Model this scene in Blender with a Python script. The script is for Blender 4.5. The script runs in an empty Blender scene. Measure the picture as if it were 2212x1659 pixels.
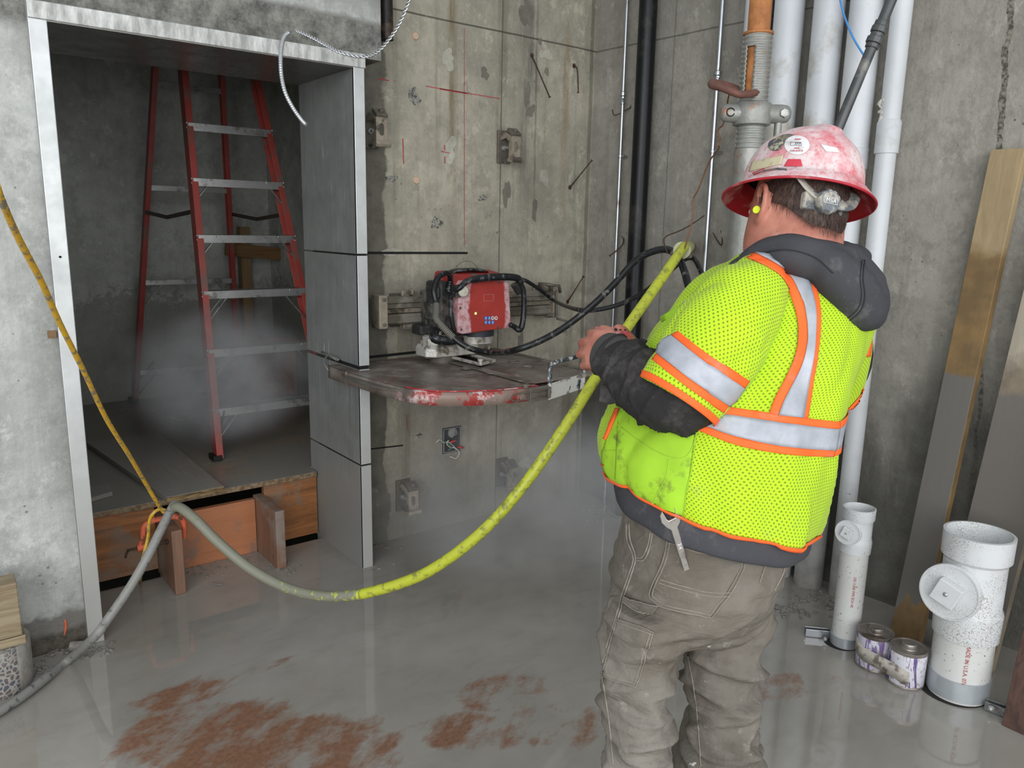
import bpy, bmesh, math, random
from mathutils import Vector, Matrix, noise
from mathutils.bvhtree import BVHTree
random.seed(7)
SC = bpy.context.scene
COL = SC.collection
PI = math.pi

# ---------------------------------------------------------------- camera
F_PX = 1676.75; CXP, CYP = 1106.0, 829.5; CAM_H = 1.52
YAW, PITCH, ROLL = math.radians(38.0), math.radians(11.481), math.radians(-1.126)
_f = Vector((math.sin(YAW)*math.cos(PITCH), math.cos(YAW)*math.cos(PITCH), -math.sin(PITCH)))
_r = Vector((math.cos(YAW), -math.sin(YAW), 0)); _d = _f.cross(_r)
CR = _r*math.cos(ROLL) + _d*math.sin(ROLL)       # camera right
CD = _d*math.cos(ROLL) - _r*math.sin(ROLL)       # camera down
CF = _f; CU = -CD
EYE = Vector((0, 0, CAM_H))
cam = bpy.data.objects.new('camera', bpy.data.cameras.new('camera'))
COL.objects.link(cam); SC.camera = cam
cam.data.sensor_width = 36.0; cam.data.sensor_fit = 'HORIZONTAL'; cam.data.lens = 36.0*F_PX/2212.0
cam.data.clip_start = 0.02
cam.matrix_world = Matrix(((CR.x, CU.x, -CF.x, 0), (CR.y, CU.y, -CF.y, 0), (CR.z, CU.z, -CF.z, CAM_H), (0, 0, 0, 1)))

# ---------------------------------------------------------------- light
SC.view_settings.view_transform = 'Standard'; SC.view_settings.look = 'None'
SC.view_settings.gamma = 1.0; SC.view_settings.use_curve_mapping = False
SC.view_settings.exposure = 0.0
SC.cycles.use_denoising = True
SC.cycles.max_bounces = 7; SC.cycles.diffuse_bounces = 3; SC.cycles.glossy_bounces = 4
SC.cycles.volume_bounces = 1; SC.cycles.transparent_max_bounces = 6
SC.cycles.volume_step_rate = 4.0; SC.cycles.volume_max_steps = 64
SC.cycles.caustics_reflective = False; SC.cycles.caustics_refractive = False
SC.cycles.use_adaptive_sampling = True; SC.cycles.adaptive_threshold = 0.04
W = bpy.data.worlds.new('sky'); SC.world = W; W.use_nodes = True
W.node_tree.nodes['Background'].inputs[0].default_value = (0.86, 0.93, 1.0, 1)
W.node_tree.nodes['Background'].inputs[1].default_value = 0.62
def area(name, loc, target, sx, sy, power, col=(1, 1, 1)):
    l = bpy.data.lights.new(name, 'AREA'); l.shape = 'RECTANGLE'; l.size = sx; l.size_y = sy
    l.energy = power; l.color = col
    o = bpy.data.objects.new(name, l); COL.objects.link(o); o.location = loc
    o.rotation_euler = (Vector(target)-Vector(loc)).to_track_quat('-Z', 'Y').to_euler(); return o
area('open_bay_daylight', (-3.4, -2.2, 2.5), (1.3, 2.6, 0.8), 4.6, 3.2, 250, (0.97, 0.985, 1.0))
area('open_side_daylight', (0.9, -3.2, 1.9), (1.2, 3.4, 0.9), 4.6, 3.0, 118, (0.97, 0.985, 1.0))

# ---------------------------------------------------------------- placing helpers
def ray(px, py): return CR*((px-CXP)/F_PX) + CD*((py-CYP)/F_PX) + CF
def at(px, py, D): return EYE + ray(px, py)*D                      # point seen at a pixel, D metres deep
def on(px, py, ax, v):                                            # ... on the plane x/y/z = v
    d = ray(px, py); return EYE + d*((v-EYE[ax])/d[ax])
def fl(px, py, z=0.0): return on(px, py, 2, z)
def V(*a): return Vector(a)

# ---------------------------------------------------------------- mesh helpers
def tag(o, label=None, cat=None, group=None, kind=None):
    if label: o['label'] = label
    if cat: o['category'] = cat
    if group: o['group'] = group
    if kind: o['kind'] = kind
    return o
WL = {}
def wl(p): return WL.get(p.name, Vector((0, 0, 0))) if p else Vector((0, 0, 0))
def thing(name, loc, label, cat, group=None):
    o = bpy.data.objects.new(name, None); COL.objects.link(o); o.empty_display_size = .05
    o.location = loc; WL[o.name] = Vector(loc); return tag(o, label, cat, group)
def obj(name, bm, mat, parent=None, smooth=False, bevel=0, auto=None, loc=None, label=None):
    """link a bmesh (in world coordinates) as one mesh object; its origin is its parent's, or loc"""
    base = wl(parent) if parent else Vector(loc or (0, 0, 0))
    if base.length: bmesh.ops.translate(bm, verts=bm.verts, vec=-base)
    me = bpy.data.meshes.new(name); bm.to_mesh(me); bm.free()
    me.materials.append(mat)
    o = bpy.data.objects.new(name, me); COL.objects.link(o)
    if parent: o.parent = parent; WL[o.name] = base
    else: o.location = base; WL[o.name] = base
    if smooth or auto:
        for p in me.polygons: p.use_smooth = True
        if auto: me.set_sharp_from_angle(angle=math.radians(auto))
    if bevel:
        m = o.modifiers.new('bevel', 'BEVEL'); m.width = bevel; m.segments = 2; m.limit_method = 'ANGLE'; m.angle_limit = math.radians(40)
    if label: o['label'] = label
    return o
def B(): return bmesh.new()
def obj_split(name, bm, mat, parent=None, **kw):
    """every separate piece of bm becomes an object of its own"""
    bm.verts.ensure_lookup_table(); bm.verts.index_update(); seen = set(); out = []
    for v0 in bm.verts:
        if v0.index in seen: continue
        st = [v0]; comp = []; seen.add(v0.index)
        while st:
            v = st.pop(); comp.append(v)
            for e in v.link_edges:
                w = e.other_vert(v)
                if w.index not in seen: seen.add(w.index); st.append(w)
        nb = bmesh.new(); mp = {v: nb.verts.new(v.co) for v in comp}
        for f in {f for v in comp for f in v.link_faces}: nb.faces.new([mp[v] for v in f.verts])
        out.append(obj(name, nb, mat, parent, **kw))
    bm.free(); return out
def box(bm, lo, hi):
    lo, hi = Vector(lo), Vector(hi)
    v = [bm.verts.new((x, y, z)) for z in (lo.z, hi.z) for y in (lo.y, hi.y) for x in (lo.x, hi.x)]
    for q in ((0,2,3,1), (4,5,7,6), (0,1,5,4), (2,6,7,3), (0,4,6,2), (1,3,7,5)): bm.faces.new([v[i] for i in q])
    return v
def hexa(bm, p):           # 8 corners: bottom 4 then top 4, both going round
    v = [bm.verts.new(q) for q in p]
    for q in ((3,2,1,0), (4,5,6,7), (0,1,5,4), (1,2,6,5), (2,3,7,6), (3,0,4,7)): bm.faces.new([v[i] for i in q])
    return v
def obox(bm, c, ax, ay, az, hx, hy, hz):
    c = Vector(c); ax, ay, az = Vector(ax).normalized()*hx, Vector(ay).normalized()*hy, Vector(az).normalized()*hz
    return hexa(bm, [c-ax-ay-az, c+ax-ay-az, c+ax+ay-az, c-ax+ay-az, c-ax-ay+az, c+ax-ay+az, c+ax+ay+az, c-ax+ay+az])
def bar(bm, a, b, w, h, up=(0, 0, 1)):
    a, b = Vector(a), Vector(b); d = (b-a); s = d.cross(Vector(up)).normalized(); u = s.cross(d).normalized()
    obox(bm, (a+b)/2, d, s, u, d.length/2, w/2, h/2)
def prism(bm, pts, off):
    off = Vector(off); a = [bm.verts.new(p) for p in pts]; b = [bm.verts.new(Vector(p)+off) for p in pts]
    bm.faces.new(a[::-1]); bm.faces.new(b); n = len(a)
    for i in range(n): bm.faces.new((a[i], a[(i+1) % n], b[(i+1) % n], b[i]))
def frames(pts):
    n = len(pts); T = []
    for i in range(n):
        d = pts[min(i+1, n-1)]-pts[max(i-1, 0)]; T.append(d.normalized() if d.length > 1e-9 else Vector((0, 0, 1)))
    u = T[0].orthogonal().normalized() if abs(T[0].z) > .9 else T[0].cross(Vector((0, 0, 1))).normalized(); out = []
    for i in range(n):
        u = (u-T[i]*u.dot(T[i])).normalized(); out.append((T[i], u, T[i].cross(u).normalized()))
    return out
def crom(P, k=8):
    """Catmull-Rom through a list of equal-length tuples"""
    P = [tuple(p) for p in P]; m = len(P); out = []
    for i in range(m-1):
        p0 = P[max(i-1, 0)]; p1 = P[i]; p2 = P[i+1]; p3 = P[min(i+2, m-1)]
        for j in range(k):
            t = j/k; t2 = t*t; t3 = t2*t
            out.append(tuple(.5*(2*b+(c-a)*t+(2*a-5*b+4*c-d)*t2+(3*b-a-3*c+d)*t3) for a, b, c, d in zip(p0, p1, p2, p3)))
    out.append(P[-1]); return out
def skinrings(bm, rings, cap=True, uv=None):
    L = [[bm.verts.new(p) for p in r] for r in rings]; n = len(L[0])
    lay = bm.loops.layers.uv.verify() if uv else None
    for i in range(len(L)-1):
        for j in range(n):
            k = (j+1) % n; f = bm.faces.new((L[i][j], L[i][k], L[i+1][k], L[i+1][j]))
            if uv:
                for lp, (a, b) in zip(f.loops, ((i, j), (i, j+1), (i+1, j+1), (i+1, j))): lp[lay].uv = uv(a, b)
    if cap: bm.faces.new(L[0][::-1]); bm.faces.new(L[-1])
    return L
def tube(bm, pts, r, n=12, cap=True, k=0, uv=False):
    """round bar through pts; r a number or one radius per point (a pair: two half widths)"""
    pts = [Vector(p) for p in pts]; R = r if isinstance(r, (list, tuple)) else [r]*len(pts)
    R = [q if isinstance(q, (tuple, list)) else (q, q) for q in R]
    if k:
        Z = crom([(*p, *q) for p, q in zip(pts, R)], k); pts = [Vector(z[:3]) for z in Z]; R = [z[3:] for z in Z]
    fr = frames(pts); rings = []
    for p, q, (t, u, w) in zip(pts, R, fr):
        rings.append([p+u*(math.cos(2*PI*j/n)*q[0])+w*(math.sin(2*PI*j/n)*q[1]) for j in range(n)])
    if uv:
        acc = [0]
        for i in range(1, len(pts)): acc.append(acc[-1]+(pts[i]-pts[i-1]).length)
        skinrings(bm, rings, cap, lambda a, b: (b/n*2*PI*R[0][0], acc[a]))
    else: skinrings(bm, rings, cap)
def cyl(bm, a, b, r, n=24, r2=None): tube(bm, [a, b], [r, r if r2 is None else r2], n)
def lathe(bm, base, prof, n=32, axis=(0, 0, 1)):
    """prof: (radius, height) pairs along axis from base"""
    base = Vector(base); t = Vector(axis).normalized(); u = t.orthogonal().normalized(); w = t.cross(u); rings = []
    for r, h in prof: rings.append([base+t*h+u*(math.cos(2*PI*j/n)*r)+w*(math.sin(2*PI*j/n)*r) for j in range(n)])
    skinrings(bm, rings, True)
def wob(bm, amp, sc, seed=0, an=(1, 1, 1)):
    bm.normal_update(); o = Vector((seed*7.3, seed*3.1, seed*1.7))
    for v in bm.verts:
        p = Vector((v.co.x*an[0], v.co.y*an[1], v.co.z*an[2]))*sc+o
        v.co += v.normal*(amp*noise.noise(p))
def poly_to_bm(me):
    bm = bmesh.new(); bm.from_mesh(me); return bm
def remesh(bm, vox, smooth=4, fac=.5):
    """union of overlapping closed shapes as one continuous surface"""
    me = bpy.data.meshes.new('tmp'); bm.to_mesh(me); bm.free(); o = bpy.data.objects.new('tmp', me); COL.objects.link(o)
    m = o.modifiers.new('r', 'REMESH'); m.mode = 'VOXEL'; m.voxel_size = vox
    if smooth: s = o.modifiers.new('s', 'SMOOTH'); s.iterations = smooth; s.factor = fac
    dg = bpy.context.evaluated_depsgraph_get(); me2 = bpy.data.meshes.new_from_object(o.evaluated_get(dg))
    out = poly_to_bm(me2); bpy.data.objects.remove(o); bpy.data.meshes.remove(me); bpy.data.meshes.remove(me2); return out
def copy_tree(o, loc=None, parent=None, rotz=None):
    c = o.copy(); COL.objects.link(c)
    if parent: c.parent = parent
    if loc is not None: c.location = loc; WL[c.name] = Vector(loc)
    if rotz is not None: c.rotation_euler.z = rotz
    for ch in [x for x in bpy.data.objects if x.parent == o]: copy_tree(ch, None, c)
    return c
def text_mesh(name, s, size, mat, parent, origin, xdir, ydir, depth=.0006, label=None, align='CENTER'):
    cu = bpy.data.curves.new(name, 'FONT'); cu.body = s; cu.size = size; cu.extrude = depth; cu.align_x = align; cu.align_y = 'CENTER'
    t = bpy.data.objects.new(name, cu); COL.objects.link(t)
    dg = bpy.context.evaluated_depsgraph_get(); me = bpy.data.meshes.new_from_object(t.evaluated_get(dg)); bpy.data.objects.remove(t)
    bm = poly_to_bm(me); bpy.data.meshes.remove(me)
    x = Vector(xdir).normalized(); z = x.cross(Vector(ydir)).normalized(); y = z.cross(x)
    o = Vector(origin)
    for v in bm.verts: v.co = o+x*v.co.x+y*v.co.y+z*v.co.z
    return obj(name, bm, mat, parent, label=label)

# ---------------------------------------------------------------- material helpers
class NT:
    def __init__(s, name):
        s.m = bpy.data.materials.new(name); s.m.use_nodes = True; s.t = s.m.node_tree; s.n = s.t.nodes
        s.b = s.n['Principled BSDF']; s.out = s.n['Material Output']
        g = s.n.new('ShaderNodeNewGeometry'); s.pos = g.outputs['Position']
        tc = s.n.new('ShaderNodeTexCoord'); s.objc = tc.outputs['Object']; s.uv = tc.outputs['UV']
    def lk(s, a, sock):
        if isinstance(a, bpy.types.NodeSocket): s.t.links.new(a, sock)
        elif isinstance(a, (tuple, list)): sock.default_value = tuple(a)+((1,) if len(a) == 3 and len(sock.default_value) == 4 else ())
        else: sock.default_value = a
    def math(s, op, a, b=0.0, c=0.0, clamp=False):
        n = s.n.new('ShaderNodeMath'); n.operation = op; n.use_clamp = clamp
        s.lk(a, n.inputs[0]); s.lk(b, n.inputs[1]); s.lk(c, n.inputs[2]); return n.outputs[0]
    def mul(s, a, b): return s.math('MULTIPLY', a, b)
    def add(s, a, b): return s.math('ADD', a, b)
    def sub(s, a, b): return s.math('SUBTRACT', a, b)
    def mx(s, a, b): return s.math('MAXIMUM', a, b)
    def xyz(s, v=None):
        n = s.n.new('ShaderNodeSeparateXYZ'); s.lk(v or s.pos, n.inputs[0]); return n.outputs
    def comb(s, x, y, z):
        n = s.n.new('ShaderNodeCombineXYZ')
        for i, q in enumerate((x, y, z)): s.lk(q, n.inputs[i])
        return n.outputs[0]
    def scale(s, sx, sy, sz, v=None, off=(0, 0, 0)):
        n = s.n.new('ShaderNodeMapping'); s.lk(v or s.pos, n.inputs[0]); n.inputs['Location'].default_value = off; n.inputs['Scale'].default_value = (sx, sy, sz); return n.outputs[0]
    def noise(s, sc, det=4, rough=.55, v=None, dist=0):
        n = s.n.new('ShaderNodeTexNoise'); s.lk(v or s.pos, n.inputs['Vector']); n.inputs['Scale'].default_value = sc
        n.inputs['Detail'].default_value = det; n.inputs['Roughness'].default_value = rough; n.inputs['Distortion'].default_value = dist; return n.outputs[0]
    def voro(s, sc, v=None, feat='F1', rnd=1.0, out=0):
        n = s.n.new('ShaderNodeTexVoronoi'); n.feature = feat; s.lk(v or s.pos, n.inputs['Vector']); n.inputs['Scale'].default_value = sc; n.inputs['Randomness'].default_value = rnd; return n.outputs[out]
    def rng(s, v, a, b, c=0.0, d=1.0, smooth=False):
        n = s.n.new('ShaderNodeMapRange'); n.clamp = True
        if smooth: n.interpolation_type = 'SMOOTHSTEP'
        s.lk(v, n.inputs[0]); s.lk(a, n.inputs[1]); s.lk(b, n.inputs[2]); s.lk(c, n.inputs[3]); s.lk(d, n.inputs[4]); return n.outputs[0]
    def mix(s, f, a, b, mode='MIX'):
        n = s.n.new('ShaderNodeMix'); n.data_type = 'RGBA'; n.blend_type = mode
        s.lk(f, n.inputs[0]); s.lk(a, n.inputs[6]); s.lk(b, n.inputs[7]); return n.outputs[2]
    def ramp(s, v, stops):
        n = s.n.new('ShaderNodeValToRGB'); s.lk(v, n.inputs[0]); e = n.color_ramp.elements
        while len(e) > 1: e.remove(e[-1])
        e[0].position = stops[0][0]; e[0].color = (*stops[0][1], 1)
        for p, c in stops[1:]: q = e.new(p); q.color = (*c, 1)
        return n.outputs[0]
    def bump(s, h, strength=.3, dist=.01):
        n = s.n.new('ShaderNodeBump'); n.inputs['Strength'].default_value = strength; n.inputs['Distance'].default_value = dist
        s.lk(h, n.inputs['Height']); s.lk(n.outputs[0], s.b.inputs['Normal'])
    def fin(s, col, rough=.6, metal=0.0, spec=.5):
        s.lk(col, s.b.inputs['Base Color']); s.lk(rough, s.b.inputs['Roughness']); s.lk(metal, s.b.inputs['Metallic'])
        s.lk(spec, s.b.inputs['Specular IOR Level']); return s.m
    def line(s, c, at_, w):     # mask: 1 within w of c == at_
        return s.math('LESS_THAN', s.math('ABSOLUTE', s.sub(c, at_)), w)
    def band(s, c, a, b, soft): # smooth 0-1-0 between a and b
        return s.mul(s.rng(c, a-soft, a+soft, smooth=True), s.rng(c, b-soft, b+soft, 1.0, 0.0, smooth=True))
def srgb(r, g, b):
    f = lambda c: (c/255/12.92) if c/255 <= .04045 else ((c/255+.055)/1.055)**2.4
    return (f(r), f(g), f(b))
def plain(name, col, rough=.5, metal=0.0, var=.12, sc=20, bump=0.0, dirt=None, dirt_amt=.3, dsc=6, spec=.5):
    t = NT(name); n = t.noise(sc, 4); c = t.mix(t.rng(n, .3, .7), tuple(x*(1-var) for x in col), tuple(min(1, x*(1+var)) for x in col))
    if dirt: c = t.mix(t.rng(t.noise(dsc, 6, .65), .62-dirt_amt*.3, .72-dirt_amt*.3), c, dirt)
    if bump: t.bump(t.noise(sc*3, 3), .4, bump)
    return t.fin(c, rough, metal, spec)
# ================================================================ materials of the place
def concrete(name, base, var=.22, wet=None, streak=None, extra=None, rough=.75, pits=.5):
    t = NT(name); x, y, z = t.xyz()
    dk = tuple(c*(1-var) for c in base); lt = tuple(c*(1+var*.8) for c in base)
    c = t.mix(t.rng(t.noise(1.7, 7, .62), .34, .68), dk, lt)
    c = t.mix(t.mul(t.rng(t.noise(13, 6, .75), .45, .68), .55), c, tuple(q*.6 for q in base))
    c = t.mix(t.mul(t.rng(t.noise(2.6, 8, .75, t.scale(1, 1, .7, off=(7, 1, 5))), .55, .68), .55), c, tuple(q*.58 for q in base))
    c = t.mix(t.mul(t.rng(t.noise(34, 3, .6), .58, .8), .5), c, tuple(q*1.35 for q in base))
    pit = t.math('LESS_THAN', t.voro(26), t.mul(t.rng(t.noise(5, 2), .5, .75), .16*pits*2))
    c = t.mix(t.mul(pit, .75), c, tuple(q*.3 for q in base))
    crisp = t.rng(t.noise(6.5, 9, .78, t.scale(1, 1, .8, off=(2, 8, 3))), .53, .60)
    c = t.mix(t.mul(crisp, .46), c, tuple(q*.58 for q in base))
    crisp = t.rng(t.noise(8, 9, .78, t.scale(1, 1, .8, off=(12, 3, 9))), .56, .62)
    c = t.mix(t.mul(crisp, .5), c, tuple(min(1, q*1.42) for q in base))
    sp_ = t.math('LESS_THAN', t.voro(15), t.mul(t.rng(t.noise(2, 2), .45, .8), .11*pits*2)); c = t.mix(t.mul(sp_, .6), c, tuple(q*.35 for q in base))
    if streak:
        fs = t.rng(t.noise(1, 6, .7, t.scale(34, 34, .9, off=(3, 3, 3))), .52, .66); c = t.mix(t.mul(fs, streak[1]*.45), c, tuple(q*.66 for q in base))
        st = t.rng(t.noise(1, 5, .65, t.scale(9, 9, .55)), .56, .74)
        c = t.mix(t.mul(st, streak[1]), c, streak[0])
    if extra: c = extra(t, c, x, y, z)
    r = rough
    if wet:
        c, r = wet(t, c, x, y, z)
    h = t.add(t.mul(t.noise(9, 6, .7), .6), t.mul(t.noise(70, 3), .25)); h = t.sub(h, t.mul(pit, .5))
    t.bump(h, .8, .010)
    return t.fin(c, r, 0, .4)

BR = srgb(166, 160, 144)
def front_extra(t, c, x, y, z):
    nz = t.noise(3.5, 5, .6)
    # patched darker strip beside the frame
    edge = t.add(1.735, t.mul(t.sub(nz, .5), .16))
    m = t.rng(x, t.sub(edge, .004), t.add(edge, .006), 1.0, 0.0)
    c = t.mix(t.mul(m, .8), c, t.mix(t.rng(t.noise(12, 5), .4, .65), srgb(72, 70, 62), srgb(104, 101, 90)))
    # brown runs down the wall
    for (px, w, a, cc) in ((2.565, .022, .8, srgb(74, 72, 64)), (2.60, .010, .7, srgb(60, 58, 50)), (2.38, .03, .5, srgb(90, 84, 70)), (1.80, .02, .35, srgb(110, 104, 88)), (2.10, .035, .85, srgb(112, 98, 70)), (2.02, .02, .5, srgb(96, 88, 68)), (2.80, .03, .55, srgb(132, 112, 80)), (2.53, .045, .6, srgb(84, 82, 72)), (2.66, .02, .4, srgb(120, 106, 80))):
        d = t.math('ABSOLUTE', t.sub(t.add(x, t.mul(t.sub(t.noise(2.2, 3, .5, t.scale(1, 1, 1)), .5), .05)), px))
        mm = t.mul(t.rng(d, w*.35, w, 1.0, 0.0), t.rng(t.noise(1, 6, .7, t.scale(30, 30, 2.2)), .38, .62))
        mm = t.mul(mm, t.rng(z, 1.3, 2.0))
        c = t.mix(t.mul(mm, a), c, cc)
    # pale vertical run over the lower wall
    d = t.math('ABSOLUTE', t.sub(x, 2.05)); c = t.mix(t.mul(t.mul(t.rng(d, .02, .2, 1.0, 0.0), t.rng(z, .7, .86, 1.0, 0.0)), .5), c, srgb(134, 131, 124))
    # form joints
    c = t.mix(t.mul(t.line(x, 2.385, .004), .6), c, srgb(60, 56, 46))
    c = t.mix(t.mul(t.line(x, t.add(2.965, t.mul(nz, .02)), .012), .45), c, srgb(70, 66, 55))
    c = t.mix(t.mul(t.line(z, t.add(2.425, t.mul(nz, .01)), .004), .75), c, srgb(52, 48, 40))
    # blotches where the surface was scraped
    bl = t.rng(t.noise(5.5, 6, .72, t.scale(1, 1, 1, off=(3.1, 0, 1.7))), .64, .68)
    c = t.mix(t.mul(bl, .45), c, srgb(176, 172, 160))
    bl = t.rng(t.noise(4.2, 6, .7, t.scale(1, 1, .8, off=(9.1, 0, 4.7))), .66, .70)
    c = t.mix(t.mul(bl, .55), c, srgb(92, 90, 84))
    return c
def front_wet(t, c, x, y, z):
    lim = t.add(.32, t.mul(t.sub(t.noise(3, 5, .6), .5), .5))
    m = t.rng(z, t.sub(lim, .22), t.add(lim, .12), 1.0, 0.0)
    c = t.mix(t.mul(m, .62), c, srgb(98, 97, 92)); return c, t.rng(m, 0, 1, .78, .5)
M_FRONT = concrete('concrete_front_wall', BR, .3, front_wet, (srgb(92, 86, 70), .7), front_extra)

def left_extra(t, c, x, y, z):
    nz = t.noise(4, 6, .65)
    # grimy band along the steel frame, rough broken band above it
    e = t.add(.33, t.mul(t.sub(nz, .5), .22))
    m = t.mul(t.rng(x, t.sub(e, .05), t.add(e, .05)), t.rng(t.noise(2, 5, .7), .42, .6))
    c = t.mix(t.mul(m, .6), c, srgb(96, 94, 86))
    hz = t.add(2.32, t.mul(t.sub(nz, .5), .10))
    m2 = t.mul(t.rng(z, t.sub(hz, .012), t.add(hz, .012), 1.0, 0.0), t.rng(z, 2.08, 2.13))
    m2 = t.mul(m2, t.rng(x, .2, .3))
    rough_c = t.mix(t.rng(t.noise(16, 8, .75), .38, .62), srgb(66, 65, 60), srgb(140, 138, 130))
    c = t.mix(t.mul(m2, .9), c, rough_c)
    return c
def left_wet(t, c, x, y, z):
    lim = t.add(.13, t.mul(t.sub(t.noise(7, 5, .6), .5), .16))
    m = t.rng(z, t.sub(lim, .01), t.add(lim, .01), 1.0, 0.0)
    lim2 = t.add(.075, t.mul(t.sub(t.noise(6, 5, .6), .5), .1)); m2 = t.rng(z, t.sub(lim2, .01), t.add(lim2, .01), 1.0, 0.0)
    c = t.mix(t.mul(m, .85), c, srgb(112, 108, 101)); c = t.mix(t.mul(m2, .85), c, t.mix(t.rng(t.noise(30, 5, .7), .4, .65), srgb(60, 54, 46), srgb(104, 96, 84)))
    return c, t.rng(m, 0, 1, .7, .45)
M_LEFT = concrete('concrete_left_wall', srgb(186, 187, 182), .26, left_wet, (srgb(132, 130, 122), .5), left_extra)

def right_extra(t, c, x, y, z):
    nz = t.noise(4, 5, .6)
    # rough vertical cold joint and form lines (y runs along this wall)
    jy = t.add(t.add(1.19, t.mul(t.sub(z, 1.5), .055)), t.mul(t.sub(t.noise(7, 5, .7), .5), .05))
    jw = t.mul(t.rng(t.noise(3, 3), .35, .7), .016)
    c = t.mix(t.mul(t.math('LESS_THAN', t.math('ABSOLUTE', t.sub(y, jy)), jw), .85), c, t.mix(t.rng(t.noise(60, 3), .4, .6), srgb(50, 48, 40), srgb(134, 130, 116)))
    for yy in (2.66, 2.40, 1.02): c = t.mix(t.mul(t.line(y, t.add(yy, t.mul(nz, .02)), .004), .4), c, srgb(80, 76, 66))
    c = t.mix(t.mul(t.line(z, t.add(2.42, t.mul(nz, .012)), .004), .6), c, srgb(62, 58, 50))
    ox = t.mul(t.band(z, 2.04, 2.07, .02), t.mul(t.rng(y, 1.0, 1.12, 1.0, 0.0), t.rng(t.noise(20, 4), .4, .6)))
    c = t.mix(t.mul(ox, .35), c, srgb(160, 96, 70))
    wh = t.mul(t.rng(t.math('ABSOLUTE', t.sub(t.add(y, t.mul(z, .35)), 1.085+1.72*.35)), .006, .02, 1.0, 0.0), t.band(z, 1.68, 1.77, .02))
    c = t.mix(t.mul(wh, .6), c, srgb(214, 214, 210))
    return c
def right_wet(t, c, x, y, z):
    n = t.noise(2.4, 6, .6, t.scale(1, 1.6, .5))
    lim = t.add(t.add(.86, t.mul(t.sub(n, .5), 1.6)), t.mul(t.rng(y, .75, 1.5, 1.0, 0.0), .5))
    m = t.rng(z, t.sub(lim, .3), t.add(lim, .12), 1.0, 0.0)
    c = t.mix(t.mul(m, .8), c, t.mix(t.rng(t.noise(8, 5), .35, .65), srgb(66, 65, 60), srgb(94, 93, 86)))
    return c, t.rng(m, 0, 1, .8, .42)
M_RIGHT = concrete('concrete_right_wall', srgb(152, 148, 138), .22, right_wet, (srgb(108, 102, 90), .6), right_extra)

def shaft_wet(t, c, x, y, z):
    lim = t.add(t.add(1.05, t.mul(t.sub(t.noise(2.2, 4, .6), .5), .6)), t.mul(t.sub(t.noise(28, 4, .7), .5), .5))
    lim = t.sub(lim, t.mul(t.rng(x, .35, 1.0, 1.0, 0.0), .22))
    m = t.rng(z, t.sub(lim, .02), t.add(lim, .02), 1.0, 0.0)
    return t.mix(t.mul(m, .62), c, srgb(122, 120, 110)), t.rng(m, 0, 1, .8, .45)
M_SHAFT = concrete('concrete_shaft_wall', srgb(196, 198, 190), .16, shaft_wet, (srgb(110, 108, 98), .3), None)

def floor_mat():
    t = NT('wet_slurry_floor'); x, y, z = t.xyz()
    n1 = t.noise(1.3, 6, .6); n2 = t.noise(5, 7, .62, t.scale(1, 2.2, 1), .4)
    c = t.mix(t.rng(n1, .32, .7), srgb(140, 136, 128), srgb(164, 160, 152))
    c = t.mix(t.mul(t.rng(n2, .5, .75), .4), c, srgb(124, 118, 109))
    # rust-brown slab showing through where the slurry thins out
    def blob(cx, cy, rx, ry, ang):
        ca, sa = math.cos(ang), math.sin(ang)
        dx = t.sub(x, cx); dy = t.sub(y, cy)
        u = t.math('DIVIDE', t.add(t.mul(dx, ca), t.mul(dy, sa)), rx); v = t.math('DIVIDE', t.sub(t.mul(dy, ca), t.mul(dx, sa)), ry)
        return t.math('SQRT', t.add(t.mul(u, u), t.mul(v, v)))
    # long streaks lie along the direction the slab was scraped
    sv = t.comb(t.add(t.mul(x, 1.0), t.mul(y, .9)), t.sub(t.mul(y, 3.6), t.mul(x, 2.6)), 0.0)
    st = t.add(t.mul(t.noise(1.7, 9, .66, sv), .6), t.mul(t.noise(9, 8, .72, t.scale(1, 1.6, 1)), .4))
    tot = None
    for (cx, cy, rx, ry, ang, k) in [(fl(px, py).x, fl(px, py).y, rx, ry, ang, k) for px, py, rx, ry, ang, k in ((400, 1500, .16, .07, -.2, .12), (470, 1590, .24, .15, -.66, .34), (620, 1610, .26, .13, -.66, .30), (720, 1620, .20, .13, -.66, .25), (540, 1455, .16, .03, .1, -.05), (1010, 1580, .17, .09, -.66, .05), (1130, 1500, .26, .12, -.6, -.10), (1200, 1560, .22, .12, -.6, -.12), (1700, 1480, .3, .12, -.4, -.4))]:
        d = blob(cx, cy, rx, ry, ang); m = t.add(t.sub(1.0, d), k)
        m = t.math('MINIMUM', m, .34 if k > .1 else (.2 if k > -.1 else .06))
        tot = m if tot is None else t.mx(tot, m)
    e = t.add(tot, t.mul(t.sub(st, .515), 3.2))
    m = t.mul(t.rng(e, -.02, .34), t.rng(t.noise(70, 5, .7), .22, .5, .75, 1.0))
    rust = t.mix(t.rng(t.noise(60, 4, .7), .35, .65), srgb(114, 72, 46), srgb(142, 96, 66))
    c = t.mix(t.mul(m, .86), c, rust)
    crumbs = t.math('LESS_THAN', t.voro(30), t.mul(t.rng(t.noise(2.5, 3), .55, .8), .12))
    c = t.mix(t.mul(crumbs, .5), c, srgb(160, 156, 148))
    r = t.add(t.rng(t.noise(2.0, 5, .6), .3, .75, .02, .11), t.mul(m, .22))
    h = t.add(t.mul(t.noise(3.5, 4, .55), .5), t.mul(t.noise(26, 4), .08)); h = t.add(h, t.mul(m, .05))
    t.bump(h, .09, .012)
    return t.fin(c, r, 0, .9)
M_FLOOR = floor_mat()

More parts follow.
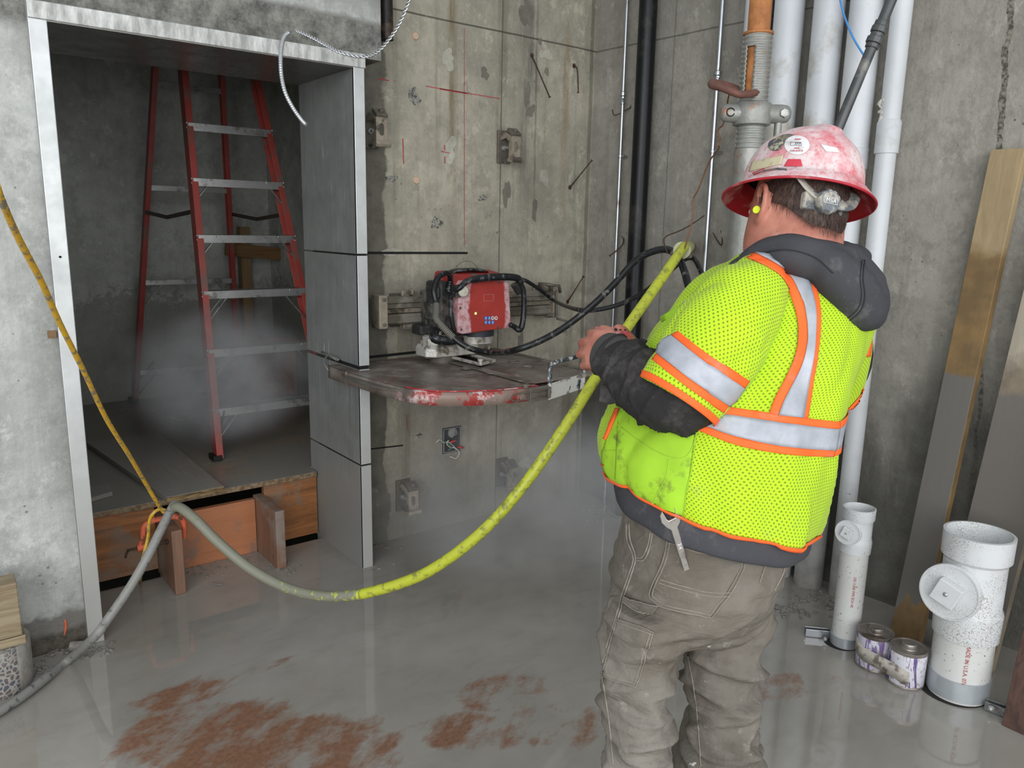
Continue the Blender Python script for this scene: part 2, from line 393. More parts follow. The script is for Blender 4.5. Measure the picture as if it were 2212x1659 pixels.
def galv(name, base, rough=.35, streaky=True, metal=.85, low=None):
    t = NT(name); x, y, z = t.xyz()
    c = t.mix(t.rng(t.noise(7, 6, .65), .3, .7), tuple(q*.78 for q in base), base)
    if streaky:
        s = t.rng(t.noise(1, 7, .75, t.scale(95, 95, 2.0)), .42, .60); c = t.mix(t.mul(t.mul(s, t.rng(t.noise(1.6, 4), .35, .65, .15, 1.0)), .62), c, tuple(q*.45 for q in base))
        s = t.mul(t.rng(t.noise(1, 5, .75, t.scale(85, 85, 4.0, off=(5, 2, 1))), .60, .66), t.rng(t.noise(3, 3), .45, .6)); c = t.mix(t.mul(s, .8), c, srgb(214, 214, 211))
    r = t.rng(t.noise(12, 5), .3, .7, rough*.8, rough*1.4)
    if low:
        m = t.rng(z, t.add(low[0], t.mul(t.sub(t.noise(6, 5), .5), .5)), t.add(low[1], t.mul(t.sub(t.noise(6, 5), .5), .5)), 1.0, 0.0)
        c = t.mix(m, c, low[2]); metal = t.rng(m, 0, 1, metal, .15); r = t.mx(r, t.mul(m, .5))
    t.bump(t.noise(30, 4), .08, .004)
    return t.fin(c, r, metal, .5)
M_REVEAL = galv('galvanised_reveal', srgb(158, 160, 157), .42, True, .35, (.35, .75, srgb(146, 145, 140)))
M_SOFFIT = galv('galvanised_soffit', srgb(128, 125, 120), .26, False, .7)
M_FLANGE = galv('galvanised_flange', srgb(214, 216, 215), .42, False, .45, (.3, .9, srgb(176, 175, 170)))
M_HEADF = (lambda t: (t.bump(t.noise(1, 5, .7, t.scale(30, 30, 8)), .2, .004), t.fin(t.mix(t.rng(t.noise(1, 5, .7, t.scale(26, 26, 7)), .4, .66), srgb(158, 158, 154), srgb(222, 222, 218)), .5, .35))[1])(NT('slurry_streaked_header'))
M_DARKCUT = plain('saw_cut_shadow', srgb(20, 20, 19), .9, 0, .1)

# ================================================================ the room shell
YF, YS, YL = 2.96, 3.18, 2.985      # frame front, recessed wall, left wall faces
JL0, JL1, JR0, JR1 = .385, .437, 1.487, 1.535
ZH0, ZH1 = 2.125, 2.178
YB = 3.50                          # back of the frame
ZD = .335                           # top of the timber deck
bm = B(); box(bm, (-3.5, -3.5, -.2), (3.6, YF+.02, 0)); box(bm, (JL1-.05, YF+.02, -.2), (3.6, 3.392, 0)); box(bm, (fl(380, 1287).x, 3.392, -.2), (fl(600, 1231).x+.042, 3.418, 0)); box(bm, (JR0, 3.392, -.2), (3.6, 3.45, 0))
tag(obj('floor', bm, M_FLOOR), 'wet grey slurry floor with rust brown scraped patches', 'floor', kind='structure')
bm = B(); box(bm, (-3.5, YL, -.2), (JL0+.01, YB, 3.3))
tag(obj('wall_left', bm, M_LEFT), 'pale concrete wall left of the steel opening', 'wall', kind='structure')
bm = B(); box(bm, (JL0+.01, YL, ZH1-.01), (1.625, YB, 3.3))
tag(obj('wall_header', bm, M_LEFT), 'rough concrete above the steel opening', 'wall', kind='structure')
bm = B(); box(bm, (JR1-.005, YS, -.2), (3.25, YB, 3.3))
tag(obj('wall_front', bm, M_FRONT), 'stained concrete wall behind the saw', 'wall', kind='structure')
def XR(y): return 3.0+(YS-y)*.06
bm = B(); hexa(bm, [V(XR(YS+.05), YS+.05, -.2), V(3.6, YS+.05, -.2), V(3.6, -3.0, -.2), V(XR(-3), -3, -.2), V(XR(YS+.05), YS+.05, 3.3), V(3.6, YS+.05, 3.3), V(3.6, -3, 3.3), V(XR(-3), -3, 3.3)])
bmesh.ops.recalc_face_normals(bm, faces=bm.faces)
tag(obj('wall_right', bm, M_RIGHT), 'concrete wall behind the white pipes', 'wall', kind='structure')
# shaft behind the opening
bm = B(); box(bm, (-.9, 5.55, -.3), (3.2, 5.7, 3.3))
tag(obj('wall_shaft_back', bm, M_SHAFT), 'dark concrete wall at the back of the shaft', 'wall', kind='structure')
bm = B(); box(bm, (-1.0, YB-.01, -.3), (-.9, 5.7, 3.3))
tag(obj('wall_shaft_left', bm, M_SHAFT), 'left concrete wall of the shaft', 'wall', kind='structure')
bm = B(); box(bm, (2.1, YB-.01, -.3), (2.2, 5.55, 3.3))
tag(obj('wall_shaft_right', bm, M_SHAFT), 'right concrete wall of the shaft', 'wall', kind='structure')
bm = B(); box(bm, (-1.0, YB-.01, 3.3), (2.3, 5.7, 3.4))
tag(obj('ceiling_shaft', bm, M_SHAFT), 'concrete ceiling of the shaft', 'ceiling', kind='structure')
bm = B(); box(bm, (-1.0, YB-.01, -.35), (2.3, 5.7, -.25))
tag(obj('floor_shaft', bm, M_SHAFT), 'dark bottom of the shaft below the deck', 'floor', kind='structure')

# ---------------------------------------------------------------- galvanised frame lining the opening
fr = thing('steel_door_frame', ((JL0+JR1)/2, YF, 0), 'galvanised sheet steel frame lining the shaft opening, slurry streaked', 'frame')
bm = B(); prism(bm, [V(JL0, YF, 0), V(JL1, YF, 0), V(JL1, YF, ZH0), V(JL0, YF, ZH0)], (0, .012, 0)); box(bm, (JL0, YF+.002, 0), (JL0+.006, YL+.02, ZH1))
wob(bm, .0, 1); obj('left_flange', bm, M_FLANGE, fr, bevel=.002)
bm = B(); box(bm, (JL1-.004, YF+.001, 0), (JL1, YB, ZH0)); obj('left_reveal', bm, M_REVEAL, fr)
# right jamb: reveal cut through by three saw kerfs, so four panels
KERF = [(0, .478), (.486, .908), (.924, 1.388), (1.396, ZH0)]
for z0, z1 in KERF:
    bm = B(); box(bm, (JR0, YF+.001, z0), (JR0+.004, YB, z1)); obj('right_reveal', bm, M_REVEAL, fr)
    bm = B(); box(bm, (JR0, YF, z0), (JR1, YF+.012, z1)); obj('right_flange', bm, M_FLANGE, fr, bevel=.002)
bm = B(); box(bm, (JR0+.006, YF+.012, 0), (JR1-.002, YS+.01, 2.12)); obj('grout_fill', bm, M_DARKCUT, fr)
bm = B(); box(bm, (JL0, YF-.004, ZH0), (JR1+.004, YF+.01, ZH1)); obj('header_flange', bm, M_HEADF, fr, bevel=.002)
bm = B(); box(bm, (JL1, YF+.001, ZH0-.004), (JR0, YB, ZH0)); obj('soffit', bm, M_SOFFIT, fr)
bm = B()
for s in range(-1, 2):                  # curled burr where the blade came through
    pass
tube(bm, [V(JR0-.004, 3.33, .935), V(JR0-.01, 3.25, .932), V(JR0-.004, 3.18, .922)], .004, 8)
tube(bm, [V(JR0-.006, 3.18, .918), V(JR0-.02, 3.12, .93), V(JR0-.03, 3.2, .94), V(JR0-.028, 3.25, .9), V(JR0-.012, 3.24, .862), V(JR0-.004, 3.2, .845)], .0035, 8, k=5)
obj('torn_metal_burr', bm, M_REVEAL, fr, True)
for (px, py) in ((130, 555),):
    bm = B(); p = on(px, py, 1, YF-.001); cyl(bm, p+V(0, .002, 0), p-V(0, .0015, 0), .004, 12); obj('screw_hole', bm, M_DARKCUT, fr)

# saw kerfs in the concrete
def groove(name, p, q, w):
    bm = B(); bar(bm, p, q, .006, w); return tag(obj(name, bm, M_DARKCUT), kind='structure')
kf = bpy.data.objects['wall_front']
for a, b, w in ((V(1.54, YS-.001, 1.392), V(2.19, YS-.001, 1.388), .010), (V(1.54, YS-.001, .917), V(2.02, YS-.001, .922), .012), (V(1.60, YS-.001, .482), V(1.82, YS-.001, .47), .006)):
    bm = B(); bar(bm, a, b, .006, w); obj('saw_kerf', bm, M_DARKCUT, kf)
# red layout lines and small marks on the walls
M_REDMARK = plain('red_layout_ink', srgb(176, 52, 60), .8, 0, .2)
bm = B()
def mk(a, b, w, yy=YS-.0012):
    p = on(*a, 1, yy); q = on(*b, 1, yy); bar(bm, p, q, .0012, w)
mk((1003, 60), (1003, 150), .0014); mk((1003, 150), (1003, 530), .0022); mk((920, 186), (1080, 213), .003); mk((950, 192), (1010, 202), .005); mk((818, 170), (840, 174), .004)
mk((870, 299), (872, 354), .004); mk((960, 313), (961, 325), .004); mk((961, 338), (961, 353), .004); mk((953, 327), (972, 331), .0035); mk((878, 895), (881, 930), .002)
obj('red_layout_line', bm, M_REDMARK, kf)
M_PATCHP = concrete('pale_skim_patch', srgb(178, 174, 160), .14, None, None, None, .8, .1)
M_PATCHD = concrete('dark_damp_patch', srgb(122, 118, 106), .25, None, None, None, .75, .6)
M_PATCHA = (lambda t: (t.bump(t.noise(70, 6, .7), 1.0, .012), t.fin(t.mix(t.rng(t.noise(75, 5, .75), .42, .56), srgb(84, 82, 76), srgb(182, 178, 168)), .85))[1])(NT('exposed_aggregate'))
def splotch(name, cx, cy, rx, ry, mat, seed, ax=1, yy=YS-.0009, rough=.7):
    rnd = random.Random(seed); n = 40; ph = [rnd.uniform(0, 6.28) for _ in range(6)]; pts = []
    for k in range(n):
        a = 2*PI*k/n; r = 1+rough*sum(math.sin((i+2)*a+ph[i])/(i+1.6) for i in range(6))*.5; q_ = on(cx+rx*r*math.cos(a), cy+ry*r*math.sin(a), ax, yy); pts.append(q_)
    bm = B(); prism(bm, pts, (0, -.0006, 0) if ax == 1 else (-.0006, 0, 0)); bmesh.ops.recalc_face_normals(bm, faces=bm.faces); return obj(name, bm, mat, kf)
for i, (n_, x_, y_, rx, ry, m_) in enumerate((('skim_patch', 968, 128, 14, 20, M_PATCHP), ('skim_patch', 1179, 118, 13, 11, M_PATCHP), ('aggregate_scar', 894, 208, 12, 17, M_PATCHA), ('aggregate_scar', 845, 386, 11, 8, M_PATCHA), ('aggregate_scar', 943, 482, 10, 14, M_PATCHA), ('skim_patch', 972, 325, 13, 26, M_PATCHP), ('skim_patch', 1175, 383, 12, 14, M_PATCHP), ('aggregate_scar', 1042, 427, 7, 8, M_PATCHA), ('damp_patch', 1137, 28, 12, 34, M_PATCHD), ('damp_patch', 1094, 417, 8, 26, M_PATCHD), ('damp_patch', 1155, 452, 5, 22, M_PATCHD), ('damp_patch', 1139, 205, 6, 26, M_PATCHD), ('damp_patch', 1146, 240, 9, 12, M_PATCHD), ('damp_patch', 1167, 90, 3, 9, M_PATCHD), ('damp_patch', 1181, 154, 4, 9, M_PATCHD), ('damp_patch', 1047, 158, 8, 13, M_PATCHD), ('skim_patch', 845, 545, 18, 10, M_PATCHP), ('damp_patch', 1125, 735, 6, 20, M_PATCHD), ('aggregate_scar', 905, 940, 6, 6, M_PATCHA), ('skim_patch', 1135, 1000, 16, 10, M_PATCHP))): splotch(n_, x_, y_, rx, ry, m_, i)
M_CORK = plain('tan_tie_plug', srgb(196, 170, 144), .8, 0, .15)
for (px, py) in ((897, 78), (899, 390)):
    bm = B(); p = on(px, py, 1, YS); lathe(bm, p+V(0, .002, 0), [(.017, 0), (.017, .004), (.014, .009), (0.001, .010)], 20, (0, -1, 0)); obj('tie_hole_plug', bm, M_CORK, kf, auto=40)
# ================================================================ timber deck in the shaft
def wood(name, base, dark, along='x', sc=1.0, wetcol=None, wet=.0, rough=.6, grey=None, greyamt=.4, strong=.5):
    t = NT(name); s = {'x': (2, 26, 26), 'y': (26, 2, 26), 'z': (26, 26, 2)}[along]
    g = t.noise(1.3*sc, 7, .7, t.scale(*s), .6)
    c = t.mix(t.mul(t.rng(g, .36, .7), strong*1.6), base, dark)
    kn = t.voro(3.2*sc, t.scale(*[q**.4 for q in s])); c = t.mix(t.mul(t.rng(kn, .02, .09, 1.0, 0.0), .8), c, tuple(q*.35 for q in dark))
    if grey: c = t.mix(t.mul(t.rng(t.noise(3.5, 7, .66), .62-greyamt*.3, .70-greyamt*.3), .9), c, grey)
    r = rough
    if wetcol:
        m = t.rng(t.noise(2.2, 6, .6), .62-wet*.4, .8-wet*.4); c = t.mix(t.mul(m, .9), c, wetcol); r = t.rng(m, 0, 1, rough, .22)
    t.bump(g, .25, .003)
    return t.fin(c, r, 0, .5)
M_DECK = wood('wet_plywood_deck', srgb(168, 146, 122), srgb(118, 102, 86), 'x', 1, srgb(142, 139, 131), .95, .35)
M_PLYEDGE = (lambda t: (t.fin(t.mix(t.rng(t.math('FRACT', t.mul(t.xyz()[2], 170.0)), .35, .6), srgb(92, 70, 48), t.mix(t.rng(t.noise(50, 4), .4, .6), srgb(178, 158, 128), srgb(120, 94, 64))), .7)))(NT('plywood_edge'))
M_JOIST = wood('orange_form_plywood', srgb(188, 124, 86), srgb(158, 100, 66), 'x', 1, None, 0, .5, srgb(138, 112, 98), .5, .4)
M_JOIST2 = wood('splashed_form_plywood', srgb(172, 112, 64), srgb(116, 74, 44), 'x', 1, None, 0, .5, srgb(134, 112, 94), .42, .7)
M_GUSS = wood('grey_brown_bracket_board', srgb(140, 106, 86), srgb(104, 78, 62), 'z', 1, None, 0, .5, srgb(140, 130, 120), .45, .5)
M_PLANKW = wood('wet_plank', srgb(160, 151, 138), srgb(120, 110, 98), 'y', 1, srgb(150, 146, 139), .7, .3)
YJ = 3.43
bm = B(); prism(bm, [V(JL1+.002, YJ-.012, ZD-.024), V(JR0-.008, YJ-.012, ZD-.024), V(JR0-.008, YB+.004, ZD-.024), V(2.09, YB+.004, ZD-.024), V(2.09, 5.54, ZD-.024), V(-.89, 5.54, ZD-.024), V(-.89, YB+.004, ZD-.024), V(JL1+.002, YB+.004, ZD-.024)], (0, 0, .024))
bmesh.ops.recalc_face_normals(bm, faces=bm.faces); dk = obj('timber_deck', bm, M_DECK, bevel=.001)
tag(dk, 'wet dark plywood deck closing the shaft behind the steel frame', 'deck')
bm = B(); box(bm, (JL1+.003, YJ-.0145, ZD-.0235), (JR0-.009, YJ-.0125, ZD-.001)); obj('layered_edge', bm, M_PLYEDGE, dk)
# raised walk board laid on the deck, pointing at the camera
z0, z1 = ZD+.001, ZD+.026
A0, A1 = fl(361, 1087, ZD), fl(484, 1062, ZD); G0, G1 = fl(187, 965, ZD), fl(345, 945, ZD)
hexa(bm:=B(), [V(A0.x, A0.y, z0), V(A1.x, A1.y, z0), V(G1.x, G1.y, z0), V(G0.x, G0.y, z0), V(A0.x, A0.y, z1), V(A1.x, A1.y, z1), V(G1.x, G1.y, z1), V(G0.x, G0.y, z1)])
bmesh.ops.recalc_face_normals(bm, faces=bm.faces)
pk = obj('walk_board', bm, M_PLANKW, bevel=.002); tag(pk, 'wide wet plywood board lying on the deck with a rough bright sawn end', 'board')
bm = B(); bar(bm, V(A0.x, A0.y-.002, (z0+z1)/2), V(A1.x, A1.y-.002, (z0+z1)/2), .003, .022); obj('sawn_end', bm, wood('rough_sawn_end', srgb(176, 146, 98), srgb(70, 56, 38), 'x', 3, None, 0, .8, None, 0, .9), pk, label='pale splintered sawn end')
bm = B(); q = [fl(186, 1050, ZD+.02), fl(240, 1046, ZD+.02), fl(243, 1062, ZD+.02), fl(190, 1078, ZD+.02)]
prism(bm, [V(p.x, p.y, ZD+.001) for p in q], (0, 0, .02)); bmesh.ops.recalc_face_normals(bm, faces=bm.faces)
tag(obj('board_offcut', bm, M_PLANKW, bevel=.002), 'short grey timber offcut on the deck beside the left steel jamb', 'offcut')
bm = B(); q = [fl(184, 985, ZD), fl(205, 990, ZD), fl(252, 1030, ZD), fl(212, 1040, ZD), fl(186, 1040, ZD)]
# joist boards closing the front of the deck, black gaps under them
def board(name, x0, x1, z0, z1, y, mat, lab, th=.03):
    bm = B(); box(bm, (x0, y, z0), (x1, y+th, z1)); o = obj(name, bm, mat, bevel=.0015); return tag(o, lab, 'board', 'form boards under the deck')
b1 = fl(380, 1287); b2 = fl(600, 1231)
ZU = ZD-.0245
board('form_board', JL1+.004, b1.x-.002, on(215, 1258, 1, YJ).z, ZU, YJ, M_JOIST2, 'slurry splashed orange form board at the left, left of the clamped bracket')
board('form_board', b2.x+.046, JR0-.006, on(612, 1168, 1, YJ).z, ZU, YJ, M_JOIST2, 'amber form board in the right corner beside the steel reveal')
board('form_board', b1.x+.046, b2.x-.002, 0, on(470, 1092, 1, YJ).z, YJ-.012, M_JOIST, 'clean orange form board between the two bracket boards')
def bracket(p, ztop, lab, th=.042):
    bm = B(); x = p.x; prism(bm, [V(x, p.y, .0), V(x, YJ+.02, .0), V(x, YJ+.02, ztop), V(x, p.y, ztop)], (th, 0, 0)); bmesh.ops.recalc_face_normals(bm, faces=bm.faces)
    return tag(obj('bracket_board', bm, M_GUSS, bevel=.004), lab, 'board', 'upright bracket boards at the deck front')
bracket(b1, on(385, 1146, 1, b1.y).z, 'upright bracket board gripped by the orange clamp')
bracket(b2, on(597, 1106, 1, b2.y).z, 'upright bracket board nearest the right steel jamb')
M_BLACKGAP = plain('dark_underside', srgb(16, 15, 14), .9)
# shaft timbers behind the ladder
M_PINE = wood('pine_timber', srgb(150, 122, 84), srgb(118, 92, 60), 'z', 1, None, 0, .6, None, 0, .4)
M_PINEX = wood('amber_timber', srgb(138, 104, 62), srgb(96, 70, 42), 'x', 1, None, 0, .5, None, 0, .5)
YT = 5.45
def onb(px, py, y=YT): return on(px, py, 1, y)
bm = B(); p = onb(514, 490); p2 = onb(534, 480); q = onb(519, 735)
box(bm, (p.x, YT-.04, ZD), (p2.x, YT+.03, p.z)); tag(obj('timber_post', bm, M_PINE, bevel=.002), 'upright pine post at the back of the shaft right of the ladder', 'timber')
bm = B(); a = onb(487, 538, 5.37); b = onb(720, 556, 5.37); bar(bm, V(a.x, 5.37, a.z), V(b.x+.2, 5.37, b.z-.03), .04, .085)
tag(obj('timber_rail', bm, M_PINEX, bevel=.002), 'horizontal amber timber rail crossing behind the ladder', 'timber')
bm = B(); a = on(545, 700, 1, 4.8); b = on(660, 716, 1, 4.4)
hexa(bm, [V(1.84, 5.40, ZD+.002), V(2.08, 5.10, ZD+.002), V(2.08, 5.14, ZD+.002), V(1.84, 5.44, ZD+.002), V(1.84, 5.40, ZD+.40), V(2.08, 5.10, ZD+.40), V(2.08, 5.14, ZD+.40), V(1.84, 5.44, ZD+.40)])
bmesh.ops.recalc_face_normals(bm, faces=bm.faces); tag(obj('plywood_sheet', bm, M_JOIST2, bevel=.002), 'low amber plywood panel standing on the deck behind the ladder', 'panel')

# ================================================================ red step ladder
M_LRED = plain('red_fibreglass', srgb(166, 72, 64), .45, 0, .14, 9, 0, srgb(128, 92, 82), .35, 5)
M_ALU = plain('worn_aluminium', srgb(176, 176, 174), .38, .55, .12, 25, 0, srgb(120, 118, 112), .3, 9)
M_STRAP = plain('dull_brass_strap', srgb(74, 62, 50), .5, .5)
M_RUB = plain('black_rubber', srgb(24, 24, 25), .55, 0, .3, 30, 0, srgb(80, 80, 78), .15)
lad = thing('step_ladder', fl(468, 993, ZD), 'tall red fibreglass step ladder with aluminium steps, standing open on the wet deck', 'ladder')
K = 4.0; FY = 3.888
def fpl(px, py): # point of the front ladder plane
    d = ray(px, py); n = Vector((0, -K, 1)); o = V(0, FY, ZD); return EYE+d*((n.dot(o-EYE))/(n.dot(d)))
def lerp(a, b, t): return a+(b-a)*t
FT = 3.0
def front_rail(u0, side):
    return None
lf = fl(466, 993, ZD); lt = fpl(389, 150)
rm = fpl(647, 590); rt = fpl(557, 175)
ext = lambda a, b, z: a+(b-a)*((z-a.z)/(b.z-a.z))
LB, LTp = ext(lf, lt, ZD+.004), ext(lf, lt, 2.9); RBt, RTp = ext(rt, rm, ZD+.004), ext(rt, rm, 2.9)
def channel(bm, a, b, w, d, inward, th=.006):
    """C channel rail: web of depth d (along y), flanges of width w pointing inward"""
    dr = (b-a).normalized(); x = Vector((inward, 0, 0)); x = (x-dr*x.dot(dr)).normalized(); y = dr.cross(x).normalized()
    if y.y < 0: y = -y
    L = (b-a).length/2; c = (a+b)/2
    obox(bm, c, dr, x, y, L, th/2, d/2)
    for s in (-1, 1): obox(bm, c+x*(w/2)+y*(s*(d/2-th/2)), dr, x, y, L, w/2, th/2)
for a, b, s in ((LB, LTp, 1), (RBt, RTp, -1)):
    bm = B(); channel(bm, a, b, .030, .075, s); obj('front_rail', bm, M_LRED, lad, bevel=.0015)
rl = fl(288, 868, ZD); rlt = on(330, 145, 1, 4.95); rr_ = on(512, 700, 1, 5.32); rrt = on(483, 172, 1, 4.97)
RL0, RL1 = ext(rl, rlt, ZD+.004), ext(rl, rlt, 2.9); RR0, RR1 = ext(rrt, rr_, ZD+.004), ext(rrt, rr_, 2.9)
for a, b, s in ((RL0, RL1, 1), (RR0, RR1, -1)):
    bm = B(); channel(bm, a, b, .026, .05, s); obj('rear_rail', bm, M_LRED, lad, bevel=.0015)
def atz(a, b, z): return ext(a, b, z)
def rivets(bm, p, n=2, dz=.014):
    for k in range(n): lathe(bm, p+V(0, 0, -k*dz*1.6+dz*.8), [(.0055, 0), (.005, .002), (.002, .0035), (0.0005, .0038)], 10, (0, -1, 0))
for i, (px, py) in enumerate(((405, 266), (418, 385), (430, 507), (441, 628), (453, 753), (465, 880))):
    z = fpl(px, py).z; a, b = atz(LB, LTp, z), atz(RBt, RTp, z)
    bm = B(); h = .026; d = .085
    box(bm, (a.x+.004, a.y-.04, z-.006), (b.x-.004, a.y+.045, z)); box(bm, (a.x+.004, a.y-.043, z-.040), (b.x-.004, a.y-.038, z))
    box(bm, (a.x+.004, a.y+.04, z-.034), (b.x-.004, a.y+.044, z)); st = obj('step', bm, M_ALU, lad, bevel=.0012)
    bm = B(); rivets(bm, V(a.x+.09, a.y-.043, z-.018), 1); rivets(bm, V(b.x-.09, a.y-.043, z-.018), 1)
    rivets(bm, V(a.x-.004+.002, a.y-.041, z-.014)); rivets(bm, V(b.x+.004, a.y-.041, z-.014)); obj_split('rivet', bm, M_ALU, st)
    if i > 0:
        bm = B(); dd = .085 if i < 3 else .13
        bar(bm, V(a.x+dd, a.y-.036, z-.02), V(a.x+.006, a.y-.036+dd*.0, z-.02-dd*1.15), .003, .018, (0, 1, 0)); bar(bm, V(b.x-dd, a.y-.036, z-.02), V(b.x-.006, a.y-.036, z-.02-dd*1.15), .003, .018, (0, 1, 0))
        if i > 2: bar(bm, V(a.x+dd, a.y+.036, z-.02), V(a.x+.006, a.y+.036, z-.02-dd*1.15), .003, .018, (0, 1, 0))
        obj_split('step_brace', bm, M_ALU, lad)
z = 2.2; 
for (px, py) in ((400, 189), (400, 409), (400, 608), (360, 799)):
    d = ray(px, py); nrm = (RL1-RL0).cross(Vector((1, 0, 0))).normalized(); p = EYE+d*((nrm.dot(RL0-EYE))/nrm.dot(d)); z = p.z
    a, b = atz(RL0, RL1, z), atz(RR0, RR1, z); bm = B(); bar(bm, a+V(.003, -.01, 0), b+V(-.003, -.01, 0), .02, .032); obj('rear_bar', bm, M_ALU, lad, bevel=.001)
    if py > 500:
        bm = B(); bar(bm, a+V(.13, -.02, 0), a+V(.01, -.02, -.14), .003, .018, (0, 1, 0)); bar(bm, b+V(-.13, -.02, 0), b+V(-.01, -.02, -.14), .003, .018, (0, 1, 0)); obj_split('rear_brace', bm, M_ALU if py < 700 else M_RUB, lad)
for fa, fb, ra, rb in ((LB, LTp, RL0, RL1), (RBt, RTp, RR0, RR1)):
    z = on(322, 458, 1, 5.15).z; a = atz(fa, fb, z); b = atz(ra, rb, z+.0); m = (a+b)/2+V(0, 0, -.03)
    bm = B(); bar(bm, a, m, .004, .022); bar(bm, m, b, .004, .022); cyl(bm, m-V(.008, 0, 0), m+V(.008, 0, 0), .008, 12); obj('spreader', bm, M_STRAP, lad)
bm = B(); c = (LTp+RTp)/2; box(bm, (LTp.x-.05, LTp.y-.06, 2.89), (RTp.x+.05, RL1.y+.06, 2.95)); obj('top_cap', bm, M_LRED, lad, bevel=.006)
for a in (LB, RBt, RL0, RR0):
    bm = B(); obox(bm, a+V(0, 0, .011), (1, 0, 0), (0, 1, 0), (0, 0, 1), .022, .042, .014); obj('foot', bm, M_RUB, lad, bevel=.002)
bm = B(); bar(bm, LB+V(.016, .02, .02), LB+V(.06, .02, .24), .004, .03, (0, 1, 0)); bar(bm, RL0+V(.02, -.02, .12), RL0+V(.14, -.02, .26), .004, .03, (0, 1, 0)); obj_split('foot_bracket', bm, M_RUB, lad)

# ================================================================ clamp on the bracket board
M_CORG = plain('orange_clamp_paint', srgb(214, 104, 70), .5, 0, .12, 20, 0, srgb(90, 60, 46), .28, 22)
M_RUSTD = plain('dark_rusty_steel', srgb(66, 50, 40), .65, .3, .3, 40)
cx = b1.x+.02; cy = b1.y+.06
cl = thing('c_clamp', (cx, cy, .335), 'orange C-clamp biting the left bracket board, rusty screw sticking out', 'clamp')
p0 = on(303, 1185, 1, cy); p1 = on(312, 1136, 1, cy); p2 = on(330, 1124, 1, cy); p3 = on(378, 1116, 1, cy); p4 = on(396, 1126, 1, cy); p5 = on(398, 1162, 1, cy)
bm = B(); tube(bm, [p0, lerp(p0, p1, .6), p1, p2, lerp(p2, p3, .5), p3, p4, p5], [(.012, .011), (.011, .011), (.012, .013), (.011, .013), (.010, .011), (.012, .012), (.011, .012), (.009, .01)], 8, k=4); obj('frame', bm, M_CORG, cl, auto=50)
bm = B(); cyl(bm, p0+V(-.012, 0, 0.004), p0+V(.014, 0, 0.004), .014, 14); obj('screw_boss', bm, M_CORG, cl, auto=40)
s0 = on(275, 1191, 1, cy); s1 = on(366, 1163, 1, cy); s1 = V(b1.x-.004, cy, p0.z+.004)
bm = B(); cyl(bm, V(s0.x, cy, p0.z+.004), s1, .0055, 12); obj('screw', bm, M_RUSTD, cl, auto=40)
bm = B(); cyl(bm, s1, s1-V(.006, 0, 0), .011, 14); obj('swivel_pad', bm, M_RUSTD, cl)
bm = B(); tube(bm, [V(s0.x+.004, cy-.0, p0.z+.004), V(s0.x-.006, cy-.012, p0.z-.004), V(s0.x-.012, cy-.02, p0.z-.018)], .0045, 8); obj('tommy_bar', bm, M_RUSTD, cl, True)

# ================================================================ hoses and cords
def hose_mat(name, c1, c2, cov, rough=.45, fl_=0):
    t = NT(name); g = t.rng(t.noise(1, 6, .7, t.scale(42, 42, 42)), cov-.05, cov+.05); c = t.mix(g, c1, c2)
    c = t.mix(t.mul(t.rng(t.noise(18, 6, .7), .6, .7), .7), c, tuple(q*.35 for q in c1)); t.bump(t.noise(120, 2), .2, .002); return t.fin(c, rough)
M_YEL = hose_mat('yellow_hose', srgb(188, 195, 56), srgb(138, 140, 66), .57)
M_YELG = hose_mat('slurry_coated_hose', srgb(126, 126, 110), srgb(168, 178, 60), .60)
def hose_grad(name, x0):
    t = NT(name); x = t.xyz()[0]; thr = t.rng(x, x0-.25, x0+.30, .70, .30); g = t.rng(t.sub(t.noise(1, 6, .7, t.scale(42, 42, 42)), thr), -.04, .04)
    c = t.mix(g, srgb(128, 128, 112), srgb(184, 194, 60)); c = t.mix(t.mul(t.rng(t.noise(18, 6, .7), .6, .7), .4), c, srgb(80, 80, 62)); t.bump(t.noise(120, 2), .2, .002); return t.fin(c, .5)
M_YELG = hose_grad('slurry_flecked_hose', at(780, 1284, 2.43).x)
M_GREYH = hose_mat('grey_slurry_hose', srgb(134, 133, 128), srgb(84, 86, 86), .6, .5)
M_CORDY = hose_mat('dirty_yellow_cord', srgb(204, 158, 40), srgb(118, 112, 96), .55)
KN = V(.800, 2.90, .462)          # where the hoses lie over the board end
def P(px, py, D): return at(px, py, D)
hy = [P(1479, 532, 2.62), P(1461, 556, 2.56), P(1420, 615, 2.46), P(1349, 716, 2.36), P(1283, 822, 2.29), P(1215, 930, 2.26), P(1130, 1050, 2.26), P(1040, 1150, 2.28), P(940, 1226, 2.33), P(860, 1262, 2.38), P(780, 1284, 2.43)]
hg = [P(780, 1284, 2.43), P(700, 1288, 2.48), P(620, 1270, 2.54), P(540, 1228, 2.58), P(470, 1170, 2.60), P(420, 1120, 2.62), P(388, 1096, 2.66), P(372, 1099, 2.70)]
root = thing('water_hose', hy[0], 'thick fluorescent yellow hose sagging from the wall spigot to the deck edge', 'hose')
for i in range(len(hy)): pass
bm = B(); tube(bm, hy, .0165, 16, k=8); obj('clean_length', bm, M_YEL, root, True)
bm = B(); tube(bm, hg, .0165, 16, k=8); obj('slurry_coated_length', bm, M_YELG, root, True, label='grey slurry coated stretch flecked with yellow')
g2 = [P(379, 1088, 2.72), P(370, 1100, 2.69), P(345, 1150, 2.64), P(315, 1210, 2.6), P(280, 1270, 2.58), P(235, 1335, 2.56), P(205, 1375, 2.54)]
f1 = [fl(150, 1424, .018), fl(95, 1468, .018), fl(40, 1510, .018), fl(-40, 1560, .018), fl(-140, 1620, .018)]
